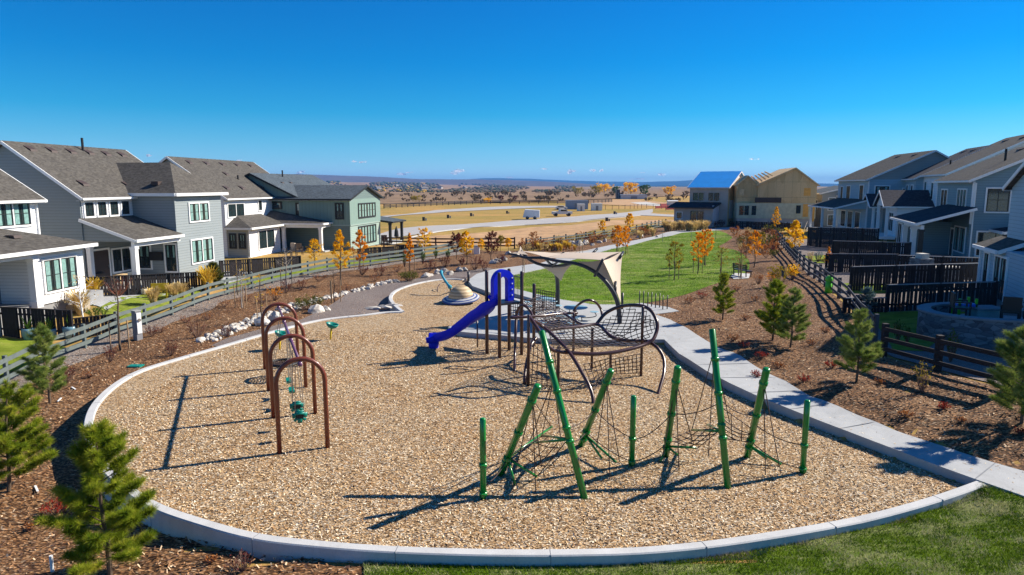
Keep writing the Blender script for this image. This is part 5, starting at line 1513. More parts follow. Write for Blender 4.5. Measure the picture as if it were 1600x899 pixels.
# planters
def planter(px, py, label, w=.32, h=.6):
    r = prop('planter', label, 'planter', px, py, 0, 0, 'glazed planters along the black fence')
    MB().lathe([(.001, 0), (w*.72, 0), (w*.95, h*.45), (w, h*.8), (w*.93, h), (w*.85, h), (w*.8, h*.85), (.001, h*.85)], (0, 0, 0), 20).build('pot', M['potblue'], r, True)
    m = MB(); rn = random.Random(px)
    for k in range(26):
        a, e = rn.random()*6.28, rn.random()*.8+.5; d = V3((math.cos(a)*.45, math.sin(a)*.45, e)); s_ = V3((math.sin(a), -math.cos(a), 0))*.035
        b0 = V3((0, 0, h*.85)); m.add([b0 - s_, b0 + s_, b0 + d*.5 + s_*1.4, b0 + d*.62], [(0, 1, 2, 3)])
    m.build('plant', M['greenleaf'], r)
M['potblue'] = plain('glazed_blue_pot', (.14, .26, .34), .25, .1)
planter(46, 531, 'round glazed blue planter in front of the black board fence'); planter(81, 530, 'green leafed planter right of the round blue one', .26, .55); planter(110, 528, 'square shouldered blue planter at the end of the black fence', .34, .62)
# yellow garden bench/chair
r = prop('garden_chair', 'yellow garden chair on the small left lawn', 'chair', 249, 466, 0, .2)
MB().box(-.55, .55, -.3, .3, .38, .44).build('seat', M['olive'], r); MB().box(-.55, .55, .28, .34, .45, .95).build('backrest', M['yellow'], r)
for sx in (-1, 1):
    MB().box(sx*.55-.05, sx*.55+.05, -.3, .34, .6, .66).build('armrest', M['yellow'], r)
    for sy in (-.26, .3): MB().box(sx*.53-.04, sx*.53+.04, sy-.04, sy+.04, 0, .6 if sy < 0 else .44).build('leg', M['yellow'], r)
# barbecue
r = thing('barbecue', 'black covered barbecue grill beside the grey house porch', 'barbecue', (*AT(139, 423, 47.5)[:2], .35))
MB().lathe([(.001, 1.35), (.35, 1.3), (.5, 1.12), (.52, .9)], (0, 0, 0), 16).build('lid', M['black'], r, True); MB().box(-.5, .5, -.35, .35, .1, .95).build('cart', M['black'], r); MB().box(.5, .9, -.3, .3, .85, .9).build('side_shelf', M['black'], r)
for sx in (-.4, .4): MB().box(sx-.04, sx+.04, -.3, .3, 0, .12).build('wheel', M['charcoal'], r)
# porch dining set
r = thing('patio_table', 'light wood patio table on the grey house porch', 'table', (*AT(196, 425, 48.0)[:2], .32)); MB().box(-.7, .7, -.4, .4, .70, .76).build('tabletop', M['lumber'], r)
for sx in (-.6, .6):
    for sy in (-.32, .32): MB().box(sx-.03, sx+.03, sy-.03, sy+.03, 0, .7).build('leg', M['lumber'], r)
def chair(loc, rz, label, mat='sidgrey2', group=None, sc=1.0, name='patio_chair'):
    r = thing(name, label, 'chair', loc, rz, group); r.scale = (sc, sc, sc)
    MB().box(-.26, .26, -.26, .26, .40, .46).build('seat', M[mat], r); MB().box(-.26, .26, .22, .28, .47, .95).build('backrest', M[mat], r)
    for sx in (-1, 1):
        MB().box(sx*.27-.03, sx*.27+.03, -.26, .28, .62, .67).build('armrest', M[mat], r)
        for sy in (-.23, .25): MB().box(sx*.24-.025, sx*.24+.025, sy-.025, sy+.025, 0, .62).build('leg', M[mat], r)
    return r
a_ = AT(205, 425, 47.4); chair((a_.x, a_.y, .32), .4, 'pale chair at the light wood patio table')
for i, (x_, lab) in enumerate(((1412, 'dark left'), (1438, 'dark right'))): pass
a_ = AT(455, 396, 68.0); r = chair((a_.x, a_.y, .3), -.6, 'dark lounge chair with a pale throw on the white porch', 'charcoal', sc=1.3); MB().box(-.28, .2, .18, .31, .3, 1.0).build('throw', M['sail'], r)
a_ = AT(468, 396, 69.5); chair((a_.x, a_.y, .3), .5, 'wicker lounge chair behind the one with the throw', 'bark', sc=1.2)
# jacuzzi / covered spa at the near left house
r = prop('hot_tub', 'covered grey hot tub beside the nearest left house', 'hot tub', 8, 488, 0, .3)
MB().box(-1.3, 1.3, -1.1, 1.1, 0, .85).build('cabinet', M['sidgrey2'], r)
MB().add([(-1.35,-1.15,.86),(1.35,-1.15,.86),(1.35,1.15,.95),(-1.35,1.15,.95),(-1.3,-1.1,.98),(1.3,-1.1,.98),(1.3,1.1,1.25),(-1.3,1.1,1.25)], [(0,3,2,1),(4,5,6,7),(0,1,5,4),(1,2,6,5),(2,3,7,6),(3,0,4,7)]).build('cover', M['fencegrey'], r)
r = prop('patio_sofa', 'tan cushioned patio sofa below the windows of the nearest left house', 'sofa', 100, 488, 0, .25)
M['tan'] = plain('tan_cushion', (.34, .28, .20), .9); MB().box(-1.2, 1.2, -.4, .4, .1, .45).build('seat', M['tan'], r); MB().box(-1.2, 1.2, .3, .5, .45, .8).build('backrest', M['tan'], r); MB().box(-1.25, -1.0, -.4, .45, .1, .62).build('armrest', M['tan'], r); MB().box(1.0, 1.25, -.4, .45, .1, .62).build('armrest', M['tan'], r)
# patio umbrella (folded) and chairs at the green house
a_ = AT(620, 391, 80); r = thing('patio_umbrella', 'folded black patio umbrella beside the green house porch', 'umbrella', (a_.x, a_.y, .1)); MB().cyl((0, 0), .03, 0, 2.5, 6).build('pole', M['black'], r); MB().lathe([(.1, 1.2), (.28, 1.3), (.2, 2.0), (.03, 2.5)], (0, 0, 0), 10).build('canopy', M['black'], r)
a_ = AT(601, 391, 80); chair((a_.x, a_.y, .3), .3, 'brown chair under the green house porch', 'bark', sc=1.3)
# white curved pipe vent by the far fence
a_ = GG(661, 402); o = MB().tube(spline([a_, a_+V3((0,0,.9)), a_+V3((-.15,0,1.3)), a_+V3((-.45,0,1.3)), a_+V3((-.55,0,1.1))], 5), .09, 8).build('vent_pipe_post', M['white'], None, True); tag(o, 'white gooseneck pipe standing by the left rail fence', 'pipe')
# round stone patio wall on the right with its furniture
def stone_wall_mat():
    m, t, p = nt('stacked_stone'); v = tc(t, (1, 1, 2.2)); vv = vor(t, v, 3.0); n = noise(t, v, 12, 5)
    e = vor(t, v, 3.0, 'DISTANCE_TO_EDGE')
    c = ramp(t, sepx(t, vv.outputs['Color']), [(0, (.07, .08, .10)), (.5, (.14, .16, .19)), (1, (.22, .24, .27))])
    c = mix(t, c, ramp(t, e.outputs[0], [(0, .45), (.06, 1)]), 1, 'MULTIPLY'); c = mix(t, c, n, .2, 'MULTIPLY')
    t.links.new(c, p.inputs['Base Color']); p.inputs['Roughness'].default_value = .9; bump(t, p, e.outputs[0], .5, .03); return m
M['stonewall'] = stone_wall_mat()
cw = GG(1530, 545); cx_, cy_ = cw.x+1.9, cw.y+2.0
bz = hz(cx_, cy_)
rt = thing('round_patio_wall', 'curved stacked stone wall round the raised patio of the nearest right house', 'retaining wall', (cx_, cy_, bz))
def arcwall(r0, r1, z0, z1, a0, a1, n=28):
    m = MB(); vs = []; fs = []
    for k in range(n+1):
        a = math.radians(a0+(a1-a0)*k/n)
        for r_, z_ in ((r0, z0), (r0, z1), (r1, z1), (r1, z0)): vs.append((r_*math.cos(a)*1.35, r_*math.sin(a), z_))
    for k in range(n):
        for j in range(4): fs.append((k*4+j, k*4+(j+1) % 4, (k+1)*4+(j+1) % 4, (k+1)*4+j))
    fs += [(0, 1, 2, 3), (n*4+3, n*4+2, n*4+1, n*4)]
    m.add(vs, fs); return m
o = arcwall(2.2, 1.88, -.5, .85, 95, 300).build('wall', M['stonewall'], rt); fix_normals(o)
o = arcwall(2.25, 1.84, .852, .93, 95, 300).build('cap', M['capgrey'], rt); fix_normals(o)
m = MB(); m.slab([(1.84*1.35*math.cos(2*math.pi*k/24), 1.84*math.sin(2*math.pi*k/24), .45) for k in range(24)], .9).build('patio_floor', M['concrete'], rt)
def yard_chair(dx, dy, rz, lab): chair((cx_+dx, cy_+dy, bz+.45), rz, lab, 'black', sc=1.25)
yard_chair(-1.2, .4, 1.2, 'black patio chair nearest the curve of the stone wall'); yard_chair(.3, -.5, 2.6, 'black patio chair in the middle of the round patio'); yard_chair(1.6, -.2, 2.9, 'black patio chair closest to the right grey house')
r = thing('toy_table', 'lime and blue plastic play table on the round patio', 'toy', (cx_-.6, cy_+1.1, bz+.45)); M['lime'] = plain('lime_plastic', (.12, .55, .03), .4); M['toyblue'] = plain('toy_blue', (.01, .15, .65), .4)
MB().box(-.4, .4, -.3, .3, .5, .62).build('tray', M['toyblue'], r)
for sx in (-.36, .36):
    for sy in (-.26, .26): MB().box(sx-.04, sx+.04, sy-.04, sy+.04, 0, .85).build('leg', M['lime'], r)
r = thing('fire_table', 'low grey fire pit table between the black patio chairs', 'fire table', (cx_+.2, cy_+.9, bz+.45)); MB().box(-.55, .55, -.4, .4, .0, .4).build('base', M['stone'], r); MB().box(-.65, .65, -.5, .5, .4, .48).build('tabletop', M['capgrey'], r)
# lime climbing toy beside the right fence
g = GG(1294, 458); r = thing('lime_slide_toy', 'lime green plastic toy standing behind the right fence', 'toy', (g.x, g.y, g.z)); m = MB(); r.scale = (.62, .62, .62); m.tube([(0, 0, 0), (0, 0, 1.2)], [.35, .28], 10); m.build('body', M['lime'], r, True); MB().lathe([(.3, 1.15), (.36, 1.35), (.25, 1.6), (.001, 1.7)], (0, 0, 0), 14).build('cap', M['lime'], r, True)
# outdoor kitchen in the second yard
g = GG(1455, 441); r = thing('outdoor_kitchen', 'pale stone outdoor kitchen counter in front of the black fence', 'outdoor kitchen', (g.x, g.y, g.z), .1); MB().box(-1.2, -.3, -.5, .5, 0, 1.5).build('oven_body', M['stonewall'], r); MB().box(-1.0, -.5, -.3, .3, 1.5, 1.8).build('chimney', M['stone'], r); MB().box(-.3, 1.6, -.4, .4, 0, .9).build('counter', M['stonewall'], r); MB().box(-.35, 1.7, -.45, .45, .9, .97).build('countertop', M['stone'], r)

# ================================================================ boulders
def boulder_mesh(seed, sx=1, sy=1, sz=.7, sub=2):
    import bmesh as _b
    bm = _b.new(); _b.ops.create_icosphere(bm, subdivisions=sub, radius=.5)
    rn = random.Random(seed)
    pl = [(V3((rn.uniform(-1, 1), rn.uniform(-1, 1), rn.uniform(-.6, 1))).normalized(), rn.uniform(.28, .42)) for _ in range(9)]
    for v in bm.verts:
        for n_, d_ in pl:
            k = v.co.dot(n_)
            if k > d_: v.co -= n_*(k-d_)
        v.co += V3((mnoise.noise(v.co*3+V3((seed, 0, 0))), mnoise.noise(v.co*3+V3((0, seed, 0))), mnoise.noise(v.co*3)))*.06
        v.co.x *= sx; v.co.y *= sy; v.co.z *= sz
    me = bpy.data.meshes.new('boulder'); bm.to_mesh(me); bm.free(); return me
def rock_mat():
    m, t, p = nt('riprap_stone'); v = tc(t); n = noise(t, v, 3.0, 7, .7); i = t.nodes.new('ShaderNodeObjectInfo')
    c = ramp(t, n, [(.3, (.30, .24, .19)), (.5, (.62, .57, .51)), (.75, (.78, .75, .70))]); c = mix(t, c, ramp(t, i.outputs['Random'], [(0, .6), (1, 1.0)]), 1, 'MULTIPLY')
    t.links.new(c, p.inputs['Base Color']); p.inputs['Roughness'].default_value = .9; bump(t, p, n, .4, .03); return m
M['rock'] = rock_mat()
bms = [boulder_mesh(s, 1.2, .9, .75, 2) for s in range(7)]
for b in bms: b.materials.append(M['rock'])
rng = random.Random(4)
def boulder(p, s, label=None, group=None):
    o = bpy.data.objects.new('boulder', rng.choice(bms)); COL.objects.link(o); o.location = (p.x, p.y, p.z+s*.18); o.rotation_euler = (rng.uniform(-.2, .2), rng.uniform(-.2, .2), rng.uniform(0, 6.28)); o.scale = (s, s, s)
    return tag(o, label or 'pale riprap stone in the rock edging between the mulch and the gravel path', 'boulder', group or 'riprap stones along the left gravel path')
edge = spline([GG(a, b) for a, b in [(325,534),(345,524),(375,511),(400,500),(430,492),(460,481),(500,470),(530,463),(560,455),(590,446),(618,441)]], 10)
for i, p in enumerate(edge):
    w_ = .55 if i < 55 else .35
    for k in range(2 if i % 2 else 3):
        q = V3((p.x+rng.uniform(-w_, w_), p.y+rng.uniform(-w_*.9, w_*.9)+.3, 0)); q.z = hz(q.x, q.y)
        sz_ = rng.uniform(.16, .46); st_ = min(4, i*5//len(edge))
        boulder(q, sz_, ('small' if sz_ < .28 else 'large') + ' pale riprap stone ' + ('at the lower left end', 'left of the swing arches', 'behind the swing arches', 'above the spreading juniper', 'at the upper gravel path')[st_])
for a, b, s in ((665,434,.8),(672,432,.5),(684,428,.8),(694,427,.9),(703,430,.7),(718,424,.7),(726,423,.6)):
    boulder(GG(a, b), s, 'large pale boulder at the head of the gravel path', 'large boulders at the head of the gravel path')
for a, b, s, l in ((495,489,1.0,'white and grey boulder beside the juniper, left of its pair'),(508,486,.7,'smaller tan boulder right of the white one by the juniper'),(580,490,1.1,'flat stone step lying against the curb end, leftmost'),(598,489,1.3,'flat stone step in the middle at the curb end'),(616,487.5,1.2,'flat stone step nearest the short curved curb'),(432,500,.95,'big blue grey boulder in the riprap behind the swing arches'),(410,508,.9,'dark sided boulder left of the swing arches')):
    o = boulder(GG(a, b, .1) if b > 480 and a > 570 else GG(a, b), s, l, 'single boulders'); del o['group']
    if a > 570: o.location.z = .02; o.scale = (s*.9, s*.45, s*.35); o.rotation_euler = (0, 0, .1)
for a, b, s in ((795,398,.8),(806,402,1.0),(815,400,.7),(868,391,.8),(884,386,.7),(893,383,1.1),(905,384,1.3),(916,381,1.0),(937,380,.7),(945,378,.8),(1000,371.5,1.1),(776,410,.8),(786,408,.9),(1027,371,.6),(912,383,.8),(926,384,.6),(770,412,.7)):
    boulder(GG(a, b), s, 'pale boulder in the shrub bed beyond the slide', 'boulders in the far shrub bed')
# pale chips of wood/plastic lying in the mulch
for i, (a, b) in enumerate(((115,607),(93,625),(57,764))):
    g = GG(a, b, .03); o = MB().box(-.22, .22, -.025, .025, 0, .02).build('plant_stake', M['white']); o.location = (g.x, g.y, g.z+.03); o.rotation_euler = (0, 0, (2.4, 1.9, 2.3)[i]); tag(o, ('white stake lying flat in the mulch above the left pine', 'white stake lying in the mulch between the two left pines', 'white stake lying in the mulch left of the nearest pine')[i], 'stake')
g = GG(82, 893); o = MB().cyl((g.x, g.y), .035, g.z, g.z+.35, 8).build('marker_stub', M['white']); tag(o, 'short white pipe stub standing in the mulch at the bottom left', 'marker')
# ================================================================ vegetation
def mesh_from(vs, fs, mats, mi=None, name='crown'):
    me = bpy.data.meshes.new(name); me.from_pydata(vs, [], fs)
    for m_ in (mats if isinstance(mats, (list, tuple)) else [mats]): me.materials.append(m_)
    if mi is not None: me.polygons.foreach_set('material_index', mi)
    me.update(); return me
def plant_obj(name, label, cat, loc, parts, rz=0.0, sc=1.0, group=None):
    if len(parts) == 1:
        o = bpy.data.objects.new(name, parts[0][1]); COL.objects.link(o)
        o.location = loc; o.rotation_euler = (0, 0, rz); o.scale = (sc,)*3 if not hasattr(sc, '__len__') else sc
        return tag(o, label, cat, group)
    r = thing(name, label, cat, loc, rz, group); r.scale = (sc,)*3 if not hasattr(sc, '__len__') else sc
    for pn, me in parts:
        o = bpy.data.objects.new(pn, me); COL.objects.link(o); o.parent = r
    return r

def rvec(rn): return V3((rn.gauss(0, 1), rn.gauss(0, 1), rn.gauss(0, 1))).normalized()

def pine_parts(seed, h, w, mat, dens=1.0, nl=.13, nw=.010, gaps=.24, low=.12):
    rn = random.Random(seed); tk = MB(); vs = []; fs = []
    bend = V3((rn.uniform(-.05, .05), rn.uniform(-.05, .05), 0))
    def tp(z): return V3((bend.x*z + .02*math.sin(z*3), bend.y*z, z))
    tk.tube([tp(h*k/8) for k in range(9)], [.045*h/3*(1-.85*k/8)+.006 for k in range(9)], 8)
    def tuft(p, d, L):
        n = int(30*dens)
        for _ in range(n):
            v = (d*.55 + rvec(rn)*.75 + V3((0, 0, .18))).normalized()
            l = L*rn.uniform(.7, 1.15); s_ = v.cross(rvec(rn)).normalized()*nw*.5
            q = p + d*rn.uniform(-.07, .05); b = len(vs)
            vs.extend([q-s_, q+s_, q+v*l]); fs.append((b, b+1, b+2))
    z = h*low
    while z < h*.95:
        f = z/h; R = w/2*(1-f)**.65*(1.0 if f > .2 else .8)*rn.uniform(.85, 1.1)
        nb = rn.randint(5, 6)
        a0 = rn.uniform(0, 6.28)
        for k in range(nb):
            if rn.random() < gaps: continue
            a = a0 + 6.28*k/nb + rn.uniform(-.3, .3); L = R*rn.uniform(.7, 1.15)
            b0 = tp(z + rn.uniform(-.05, .05)*h*.5); up = .35 + .6*f + rn.uniform(-.1, .15)
            d = V3((math.cos(a), math.sin(a), 0))
            pts = [b0, b0 + d*L*.5 + V3((0, 0, L*up*.3)), b0 + d*L + V3((0, 0, L*up*.85))]
            tk.tube(pts, [.012*h/3, .009*h/3, .004], 5)
            nt_ = max(3, int(L/.085))
            for i in range(nt_):
                t = .3+.7*(i+1)/nt_
                p = pts[0].lerp(pts[1], t*2) if t < .5 else pts[1].lerp(pts[2], t*2-1)
                dd = (pts[2]-pts[1]).normalized()
                if i < nt_-1:
                    for sg in (-1, 1):
                        sd_ = (dd*.7 + V3((-d.y, d.x, 0))*sg*.7 + V3((0, 0, .3))).normalized(); l2 = L*.28*(1.2-t)*rn.uniform(.6, 1.3)
                        e = p + sd_*l2; tk.tube([p, e], .004, 3); tuft(e, sd_, nl)
                tuft(p, dd, nl)
        z += h*rn.uniform(.05, .08)
    for k in range(5): tuft(tp(h*(.9+.025*k)), V3((0, 0, 1)), nl)
    t_me = mesh_from(tk.v, tk.f, M['bark'], name='trunk'); c_me = mesh_from([tuple(v) for v in vs], fs, mat, name='crown')
    return [('trunk', t_me), ('crown', c_me)]

def tree_parts(seed, h, cw, base, leaf, nleaf, ls, bark='bark', cone=.5, stakes=0, dens=None):
    """slim young broadleaf tree: trunk, limbs and scattered leaf faces"""
    rn = random.Random(seed); tk = MB(); tips = []
    tk.tube([V3((.015*h*math.sin(k), .01*h*math.cos(k*1.7), h*k/8*.97)) - V3((0, .01*h, 0)) for k in range(9)], [.014*h*(1-.8*k/8)+.006 for k in range(9)], 7)
    nb = 26
    for i in range(nb):
        f = (i+.5)/nb; z = h*(base+(1-base)*f*.92); a = i*2.4 + rn.uniform(-.4, .4)
        prof = math.sin(math.pi*min(1, .18+f*.82))**.7 if cone < .3 else (1-f)**cone*min(1, .45+f*2.2)
        L = cw/2*prof*rn.uniform(.7, 1.2); d = V3((math.cos(a), math.sin(a), 0))
        p0 = V3((0, 0, z)); p2 = p0 + d*L + V3((0, 0, L*rn.uniform(.5, 1.1)*.9)); p1 = p0.lerp(p2, .5) + d*L*.1
        tk.tube([p0, p1, p2], [.006*h*.6, .004*h*.6, .003], 4)
        tips.append((p0, p1, p2, L))
        for q in range(2):
            e = p1.lerp(p2, rn.random()) ; dd = (d + rvec(rn)*.8).normalized(); e2 = e + dd*L*.35; tk.tube([e, e2], .004, 3); tips.append((e, e.lerp(e2, .5), e2, L*.4))
    vs, fs = [], []
    for _ in range(nleaf):
        p0, p1, p2, L = rn.choice(tips); t = rn.random()**.7
        p = p0.lerp(p2, .15+.85*t) + rvec(rn)*rn.random()*cw*.085
        s_ = ls*rn.uniform(.6, 1.2); u = rvec(rn); v = u.cross(rvec(rn)).normalized(); b = len(vs)
        vs.extend([p-u*s_*.5, p+v*s_*.32, p+u*s_*.5, p-v*s_*.32]); fs.append((b, b+1, b+2, b+3))
    parts = [('trunk', mesh_from(tk.v, tk.f, M[bark], name='trunk'))]
    if nleaf: parts.append(('crown', mesh_from([tuple(v) for v in vs], fs, M[leaf], name='crown')))
    for k in range(stakes):
        a = k*6.28/stakes+.5; st = MB(); st.tube([(.4*math.cos(a), .4*math.sin(a), -.1), (.4*math.cos(a), .4*math.sin(a), 1.5)], .03, 6)
        parts.append(('stake', mesh_from(st.v, st.f, M['stake'], name='stake')))
    return parts

def shrub_parts(seed, w, h, leaf, nleaf, ls, ntw=34, single=True, twig='twig', spread=.8):
    rn = random.Random(seed); tk = MB(); tips = []
    for i in range(ntw):
        a = rn.uniform(0, 6.28); r = w/2*math.sqrt(rn.random())*spread; z = h*rn.uniform(.55, 1.0)*(1-.35*(r/(w/2))**2)
        p2 = V3((r*math.cos(a), r*math.sin(a), z)); p0 = p2*.12; p0.z = 0; p1 = p0.lerp(p2, .5) + V3((p2.x, p2.y, 0))*.12
        tk.tube([p0, p1, p2], [.009*max(.6, h), .006, .003], 3); tips.append((p1, p2))
        e = p2 + rvec(rn)*h*.16; tk.tube([p1.lerp(p2, .6), e], .003, 3); tips.append((p2, e))
    nt0 = len(tk.f); vs, fs = list(tk.v), list(tk.f); mi = [0]*nt0
    for _ in range(nleaf):
        a_, b_ = rn.choice(tips); p = a_.lerp(b_, rn.random()*1.1) + rvec(rn)*w*.05*rn.random()
        if p.z < 0: p.z = .02
        s_ = ls*rn.uniform(.6, 1.2); u = rvec(rn); v = u.cross(rvec(rn)).normalized(); b = len(vs)
        vs.extend([tuple(p-u*s_*.5), tuple(p+v*s_*.35), tuple(p+u*s_*.5), tuple(p-v*s_*.35)]); fs.append((b, b+1, b+2, b+3)); mi.append(1)
    return [('shrub', mesh_from(vs, fs, [M[twig], M[leaf]], mi, 'shrub'))]

def grass_parts(seed, w, h, mat, n=260, bw=.014):
    rn = random.Random(seed); vs, fs = [], []
    for _ in range(n):
        a = rn.uniform(0, 6.28); r = w*.12*rn.random(); p0 = V3((r*math.cos(a), r*math.sin(a), 0)); l = h*rn.uniform(.6, 1.1); o_ = w/2*rn.random()**.8
        p1 = p0 + V3((math.cos(a)*o_*.35, math.sin(a)*o_*.35, l*.65)); p2 = p0 + V3((math.cos(a)*o_, math.sin(a)*o_, l*rn.uniform(.8, 1)))
        s_ = V3((-math.sin(a), math.cos(a), 0))*bw*.5; b = len(vs)
        vs.extend([p0-s_, p0+s_, p1+s_, p1-s_, p2-s_*1.4, p2+s_*1.4]); fs.append((b, b+1, b+2, b+3)); fs.append((b+3, b+2, b+5, b+4))
    return [('grass', mesh_from([tuple(v) for v in vs], fs, M[mat], name='grass_clump'))]

def size_at(px, py, hpx):
    """base ground point and the world height that spans hpx pixels"""
    g = GG(px, py); return g, AT(px, py-hpx, g.y).z - g.z
rg = random.Random(11)
def R(): return rg.uniform(0, 6.28)

# ---- pines
def pine(px, py, ytop, wpx, seed, label, mat='pine', dens=1.0, base=None, nw=.011, nl=None):
    g, h = size_at(px, py, py-ytop)
    w = wpx*(math.hypot(g.y, 0)+1)/F_PX
    plant_obj('pine_tree', label, 'pine tree', (g.x, g.y, g.z), pine_parts(seed, h, w, M[mat], dens, nl or .15*h/3+.02, nw), 0, 1.0, 'young pines in the mulch beds')
pine(172, 903, 672, 185, 1, 'large nearest young pine beside the lower left curb', 'pine', 2.2, nw=.010)
pine(14, 768, 600, 165, 2, 'young pine cut by the left edge of the photo', 'pine', 1.7)
pine(78, 630, 508, 82, 3, 'small pale young pine in front of the left grey rail fence', 'pine2', 1.1)
pine(1129, 500, 428, 44, 4, 'narrow dark young pine nearest the lawn and sidewalk', 'pine', 1.0, nw=.014)
pine(1207, 532, 440, 72, 5, 'dark left hand pine of the pair on the right mulch bed', 'pine', 1.2, nw=.013)
pine(1235, 543, 452, 70, 6, 'lighter right hand pine of the pair on the right mulch bed', 'pine2', 1.1, nw=.012)
pine(1338, 597, 486, 84, 7, 'bright green young pine at the corner of the right dark fence', 'pine2', 1.3)
pine(1596, 662, 515, 130, 8, 'young pine cut by the right edge of the photo', 'pine2', 1.5)
g, h_ = size_at(1353, 489, 40); plant_obj('spruce_tree', 'small blue spruce behind the right fence at the end of the yard lawn', 'spruce', g, pine_parts(9, h_, h_*.85, M['bluespruce'], .8, .09, .014, .05, .04))
for (a, b, t, l) in ((1402,536,497,'taller dark columnar evergreen left of the round stone wall'),(1417,537,508,'shorter dark columnar evergreen left of the round stone wall'),(1485,566,512,'dark columnar evergreen in front of the round stone wall')):
    g, h_ = size_at(a, b, b-t); plant_obj('columnar_evergreen', l, 'evergreen', g, shrub_parts(a, h_*.32, h_, 'greenleaf', 500, .06, 40, spread=1.0))
g, h_ = size_at(335, 452, 42); plant_obj('olive_conifer', 'olive green bushy conifer at the corner of the grey house', 'conifer', g, pine_parts(12, h_, h_*.95, M['juniper'], .8, .14, .02, .05, .03))

# ---- autumn trees: (base px, base py, top py, crown width px, leaf, number of leaves, cone, label)
AUT = [
 (533,446,355,34,'gold',1500,.8,0,'tallest golden orange sapling in front of the dark green house wall'),
 (564,428,356,28,'orange',1100,.8,0,'orange sapling in front of the green house front windows'),
 (492,420,372,26,'gold',450,.6,0,'small golden sapling beside the white porch post'),
 (641,428,361,18,'orange',900,.9,2,'slim bright orange columnar sapling by the rail fence'),
 (664,402,356,24,'gold',500,.4,0,'sparse golden sapling behind the white gooseneck pipe'),
 (714,406,366,24,'maroonleaf',800,.3,0,'maroon sapling left of the bright yellow one'),
 (729,414,360,24,'gold',1300,.5,0,'dense bright yellow sapling beside the maroon one'),
 (752,399,373,12,'gold',260,.5,0,'tiny yellow sapling in front of the brown rail fence'),
 (768,411,362,24,'maroonleaf',700,.3,0,'wide maroon sapling in front of the brown rail fence'),
 (782,394,368,12,'olive',260,.4,0,'small olive green sapling against the brown rail fence'),
 (794,395,372,12,'gold',260,.4,0,'small yellow sapling at the end of the brown rail fence'),
 (833,394,362,16,'rustleaf',160,.3,0,'sparse rusty sapling between the brown and grey far fences'),
 (941,370,344,12,'gold',300,.5,0,'small golden sapling on the far grey fence, left one'),
 (983,366,333,16,'gold',500,.5,0,'golden sapling rising above the far grey fence'),
 (965,400,351,22,'orange',700,.5,2,'orange sapling at the upper left edge of the lawn'),
 (977,398,352,18,'orange',500,.5,2,'second orange sapling at the upper left edge of the lawn'),
 (1053,438,376,30,'olive',650,.35,3,'olive gold staked sapling standing alone on the lawn'),
 (1090,428,362,26,'orange',800,.4,3,'left orange staked sapling of the pair on the lawn'),
 (1101,415,358,24,'orange',800,.4,2,'right orange staked sapling of the pair on the lawn'),
 (1126,434,386,24,'olive',160,.4,2,'nearly bare sapling on the lawn left of the bench'),
 (1156,436,388,22,'rustleaf',60,.4,2,'almost leafless sapling beside the lawn bench'),
 (1178,418,358,24,'orange',450,.5,0,'rust orange sapling right of the lawn bench'),
 (1166,404,360,20,'rustleaf',260,.5,0,'rusty sparse sapling between the lawn and right mulch bed'),
 (1190,392,362,14,'olive',220,.5,0,'small yellow green sapling far up the right bed'),
 (1211,366,321,12,'gold',420,.7,0,'narrow yellow sapling in front of the plywood house'),
 (1240,406,342,32,'gold',1400,.7,0,'large bright yellow tree by the top of the right fence'),
 (1293,424,384,12,'orange',420,.9,0,'narrow orange sapling behind the right fence'),
]
for i, (a, b, t, w, lf_, n, cone, st, lab) in enumerate(AUT):
    g, h_ = size_at(a, b, b-t); wm = w*g.y/F_PX
    ls = max(.085, g.y*.0017)
    plant_obj('autumn_tree', lab, 'sapling', g, tree_parts(100+i, h_, wm*1.12, .26 if n > 300 else .35, lf_, int(n*3.4), ls*1.0, 'bark', cone, st), R(), 1.0)
# ---- bare and nearly bare saplings in the left bed
BARE = [(188,548,425,30,0,2,'bare sapling with two stakes left of the utility pedestal'),(378,481,418,26,40,3,'thin three staked sapling with a few yellow leaves by the rail fence'),(410,503,425,24,50,2,'thin sapling with a few gold leaves behind the swing arches'),(448,450,385,30,0,2,'bare staked sapling in front of the white house fence'),(523,473,420,26,0,3,'bare sapling with three stakes at the head of the riprap'),(561,424,395,14,0,2,'bare staked sapling below the orange tree'),(372,462,405,22,0,0,'bare grey sapling in front of the dark slatted fence'),
 (1080,378,358,8,0,0,'tiny dark sapling at the far edge of the lawn'),(1118,374,354,8,0,0,'second tiny dark sapling at the far edge of the lawn'),(1035,378,356,8,0,0,'tiny bare sapling beside the far path'),(905,402,370,10,0,2,'staked stem at the upper left of the lawn'),(857,425,395,8,0,1,'thin staked stem behind the shade sail'),(817,430,398,8,0,1,'thin staked stem left of the shade sail')]
for i, (a, b, t, w, n, st, lab) in enumerate(BARE):
    g, h_ = size_at(a, b, b-t)
    plant_obj('bare_sapling', lab, 'sapling', g, tree_parts(200+i, h_, w*g.y/F_PX*1.2, .3, 'gold', n, .09, 'palebark' if i % 2 else 'bark', .4, st), R(), 1.0, 'bare young trees')
g, h_ = size_at(131, 513, 85); plant_obj('birch_sapling', 'white stemmed birch sapling between the two left black fences', 'sapling', g, tree_parts(230, h_, h_*.55, .25, 'strawgrass', 160, .1, 'white', .4, 0))
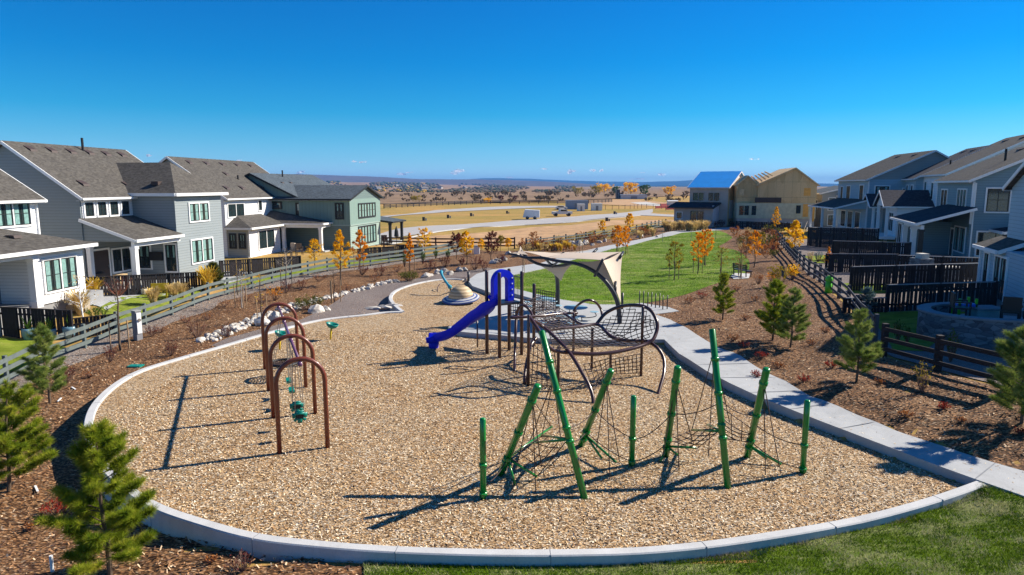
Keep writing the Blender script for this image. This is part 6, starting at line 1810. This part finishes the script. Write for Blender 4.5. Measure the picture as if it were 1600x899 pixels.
# ---- shrubs
def shrub(px, py, wpx, hpx, leaf, label, group=None, n=260, ls=.05, cat='shrub', name='shrub', ntw=34, twig='twig'):
    g, h_ = size_at(px, py, hpx); w = wpx*g.y/F_PX
    ls = max(ls, g.y*.0014)
    plant_obj(name, label, cat, g, shrub_parts(int(px*7+py), w, h_, leaf, n, ls, ntw, twig=twig), R(), 1.0, group)
for a, b, w, h_, l in ((308,528,38,34,'large maroon twiggy shrub in the mulch above the curb'),(268,556,30,24,'dark maroon shrub by the curb right of the valve box'),(238,526,26,16,'low dark shrub right of the utility pedestal'),(355,527,22,20,'small maroon shrub on the riprap left of the swings'),(104,598,36,28,'maroon shrub beside the small pale left pine'),(172,566,26,26,'dusky maroon shrub below the bare staked sapling'),
  (447,458,26,20,'maroon shrub below the bare staked sapling'),(470,454,28,20,'dark maroon shrub left of the three staked sapling'),(566,430,24,16,'dark shrub under the orange sapling'),(594,432,30,20,'wide dark shrub right of the orange sapling'),(672,424,26,18,'dark maroon shrub behind the juniper'),(696,418,24,20,'maroon shrub right of the dark juniper'),(742,422,30,26,'tall dusky maroon shrub beyond the comet spinner'),(757,424,22,18,'rounded maroon shrub behind the dark bollard'),(783,412,18,16,'small maroon shrub left of the scattered boulders'),(722,415,16,12,'small dark shrub behind the pale boulders')):
    shrub(a, b, w, h_, 'maroonleaf', l, 'maroon shrubs in the left bed', 320)
shrub(430, 470, 30, 24, 'orange', 'bright orange shrub above the riprap', n=420)
shrub(185, 463, 56, 36, 'rustleaf', 'bare red stemmed willow shrub in front of the dark fence', n=30, ntw=60, twig='redtwig') if 'redtwig' in M else None
for a, b, w, h_, l in ((482,484,58,22,'wide spreading green juniper in front of the riprap'),(640,440,42,16,'low spreading juniper at the edge of the gravel path'),(60,600,20,12,'low green plant at the foot of the left rail fence')):
    shrub(a, b, w, h_, 'juniper', l, n=1500, ls=.07, cat='juniper', name='juniper', ntw=90)
for a, b, h_, l in ((632,417,22,'tallest narrow green upright juniper by the left fence'),(661,413,20,'narrow green upright juniper beside the gooseneck pipe'),(681,405,14,'short narrow juniper right of the gooseneck pipe'),(700,404,14,'narrow dark juniper left of the maroon sapling')):
    shrub(a, b, 10, h_, 'greenleaf', l, n=320, name='upright_juniper', cat='juniper')
RED = [(1146,533),(1160,543),(1189,560),(1216,576),(1256,597),(1475,640),(1415,652),(1594,680),(1097,466),(1078,474),(1300,575),(1180,590)]
for i, (a, b) in enumerate(RED):
    shrub(a, b, 26 if i != 6 else 30, 11, 'redleaf' if i % 3 else 'rustleaf', 'low red leaved shrub scattered in the right mulch bed', 'low red shrubs in the right mulch bed', 200, .05)
shrub(86, 806, 52, 24, 'redleaf', 'low red shrub between the two nearest left pines', n=420); shrub(378, 893, 60, 30, 'maroonleaf', 'wispy dark red shrub below the front curb', n=90, ntw=40)
shrub(1440, 614, 34, 50, 'olive', 'upright yellow green plant in front of the near dark fence', n=260, ntw=24)
shrub(1217, 448, 34, 36, 'olive', 'olive and gold bush above the pair of pines', n=700, ls=.1); shrub(1238, 438, 26, 26, 'gold', 'yellow green bush against the right fence', n=600, ls=.09); shrub(1205, 440, 18, 16, 'orange', 'small orange bush left of the olive one', n=300)
shrub(1185, 444, 26, 18, 'rustleaf', 'rusty brown shrub below the lawn bench', n=300); shrub(1352, 476, 12, 26, 'strawgrass', 'tan upright plant beside the blue spruce', n=160, ntw=14); shrub(1266, 412, 14, 20, 'strawgrass', 'tan upright shrub in the far right yard', n=260); shrub(1278, 410, 16, 20, 'bluespruce', 'grey green upright shrub in the far right yard', n=260); shrub(1290, 412, 24, 12, 'olive', 'low yellow shrub under the narrow orange sapling', n=260)
shrub(1408, 487, 20, 16, 'redleaf', 'crimson shrub against the black slatted fence', n=260); shrub(1440, 487, 16, 10, 'greenleaf', 'small green shrub against the black slatted fence', n=160)
shrub(154, 500, 40, 22, 'greenleaf', 'green leafy shrub beside the birch sapling', n=600, ls=.08)
for i, (a, b) in enumerate(((1268,540),(1375,600),(1500,660),(1165,500),(1210,480),(1290,520),(1180,470),(1150,455))):
    shrub(a, b, 22, 9, 'rustleaf', 'faded brown ground shrub in the right mulch bed', 'faded ground shrubs in the right bed', 110, .05)
for i, (a, b) in enumerate(((325,500),(250,520),(350,480),(290,505),(410,475),(500,440),(540,455),(620,425),(60,700),(150,690),(45,830),(330,880),(205,600),(140,590),(385,470),(585,440))):
    shrub(a, b, 26, 12, 'rustleaf', 'low dry brown shrub in the left mulch bed', 'low dry shrubs in the left bed', 110, .05)
# far bed shrubs: protos with copies
PR = [shrub_parts(300+k, 1.5, 1.0, lf_, 260, .12, 26) for k, lf_ in enumerate(('maroonleaf', 'rustleaf', 'strawgrass', 'maroonleaf', 'juniper'))]
for i in range(62):
    x_ = rg.uniform(812, 1035); f = (x_-812)/223; yy = 398-f*34 + rg.uniform(-12, 2)*(1-.5*f)
    g = GG(x_, yy); k = rg.choice((0, 1, 1, 2, 3, 4))
    plant_obj('shrub', ('dark maroon', 'rust brown', 'straw coloured', 'deep maroon', 'olive green')[k] + ' shrub in the long far bed', 'shrub', g, PR[k], R(), rg.uniform(.6, 1.2), 'shrubs in the far bed')
for i in range(40):
    x_ = rg.uniform(1140, 1215); yy = rg.uniform(360, 404)
    g = GG(x_, yy)
    if inpoly([g.x], [g.y], [(p.x, p.y) for p in lawn_pts])[0]: continue
    k = rg.choice((1, 1, 2, 0, 4))
    plant_obj('shrub', ('dark maroon', 'rust brown', 'straw coloured', 'deep maroon', 'olive green')[k] + ' shrub beyond the far end of the lawn', 'shrub', g, PR[k], R(), rg.uniform(.7, 1.3), 'shrubs beyond the lawn')
for i in range(14):
    x_ = 1064 + i*13 + rg.uniform(-3, 3); g = GG(x_, 356 + rg.uniform(-2, 1.5))
    plant_obj('shrub', 'dark twiggy shrub in front of the unfinished houses', 'shrub', g, PR[0], R(), rg.uniform(.8, 1.3), 'dark shrubs before the unfinished houses')
# ornamental grasses
GP_ = [grass_parts(400+k, 1.1, 1.15, m_, 320, .03) for k, m_ in enumerate(('strawgrass', 'goldgrass', 'strawgrass'))]
for i in range(16):
    x_ = 1040 + i*4.2; g = GG(x_, 361 + rg.uniform(-1.5, 1)); plant_obj('ornamental_grass', 'pale ornamental grass clump in the row before the blue roofed house', 'grass clump', g, GP_[0], R(), rg.uniform(1.0, 1.4), 'row of pale grasses beyond the lawn')
for a, b, k, s, l in ((325,455,1,1.5,'bright golden grass clump beside the olive conifer'),(40,486,1,.8,'golden grass clump left of three by the hot tub'),(55,485,1,.9,'golden grass clump in the middle by the hot tub'),(72,484,1,1.1,'largest golden grass clump by the tan sofa'),(135,466,1,.9,'golden grass clump beside the willow shrub, left one'),(150,464,1,1.1,'golden grass clump beside the willow shrub, right one'),(240,478,0,1.0,'tan grass clump left of the yellow chair post'),(272,470,0,1.0,'tan grass clump right of the yellow chair'),(285,466,0,.9,'tan grass clump by the rail fence, right of the chair'),(125,492,0,1.2,'tan grass clump at the foot of the birch'),(395,395,0,1.2,'tan grass clump by the white house'),(1020,370,0,1.1,'tan grass clump beside the far path'),(1000,374,0,1.0,'tan grass clump near the scattered boulders')):
    g = GG(a, b); plant_obj('ornamental_grass', l, 'grass clump', g, GP_[k], R(), s)
for i in range(14):
    g = GG(835+i*5+rg.uniform(-2, 2), 391+rg.uniform(-2, 2)); plant_obj('ornamental_grass', 'orange tinted grass clump behind the shade sail', 'grass clump', g, GP_[1] if i % 3 else PR[1], R(), rg.uniform(.5, .8), 'orange grasses behind the sail')

# ================================================================ loose chips and blades (stuff)
def scatter(n, poly, fz, bbox, mats, wts, L=(.03, .075), W=(.010, .022), seed=1, exclude=(), nearbias=True, name='loose_chips', lift=.012, tilt=.45):
    r = np.random.default_rng(seed)
    x = r.uniform(bbox[0], bbox[1], n*3); y = bbox[2] + (bbox[3]-bbox[2])*r.random(n*3)**(1.5 if nearbias else 1)
    k = inpoly(x, y, poly)
    for e in exclude: k &= ~inpoly(x, y, e)
    x, y = x[k][:n], y[k][:n]; n = len(x); z = fz(x, y)
    a = r.uniform(0, 2*np.pi, n); l = r.uniform(*L, n)/2; w = r.uniform(*W, n)/2; t1 = r.normal(0, tilt, n); t2 = r.normal(0, tilt, n)
    ux, uy, uz = np.cos(a)*l, np.sin(a)*l, np.sin(t1)*l; vx, vy, vz = -np.sin(a)*w, np.cos(a)*w, np.sin(t2)*w
    c = np.stack([x, y, z+lift], 1); U = np.stack([ux, uy, uz], 1); V = np.stack([vx, vy, vz], 1)
    vs = np.stack([c-U-V, c+U-V, c+U+V, c-U+V], 1).reshape(-1, 3); fs = np.arange(4*n).reshape(-1, 4)
    me = bpy.data.meshes.new(name); me.from_pydata(vs.tolist(), [], fs.tolist())
    for m_ in mats: me.materials.append(m_)
    me.polygons.foreach_set('material_index', r.choice(len(mats), n, p=wts).tolist())
    o = bpy.data.objects.new(name, me); COL.objects.link(o); return tag(o, kind='stuff')
CH = [plain('chip_pale', (.84, .715, .53), .8, .1, 9), plain('chip_tan', (.64, .43, .22), .8, .15, 9), plain('chip_brown', (.36, .19, .07), .8, .15, 9), plain('chip_dark', (.12, .07, .04), .8, .15, 9)]
scatter(95000, chips_poly, lambda x, y: np.zeros(len(x)), (-13, 12, 10.5, 34), CH, [.28, .36, .22, .14], (.03, .075), (.010, .024), 3, name='loose_play_chips', exclude=[slab_poly])
mp = [(p[0], p[1]) for p in mul]
excl = [chips_poly, slab_poly, fr_poly, [(p.x, p.y) for p in lawn_pts]]
scatter(42000, mp, HT, (-24, 22, 8, 48), [plain('mulch_pale', (.62, .46, .30), .85, .1, 9), plain('mulch_mid', (.36, .19, .09), .85, .15, 9), plain('mulch_dark', (.09, .045, .03), .85, .15, 9)], [.16, .50, .34], (.04, .11), (.014, .036), 5, name='loose_mulch', exclude=excl, lift=.02)
def blades(n, poly, bbox, mats, wts, h, w, seed, off=.03, name='grass_blades', exclude=(), fq=1.0):
    r = np.random.default_rng(seed)
    x = r.uniform(bbox[0], bbox[1], n*3); y = r.uniform(bbox[2], bbox[3], n*3); k = inpoly(x, y, poly)
    for e in exclude: k &= ~inpoly(x, y, e)
    x, y = x[k][:n], y[k][:n]; n = len(x); z = HT(x, y)+off-.01
    a = r.uniform(0, 2*np.pi, n); hh = r.uniform(h*.5, h*1.2, n); ww = r.uniform(w*.6, w*1.2, n)
    c = np.stack([x, y, z], 1); s_ = np.stack([np.cos(a)*ww, np.sin(a)*ww, 0*a], 1); b = r.uniform(0, 2*np.pi, n)
    tip = c + np.stack([np.cos(b)*hh*.75, np.sin(b)*hh*.75, hh], 1)
    vs = np.stack([c-s_, c+s_, tip], 1).reshape(-1, 3); fs = np.arange(3*n).reshape(-1, 3)
    me = bpy.data.meshes.new(name); me.from_pydata(vs.tolist(), [], fs.tolist())
    for m_ in mats: me.materials.append(m_)
    # straw gathers in drifts
    nz = np.array([mnoise.noise(V3((xx*.8*fq, yy*1.3*fq, 3.0))) + .5*mnoise.noise(V3((xx*2.6*fq, yy*3.4*fq, 9.0))) for xx, yy in zip(x, y)])
    pr = np.clip((nz+.16)*1.3, 0.04, .8); u = r.random(n); mi = np.where(u < pr, 2, np.where(r.random(n) < .5, 0, 1))
    me.polygons.foreach_set('material_index', mi.tolist()); o = bpy.data.objects.new(name, me); COL.objects.link(o); return tag(o, kind='stuff')
GB = [leaf_mat('blade_green', [(.08, .15, .004), (.15, .24, .008), (.21, .29, .012)], 1.5, .3), leaf_mat('blade_dark', [(.028, .07, .006), (.055, .115, .01)], 1.5, .3), leaf_mat('blade_straw', [(.34, .34, .15), (.55, .52, .30)], 2, .3)]
blades(150000, fr_poly, (-4, 14, 8.5, 18), GB, None, .07, .008, 7, exclude=[chips_poly, slab_poly])
GL = [leaf_mat('lawn_blade', [(.085, .17, .004), (.17, .27, .008)], 1.5, .3), GB[1], GB[2]]
blades(60000, [(p.x, p.y) for p in lawn_pts], (-2, 34, 36, 95), GL, None, .09, .012, 8, .022, 'lawn_blades', fq=.25)
scatter(1400, slab_poly, lambda x, y: np.maximum(HT(x, y)+.03, .24), (-4, 17, 12, 36), CH, [.28, .36, .22, .14], (.03, .075), (.010, .024), 12, name='strayed_chips', lift=.008, tilt=.15)
# ================================================================ far away
def ico_blob(seed, sub=2):
    import bmesh as _b
    bm = _b.new(); _b.ops.create_icosphere(bm, subdivisions=sub, radius=.5)
    for v in bm.verts: v.co *= 1 + .35*mnoise.noise(v.co*3.5 + V3((seed*3.1, 0, 0)))
    vs = [tuple(v.co) for v in bm.verts]; fs = [tuple(v.index for v in f.verts) for f in bm.faces]; bm.free(); return np.array(vs), np.array(fs)
# ground height of the big near hillside by ray casting on its mesh
hillobj = [o for o in bpy.data.objects if o.name.startswith('hills')]
bpy.context.view_layer.update()
deps = bpy.context.evaluated_depsgraph_get()
def cast(px, py):
    d = (AT(px, py, 100.0) - V3((0, 0, H))).normalized()
    hit, loc, *_ = scene.ray_cast(deps, V3((0, 0, H)), d, distance=30000)
    return loc if hit else None
# dark woodland on the hillside: one mass nobody could count
rw = random.Random(21); blobs = [ico_blob(k, 1) for k in range(4)]
VS, FS, MI, nb_ = [], [], [], 0
for i in range(5200):
    px = rw.uniform(432, 900); f = (px-432)/468
    py = rw.uniform(283+8*f, 299+4*f) if rw.random() < .72 else rw.uniform(296, 314)
    nz = mnoise.noise(V3((px*.022, py*.16, 1.3)))
    if nz < (-.12 if py < 300 else .08): continue
    p = cast(px, py)
    if p is None or p.y > 5200 or p.y < 800: continue
    b, fcs = rw.choice(blobs); s_ = p.y/F_PX*rw.uniform(1.6, 4.2)
    VS.append(b*np.array([s_*1.5, s_*1.5, s_*rw.uniform(.6, 1)]) + np.array([p.x, p.y, p.z+s_*.25])); FS.append(fcs+nb_); nb_ += len(b)
    MI += [rw.choice((0, 0, 0, 1, 1, 2)) if f < .5 else rw.choice((0, 0, 1, 1, 1))]*len(fcs)
me = bpy.data.meshes.new('distant_woodland'); me.from_pydata(np.concatenate(VS).tolist(), [], np.concatenate(FS).tolist())
for c in ((.03, .05, .028), (.13, .09, .055), (.45, .26, .04)): me.materials.append(plain('far_foliage', c, .9, .4, .05))
me.polygons.foreach_set('material_index', MI); o = bpy.data.objects.new('distant_woodland', me); COL.objects.link(o); tag(o, kind='stuff')
# far houses on the hillside
hm = [plain('far_house_wall', (.42, .40, .38), .8), plain('far_house_roof', (.16, .15, .16), .9)]
def gablebox(name, label, cat, loc, w, d, h, rh, rz, wall, roof, group=None):
    r = thing(name, label, cat, loc, rz, group)
    MB().box(-w/2, w/2, -d/2, d/2, -1.0, h).build('wall', wall, r)
    m = MB()
    m.prism([(-w/2-.3, -d/2-.4, h+.01), (w/2+.3, -d/2-.4, h+.01), (w/2+.3, 0, h+rh), (-w/2-.3, 0, h+rh)], (0, 0, .2)); m.prism([(-w/2-.3, d/2+.4, h+.01), (w/2+.3, d/2+.4, h+.01), (w/2+.3, 0, h+rh), (-w/2-.3, 0, h+rh)], (0, 0, .2))
    for sx in (-w/2, w/2-.2): m.prism([(sx, -d/2, h), (sx, d/2, h), (sx, 0, h+rh)], (.2, 0, 0))
    o = m.build('roof', roof, r); fix_normals(o); return r
for i in range(46):
    px = rw.uniform(440, 760); py = rw.uniform(288, 306); p = cast(px, py)
    if p is None or p.y > 4000 or p.y < 1000: continue
    s_ = max(9, p.y/F_PX*rw.uniform(2.0, 4.5))
    gablebox('distant_house', 'tiny far off house among the trees on the brown hillside', 'house', p, s_*1.3, s_*.8, s_*.4, s_*.3, rw.uniform(0, 3), hm[0], hm[1], 'far off houses on the hillside')
# cottonwoods and farm at the middle distance
def bigtree(px, py, ytop, wpx, leaf, label, seed):
    g = GG(px, py); h_ = AT(px, ytop, g.y).z - g.z; w = wpx*g.y/F_PX
    plant_obj('cottonwood_tree', label, 'tree', g, tree_parts(seed, h_, w, .12, leaf, 1500, h_*.11, 'bark', .15, 0), seed)
bigtree(985, 306, 287, 24, 'gold', 'big golden cottonwood left of the dark green one', 501); bigtree(1006, 306, 290, 16, 'greenleaf', 'dark green tree right of the big golden cottonwood', 502)
bigtree(1045, 307, 293, 16, 'gold', 'rounded golden tree left of the blue roofed house', 503); bigtree(903, 306, 295, 16, 'olive', 'low olive gold tree, leftmost of the far row', 504)
bigtree(944, 305, 290, 22, 'gold', 'bright yellow cottonwood in the far row', 505); bigtree(930, 306, 292, 18, 'olive', 'olive tree left of the bright yellow cottonwood', 506); bigtree(962, 305, 292, 12, 'greenleaf', 'small dark evergreen beside the farm silo', 507)
bigtree(762, 318, 311, 12, 'gold', 'small golden tree on the dark far fence line', 508); bigtree(650, 317, 308, 16, 'olive', 'bare olive tree beyond the left fields', 509); bigtree(783, 315, 306, 8, 'maroonleaf', 'small dark tree beyond the far fence, left of two', 510); bigtree(804, 315, 306, 8, 'maroonleaf', 'small dark tree beyond the far fence, right of two', 511)
M['shedwhite'] = plain('white_shed_wall', (.66, .66, .66), .6); M['shedblue'] = plain('blue_grey_container', (.24, .28, .37), .6); M['redmat'] = plain('red_safety_fence', (.28, .04, .035), .8); M['farwhite'] = plain('pale_farm_wall', (.5, .5, .52), .7)
def boxthing(name, label, cat, px0, px1, py, ytop, mat, depth=3.0, rz=0, roof=None):
    g = GG((px0+px1)/2, py); h_ = AT(px0, ytop, g.y).z-g.z; w = (px1-px0)*g.y/F_PX
    r = thing(name, label, cat, g, rz); MB().box(-w/2, w/2, -depth/2, depth/2, -.1, h_).build('body', M[mat], r)
    MB().box(-w/2-.05, w/2+.05, -depth/2-.05, depth/2+.05, h_, h_+.12*h_).build('roof', M[roof or mat], r)
    MB().box(-w*.12, w*.12, -depth/2-.04, -depth/2, 0, h_*.75).build('door', M['capgrey'], r); return r
boxthing('storage_container', 'long blue grey storage container on the empty lots', 'container', 884, 918, 327, 314.5, 'shedblue', 3.5, 0, 'shedblue')
boxthing('storage_shed', 'small white shed in front of the long blue grey container', 'shed', 902, 913, 330, 320, 'shedwhite'); boxthing('storage_shed', 'wider white shed right of the blue grey container', 'shed', 924, 940, 329, 319, 'shedwhite')
boxthing('farm_building', 'pale farm building below the big golden cottonwood', 'barn', 968, 1008, 311, 305, 'farwhite', 12, 0, 'shedblue'); boxthing('farm_silo', 'dark farm silo beside the pale farm building', 'silo', 962.5, 967.5, 311, 298, 'charcoal', 5)
# white cargo trailer (tilted tarp side) and parked pickup
g = GG(830, 343); r = thing('cargo_trailer', 'white covered cargo trailer parked beside the empty street', 'trailer', g, -.06)
w = 26*g.y/F_PX; m = MB(); m.prism([(-w/2, -1.2, .5), (w/2, -1.2, .5), (w/2, -1.2, 2.2), (-w/2+.5, -1.2, 2.4)], (0, 2.4, 0)); o = m.build('body', M['shedwhite'], r); fix_normals(o)
for sx in (-.9, .9):
    for sy in (-1.2, 1.0): MB().tube([(sx, sy, .4), (sx, sy+.2, .4)], .4, 14).build('wheel', M['black'], r)
g = GG(878, 338); r = thing('pickup_truck', 'white pickup truck parked right of the cargo trailer', 'pickup', g, .1)
m = MB(); m.prism([(-2.6, -.95, .55), (2.6, -.95, .55), (2.6, -.95, 1.15), (1.5, -.95, 1.25), (.9, -.95, 1.85), (-.6, -.95, 1.85), (-.8, -.95, 1.2), (-2.6, -.95, 1.2)], (0, 1.9, 0)); o = m.build('body', M['shedwhite'], r); fix_normals(o)
MB().prism([(1.3, -.97, 1.28), (.85, -.97, 1.75), (-.5, -.97, 1.75), (-.5, -.97, 1.28)], (0, 1.94, 0)).build('window', M['glass'], r)
for sx in (-1.7, 1.7):
    for sy in (-1.0, .8): MB().tube([(sx, sy, .42), (sx, sy+.2, .42)], .42, 14).build('wheel', M['black'], r)
g = GG(883, 328); r = thing('parked_car', 'small white car parked left of the storage container', 'car', V3((GG(877, 328).x, g.y, g.z)), .0)
m = MB(); m.prism([(-2.1, -.85, .4), (2.1, -.85, .4), (2.1, -.85, .9), (1.2, -.85, 1.0), (.6, -.85, 1.45), (-1.0, -.85, 1.45), (-1.7, -.85, 1.0), (-2.1, -.85, .9)], (0, 1.7, 0)); o = m.build('body', M['shedwhite'], r); fix_normals(o); m = MB(); m.prism([(1.0, -.87, 1.02), (.55, -.87, 1.38), (-.95, -.87, 1.38), (-1.5, -.87, 1.02)], (0, 1.74, 0)); m.build('window', M['glass'], r)
for sx in (-1.3, 1.3):
    for sy in (-.9, .7): MB().tube([(sx, sy, .33), (sx, sy+.2, .33)], .33, 12).build('wheel', M['black'], r)
# red safety netting and stacked materials near the lots
for i, (a, b, y1) in enumerate(((1024, 1052, 327), (1040, 1078, 329), (1032, 1060, 323))):
    g0_, g1_ = GG(a, y1), GG(b, y1-1); r = thing('safety_fence', ('low red safety fence across the lots, left stretch', 'low red safety fence across the lots, right stretch', 'low red safety fence across the lots, rear stretch')[i], 'fence', g0_)
    MB().beam(g0_+V3((0, 0, .7)), g1_+V3((0, 0, .7)), .06, .9).build('mesh_panel', M['redmat'], r, False, True)
    for q in range(4): p = g0_.lerp(g1_, q/3); MB().cyl((p.x, p.y), .07, p.z, p.z+1.3, 6).build('post', M['charcoal'], r, False, True)
g = GG(1050, 324); gablebox('site_trailer', 'tiny white site trailer behind the red safety fence', 'trailer', g, 3.5, 2.4, 2.2, .3, 0, M['shedwhite'], M['shedwhite'])
for i, (a, b, l) in enumerate(((663,345,'dark electrical box pair on the dry field, left'),(701,341,'larger dark electrical box in the middle of the dry field'),(737,338,'pale and dark utility boxes on the dry field, right'),(793,334,'small dark marker box near the end of the dry field'),(949,346,'pair of dark utility boxes on the rusty dirt'),(961,335,'red and blue sign box on the far street'))):
    g = GG(a, b); r = thing('utility_box', l, 'utility box', g); r.scale = (.62, .62, .7); MB().box(-.7, .2, -.4, .4, 0, 1.1).build('cabinet', M['charcoal'], r); MB().box(.4, .9, -.3, .3, 0, .8).build('side_cabinet', M['capgrey'], r); MB().box(-.75, .25, -.45, .45, 1.1, 1.18).build('lid', M['charcoal'], r)
M['scrub'] = leaf_mat('scrub_leaves', [(.10, .07, .035), (.20, .14, .07), (.30, .20, .10)], .5, .1)
sp_ = [shrub_parts(600+k, 7, 4, 'scrub', 260, .8, 14) for k in range(3)]
for i in range(120):
    px = rw.uniform(600, 1075); py = rw.uniform(305, 317)
    if 880 < px < 1010 and py > 311: continue
    g = GG(px, py)
    if g.y > 1500: continue
    plant_obj('scrub_bush', 'grey brown scrub bush on the far side of the fields', 'bush', g, sp_[i % 3], rw.uniform(0, 6), g.y/500*rw.uniform(.5, 1.1), 'scrub bushes beyond the fields')
# clouds: small puffs low over the horizon
cm, ct, cp_ = nt('cloud_puff')
cp_.inputs['Base Color'].default_value = (.92, .93, .95, 1); cp_.inputs['Roughness'].default_value = 1
tr = ct.nodes.new('ShaderNodeBsdfTransparent'); mx = ct.nodes.new('ShaderNodeMixShader'); lw = ct.nodes.new('ShaderNodeLayerWeight'); lw.inputs[0].default_value = .35
nn = noise(ct, tc(ct), .0028, 5, .7); f_ = mathn(ct, 'MULTIPLY', ramp(ct, lw.outputs['Facing'], [(0.0, 1.0), (.85, 0.0)]), ramp(ct, nn, [(.38, 0.0), (.60, 1.0)]))
ct.links.new(f_, mx.inputs[0]); ct.links.new(tr.outputs[0], mx.inputs[1]); tl_ = ct.nodes.new('ShaderNodeBsdfTranslucent'); tl_.inputs[0].default_value = (1, 1, 1, 1); m2_ = ct.nodes.new('ShaderNodeMixShader'); m2_.inputs[0].default_value = .85
ct.links.new(cp_.outputs[0], m2_.inputs[1]); ct.links.new(tl_.outputs[0], m2_.inputs[2]); ct.links.new(m2_.outputs[0], mx.inputs[2])
ct.links.new(mx.outputs[0], [x for x in ct.nodes if x.type == 'OUTPUT_MATERIAL'][0].inputs['Surface'])
CL = [(235,243,10,4),(374,251,8,3),(471,270,16,6),(553,253,9,4),(567,254,10,4),(632,272,22,6),(640,270,12,3),(714,269,26,9),(800,278,16,4),(848,264,12,3),(894,269,13,6),(926,267,8,5),(940,267,6,4),(1034,273,16,5),(1000,280,12,3),(1174,249,10,3),(1185,249,6,3),(1005,270,8,2),(995,280,18,4)]
for i, (a, b, w, h_) in enumerate(CL):
    Yc = 16000.0; c = AT(a, b, Yc); vsA, fsA, nn_ = [], [], 0
    for k in range(3):
        v, f = ico_blob(i*9+k, 3); s_ = Yc/F_PX
        v = v*np.array([w*s_*rw.uniform(.4, .7), w*s_*.5, h_*s_*rw.uniform(.5, 1.0)]) + np.array([rw.uniform(-.36, .36)*w*s_, rw.uniform(-100, 100), rw.uniform(-.1, .25)*h_*s_])
        vsA.append(v); fsA.append(f+nn_); nn_ += len(v)
    me = bpy.data.meshes.new('cloud'); me.from_pydata(np.concatenate(vsA).tolist(), [], np.concatenate(fsA).tolist()); me.materials.append(cm)
    me.polygons.foreach_set('use_smooth', [True]*len(me.polygons)); o = bpy.data.objects.new('cloud', me); COL.objects.link(o); o.location = c; tag(o, kind='structure')
# the air between here and the hills
hzo = MB().box(-13500, 13500, -400, 13800, -66, 330).build('haze', None) if False else None
m, t, p = nt('haze_air'); t.nodes.clear(); out = t.nodes.new('ShaderNodeOutputMaterial'); pv = t.nodes.new('ShaderNodeVolumePrincipled')
pv.inputs['Color'].default_value = (.16, .42, .9, 1); pv.inputs['Density'].default_value = .0001; pv.inputs['Anisotropy'].default_value = 0.0
t.links.new(pv.outputs[0], out.inputs['Volume'])
hzo = MB().box(-14500, 14500, -500, 14500, -70, 175).build('haze', m); tag(hzo, kind='stuff')

# ---- every member of a row or group gets its own place in its label
def screen_x(o):
    p = o.matrix_world.translation; d = p.y*CP+(H-p.z)*SP
    return p.x/max(d, .1)
bpy.context.view_layer.update()
ORD = ['leftmost', 'second from the left', 'third from the left', 'fourth from the left', 'fifth from the left', 'sixth from the left', 'seventh from the left', 'eighth from the left', 'ninth from the left', 'tenth from the left']
byl = {}
for o in scene.objects:
    if o.parent is None and o.get('label'): byl.setdefault(o['label'], []).append(o)
for lab, os_ in byl.items():
    if len(os_) < 2: continue
    os_.sort(key=screen_x)
    for i, o in enumerate(os_):
        n = i+1
        q = ORD[i] if i < 10 else ('%d%s from the left' % (n, 'th' if 10 < n % 100 < 14 else {1: 'st', 2: 'nd', 3: 'rd'}.get(n % 10, 'th')))
        o['label'] = lab + ', ' + q
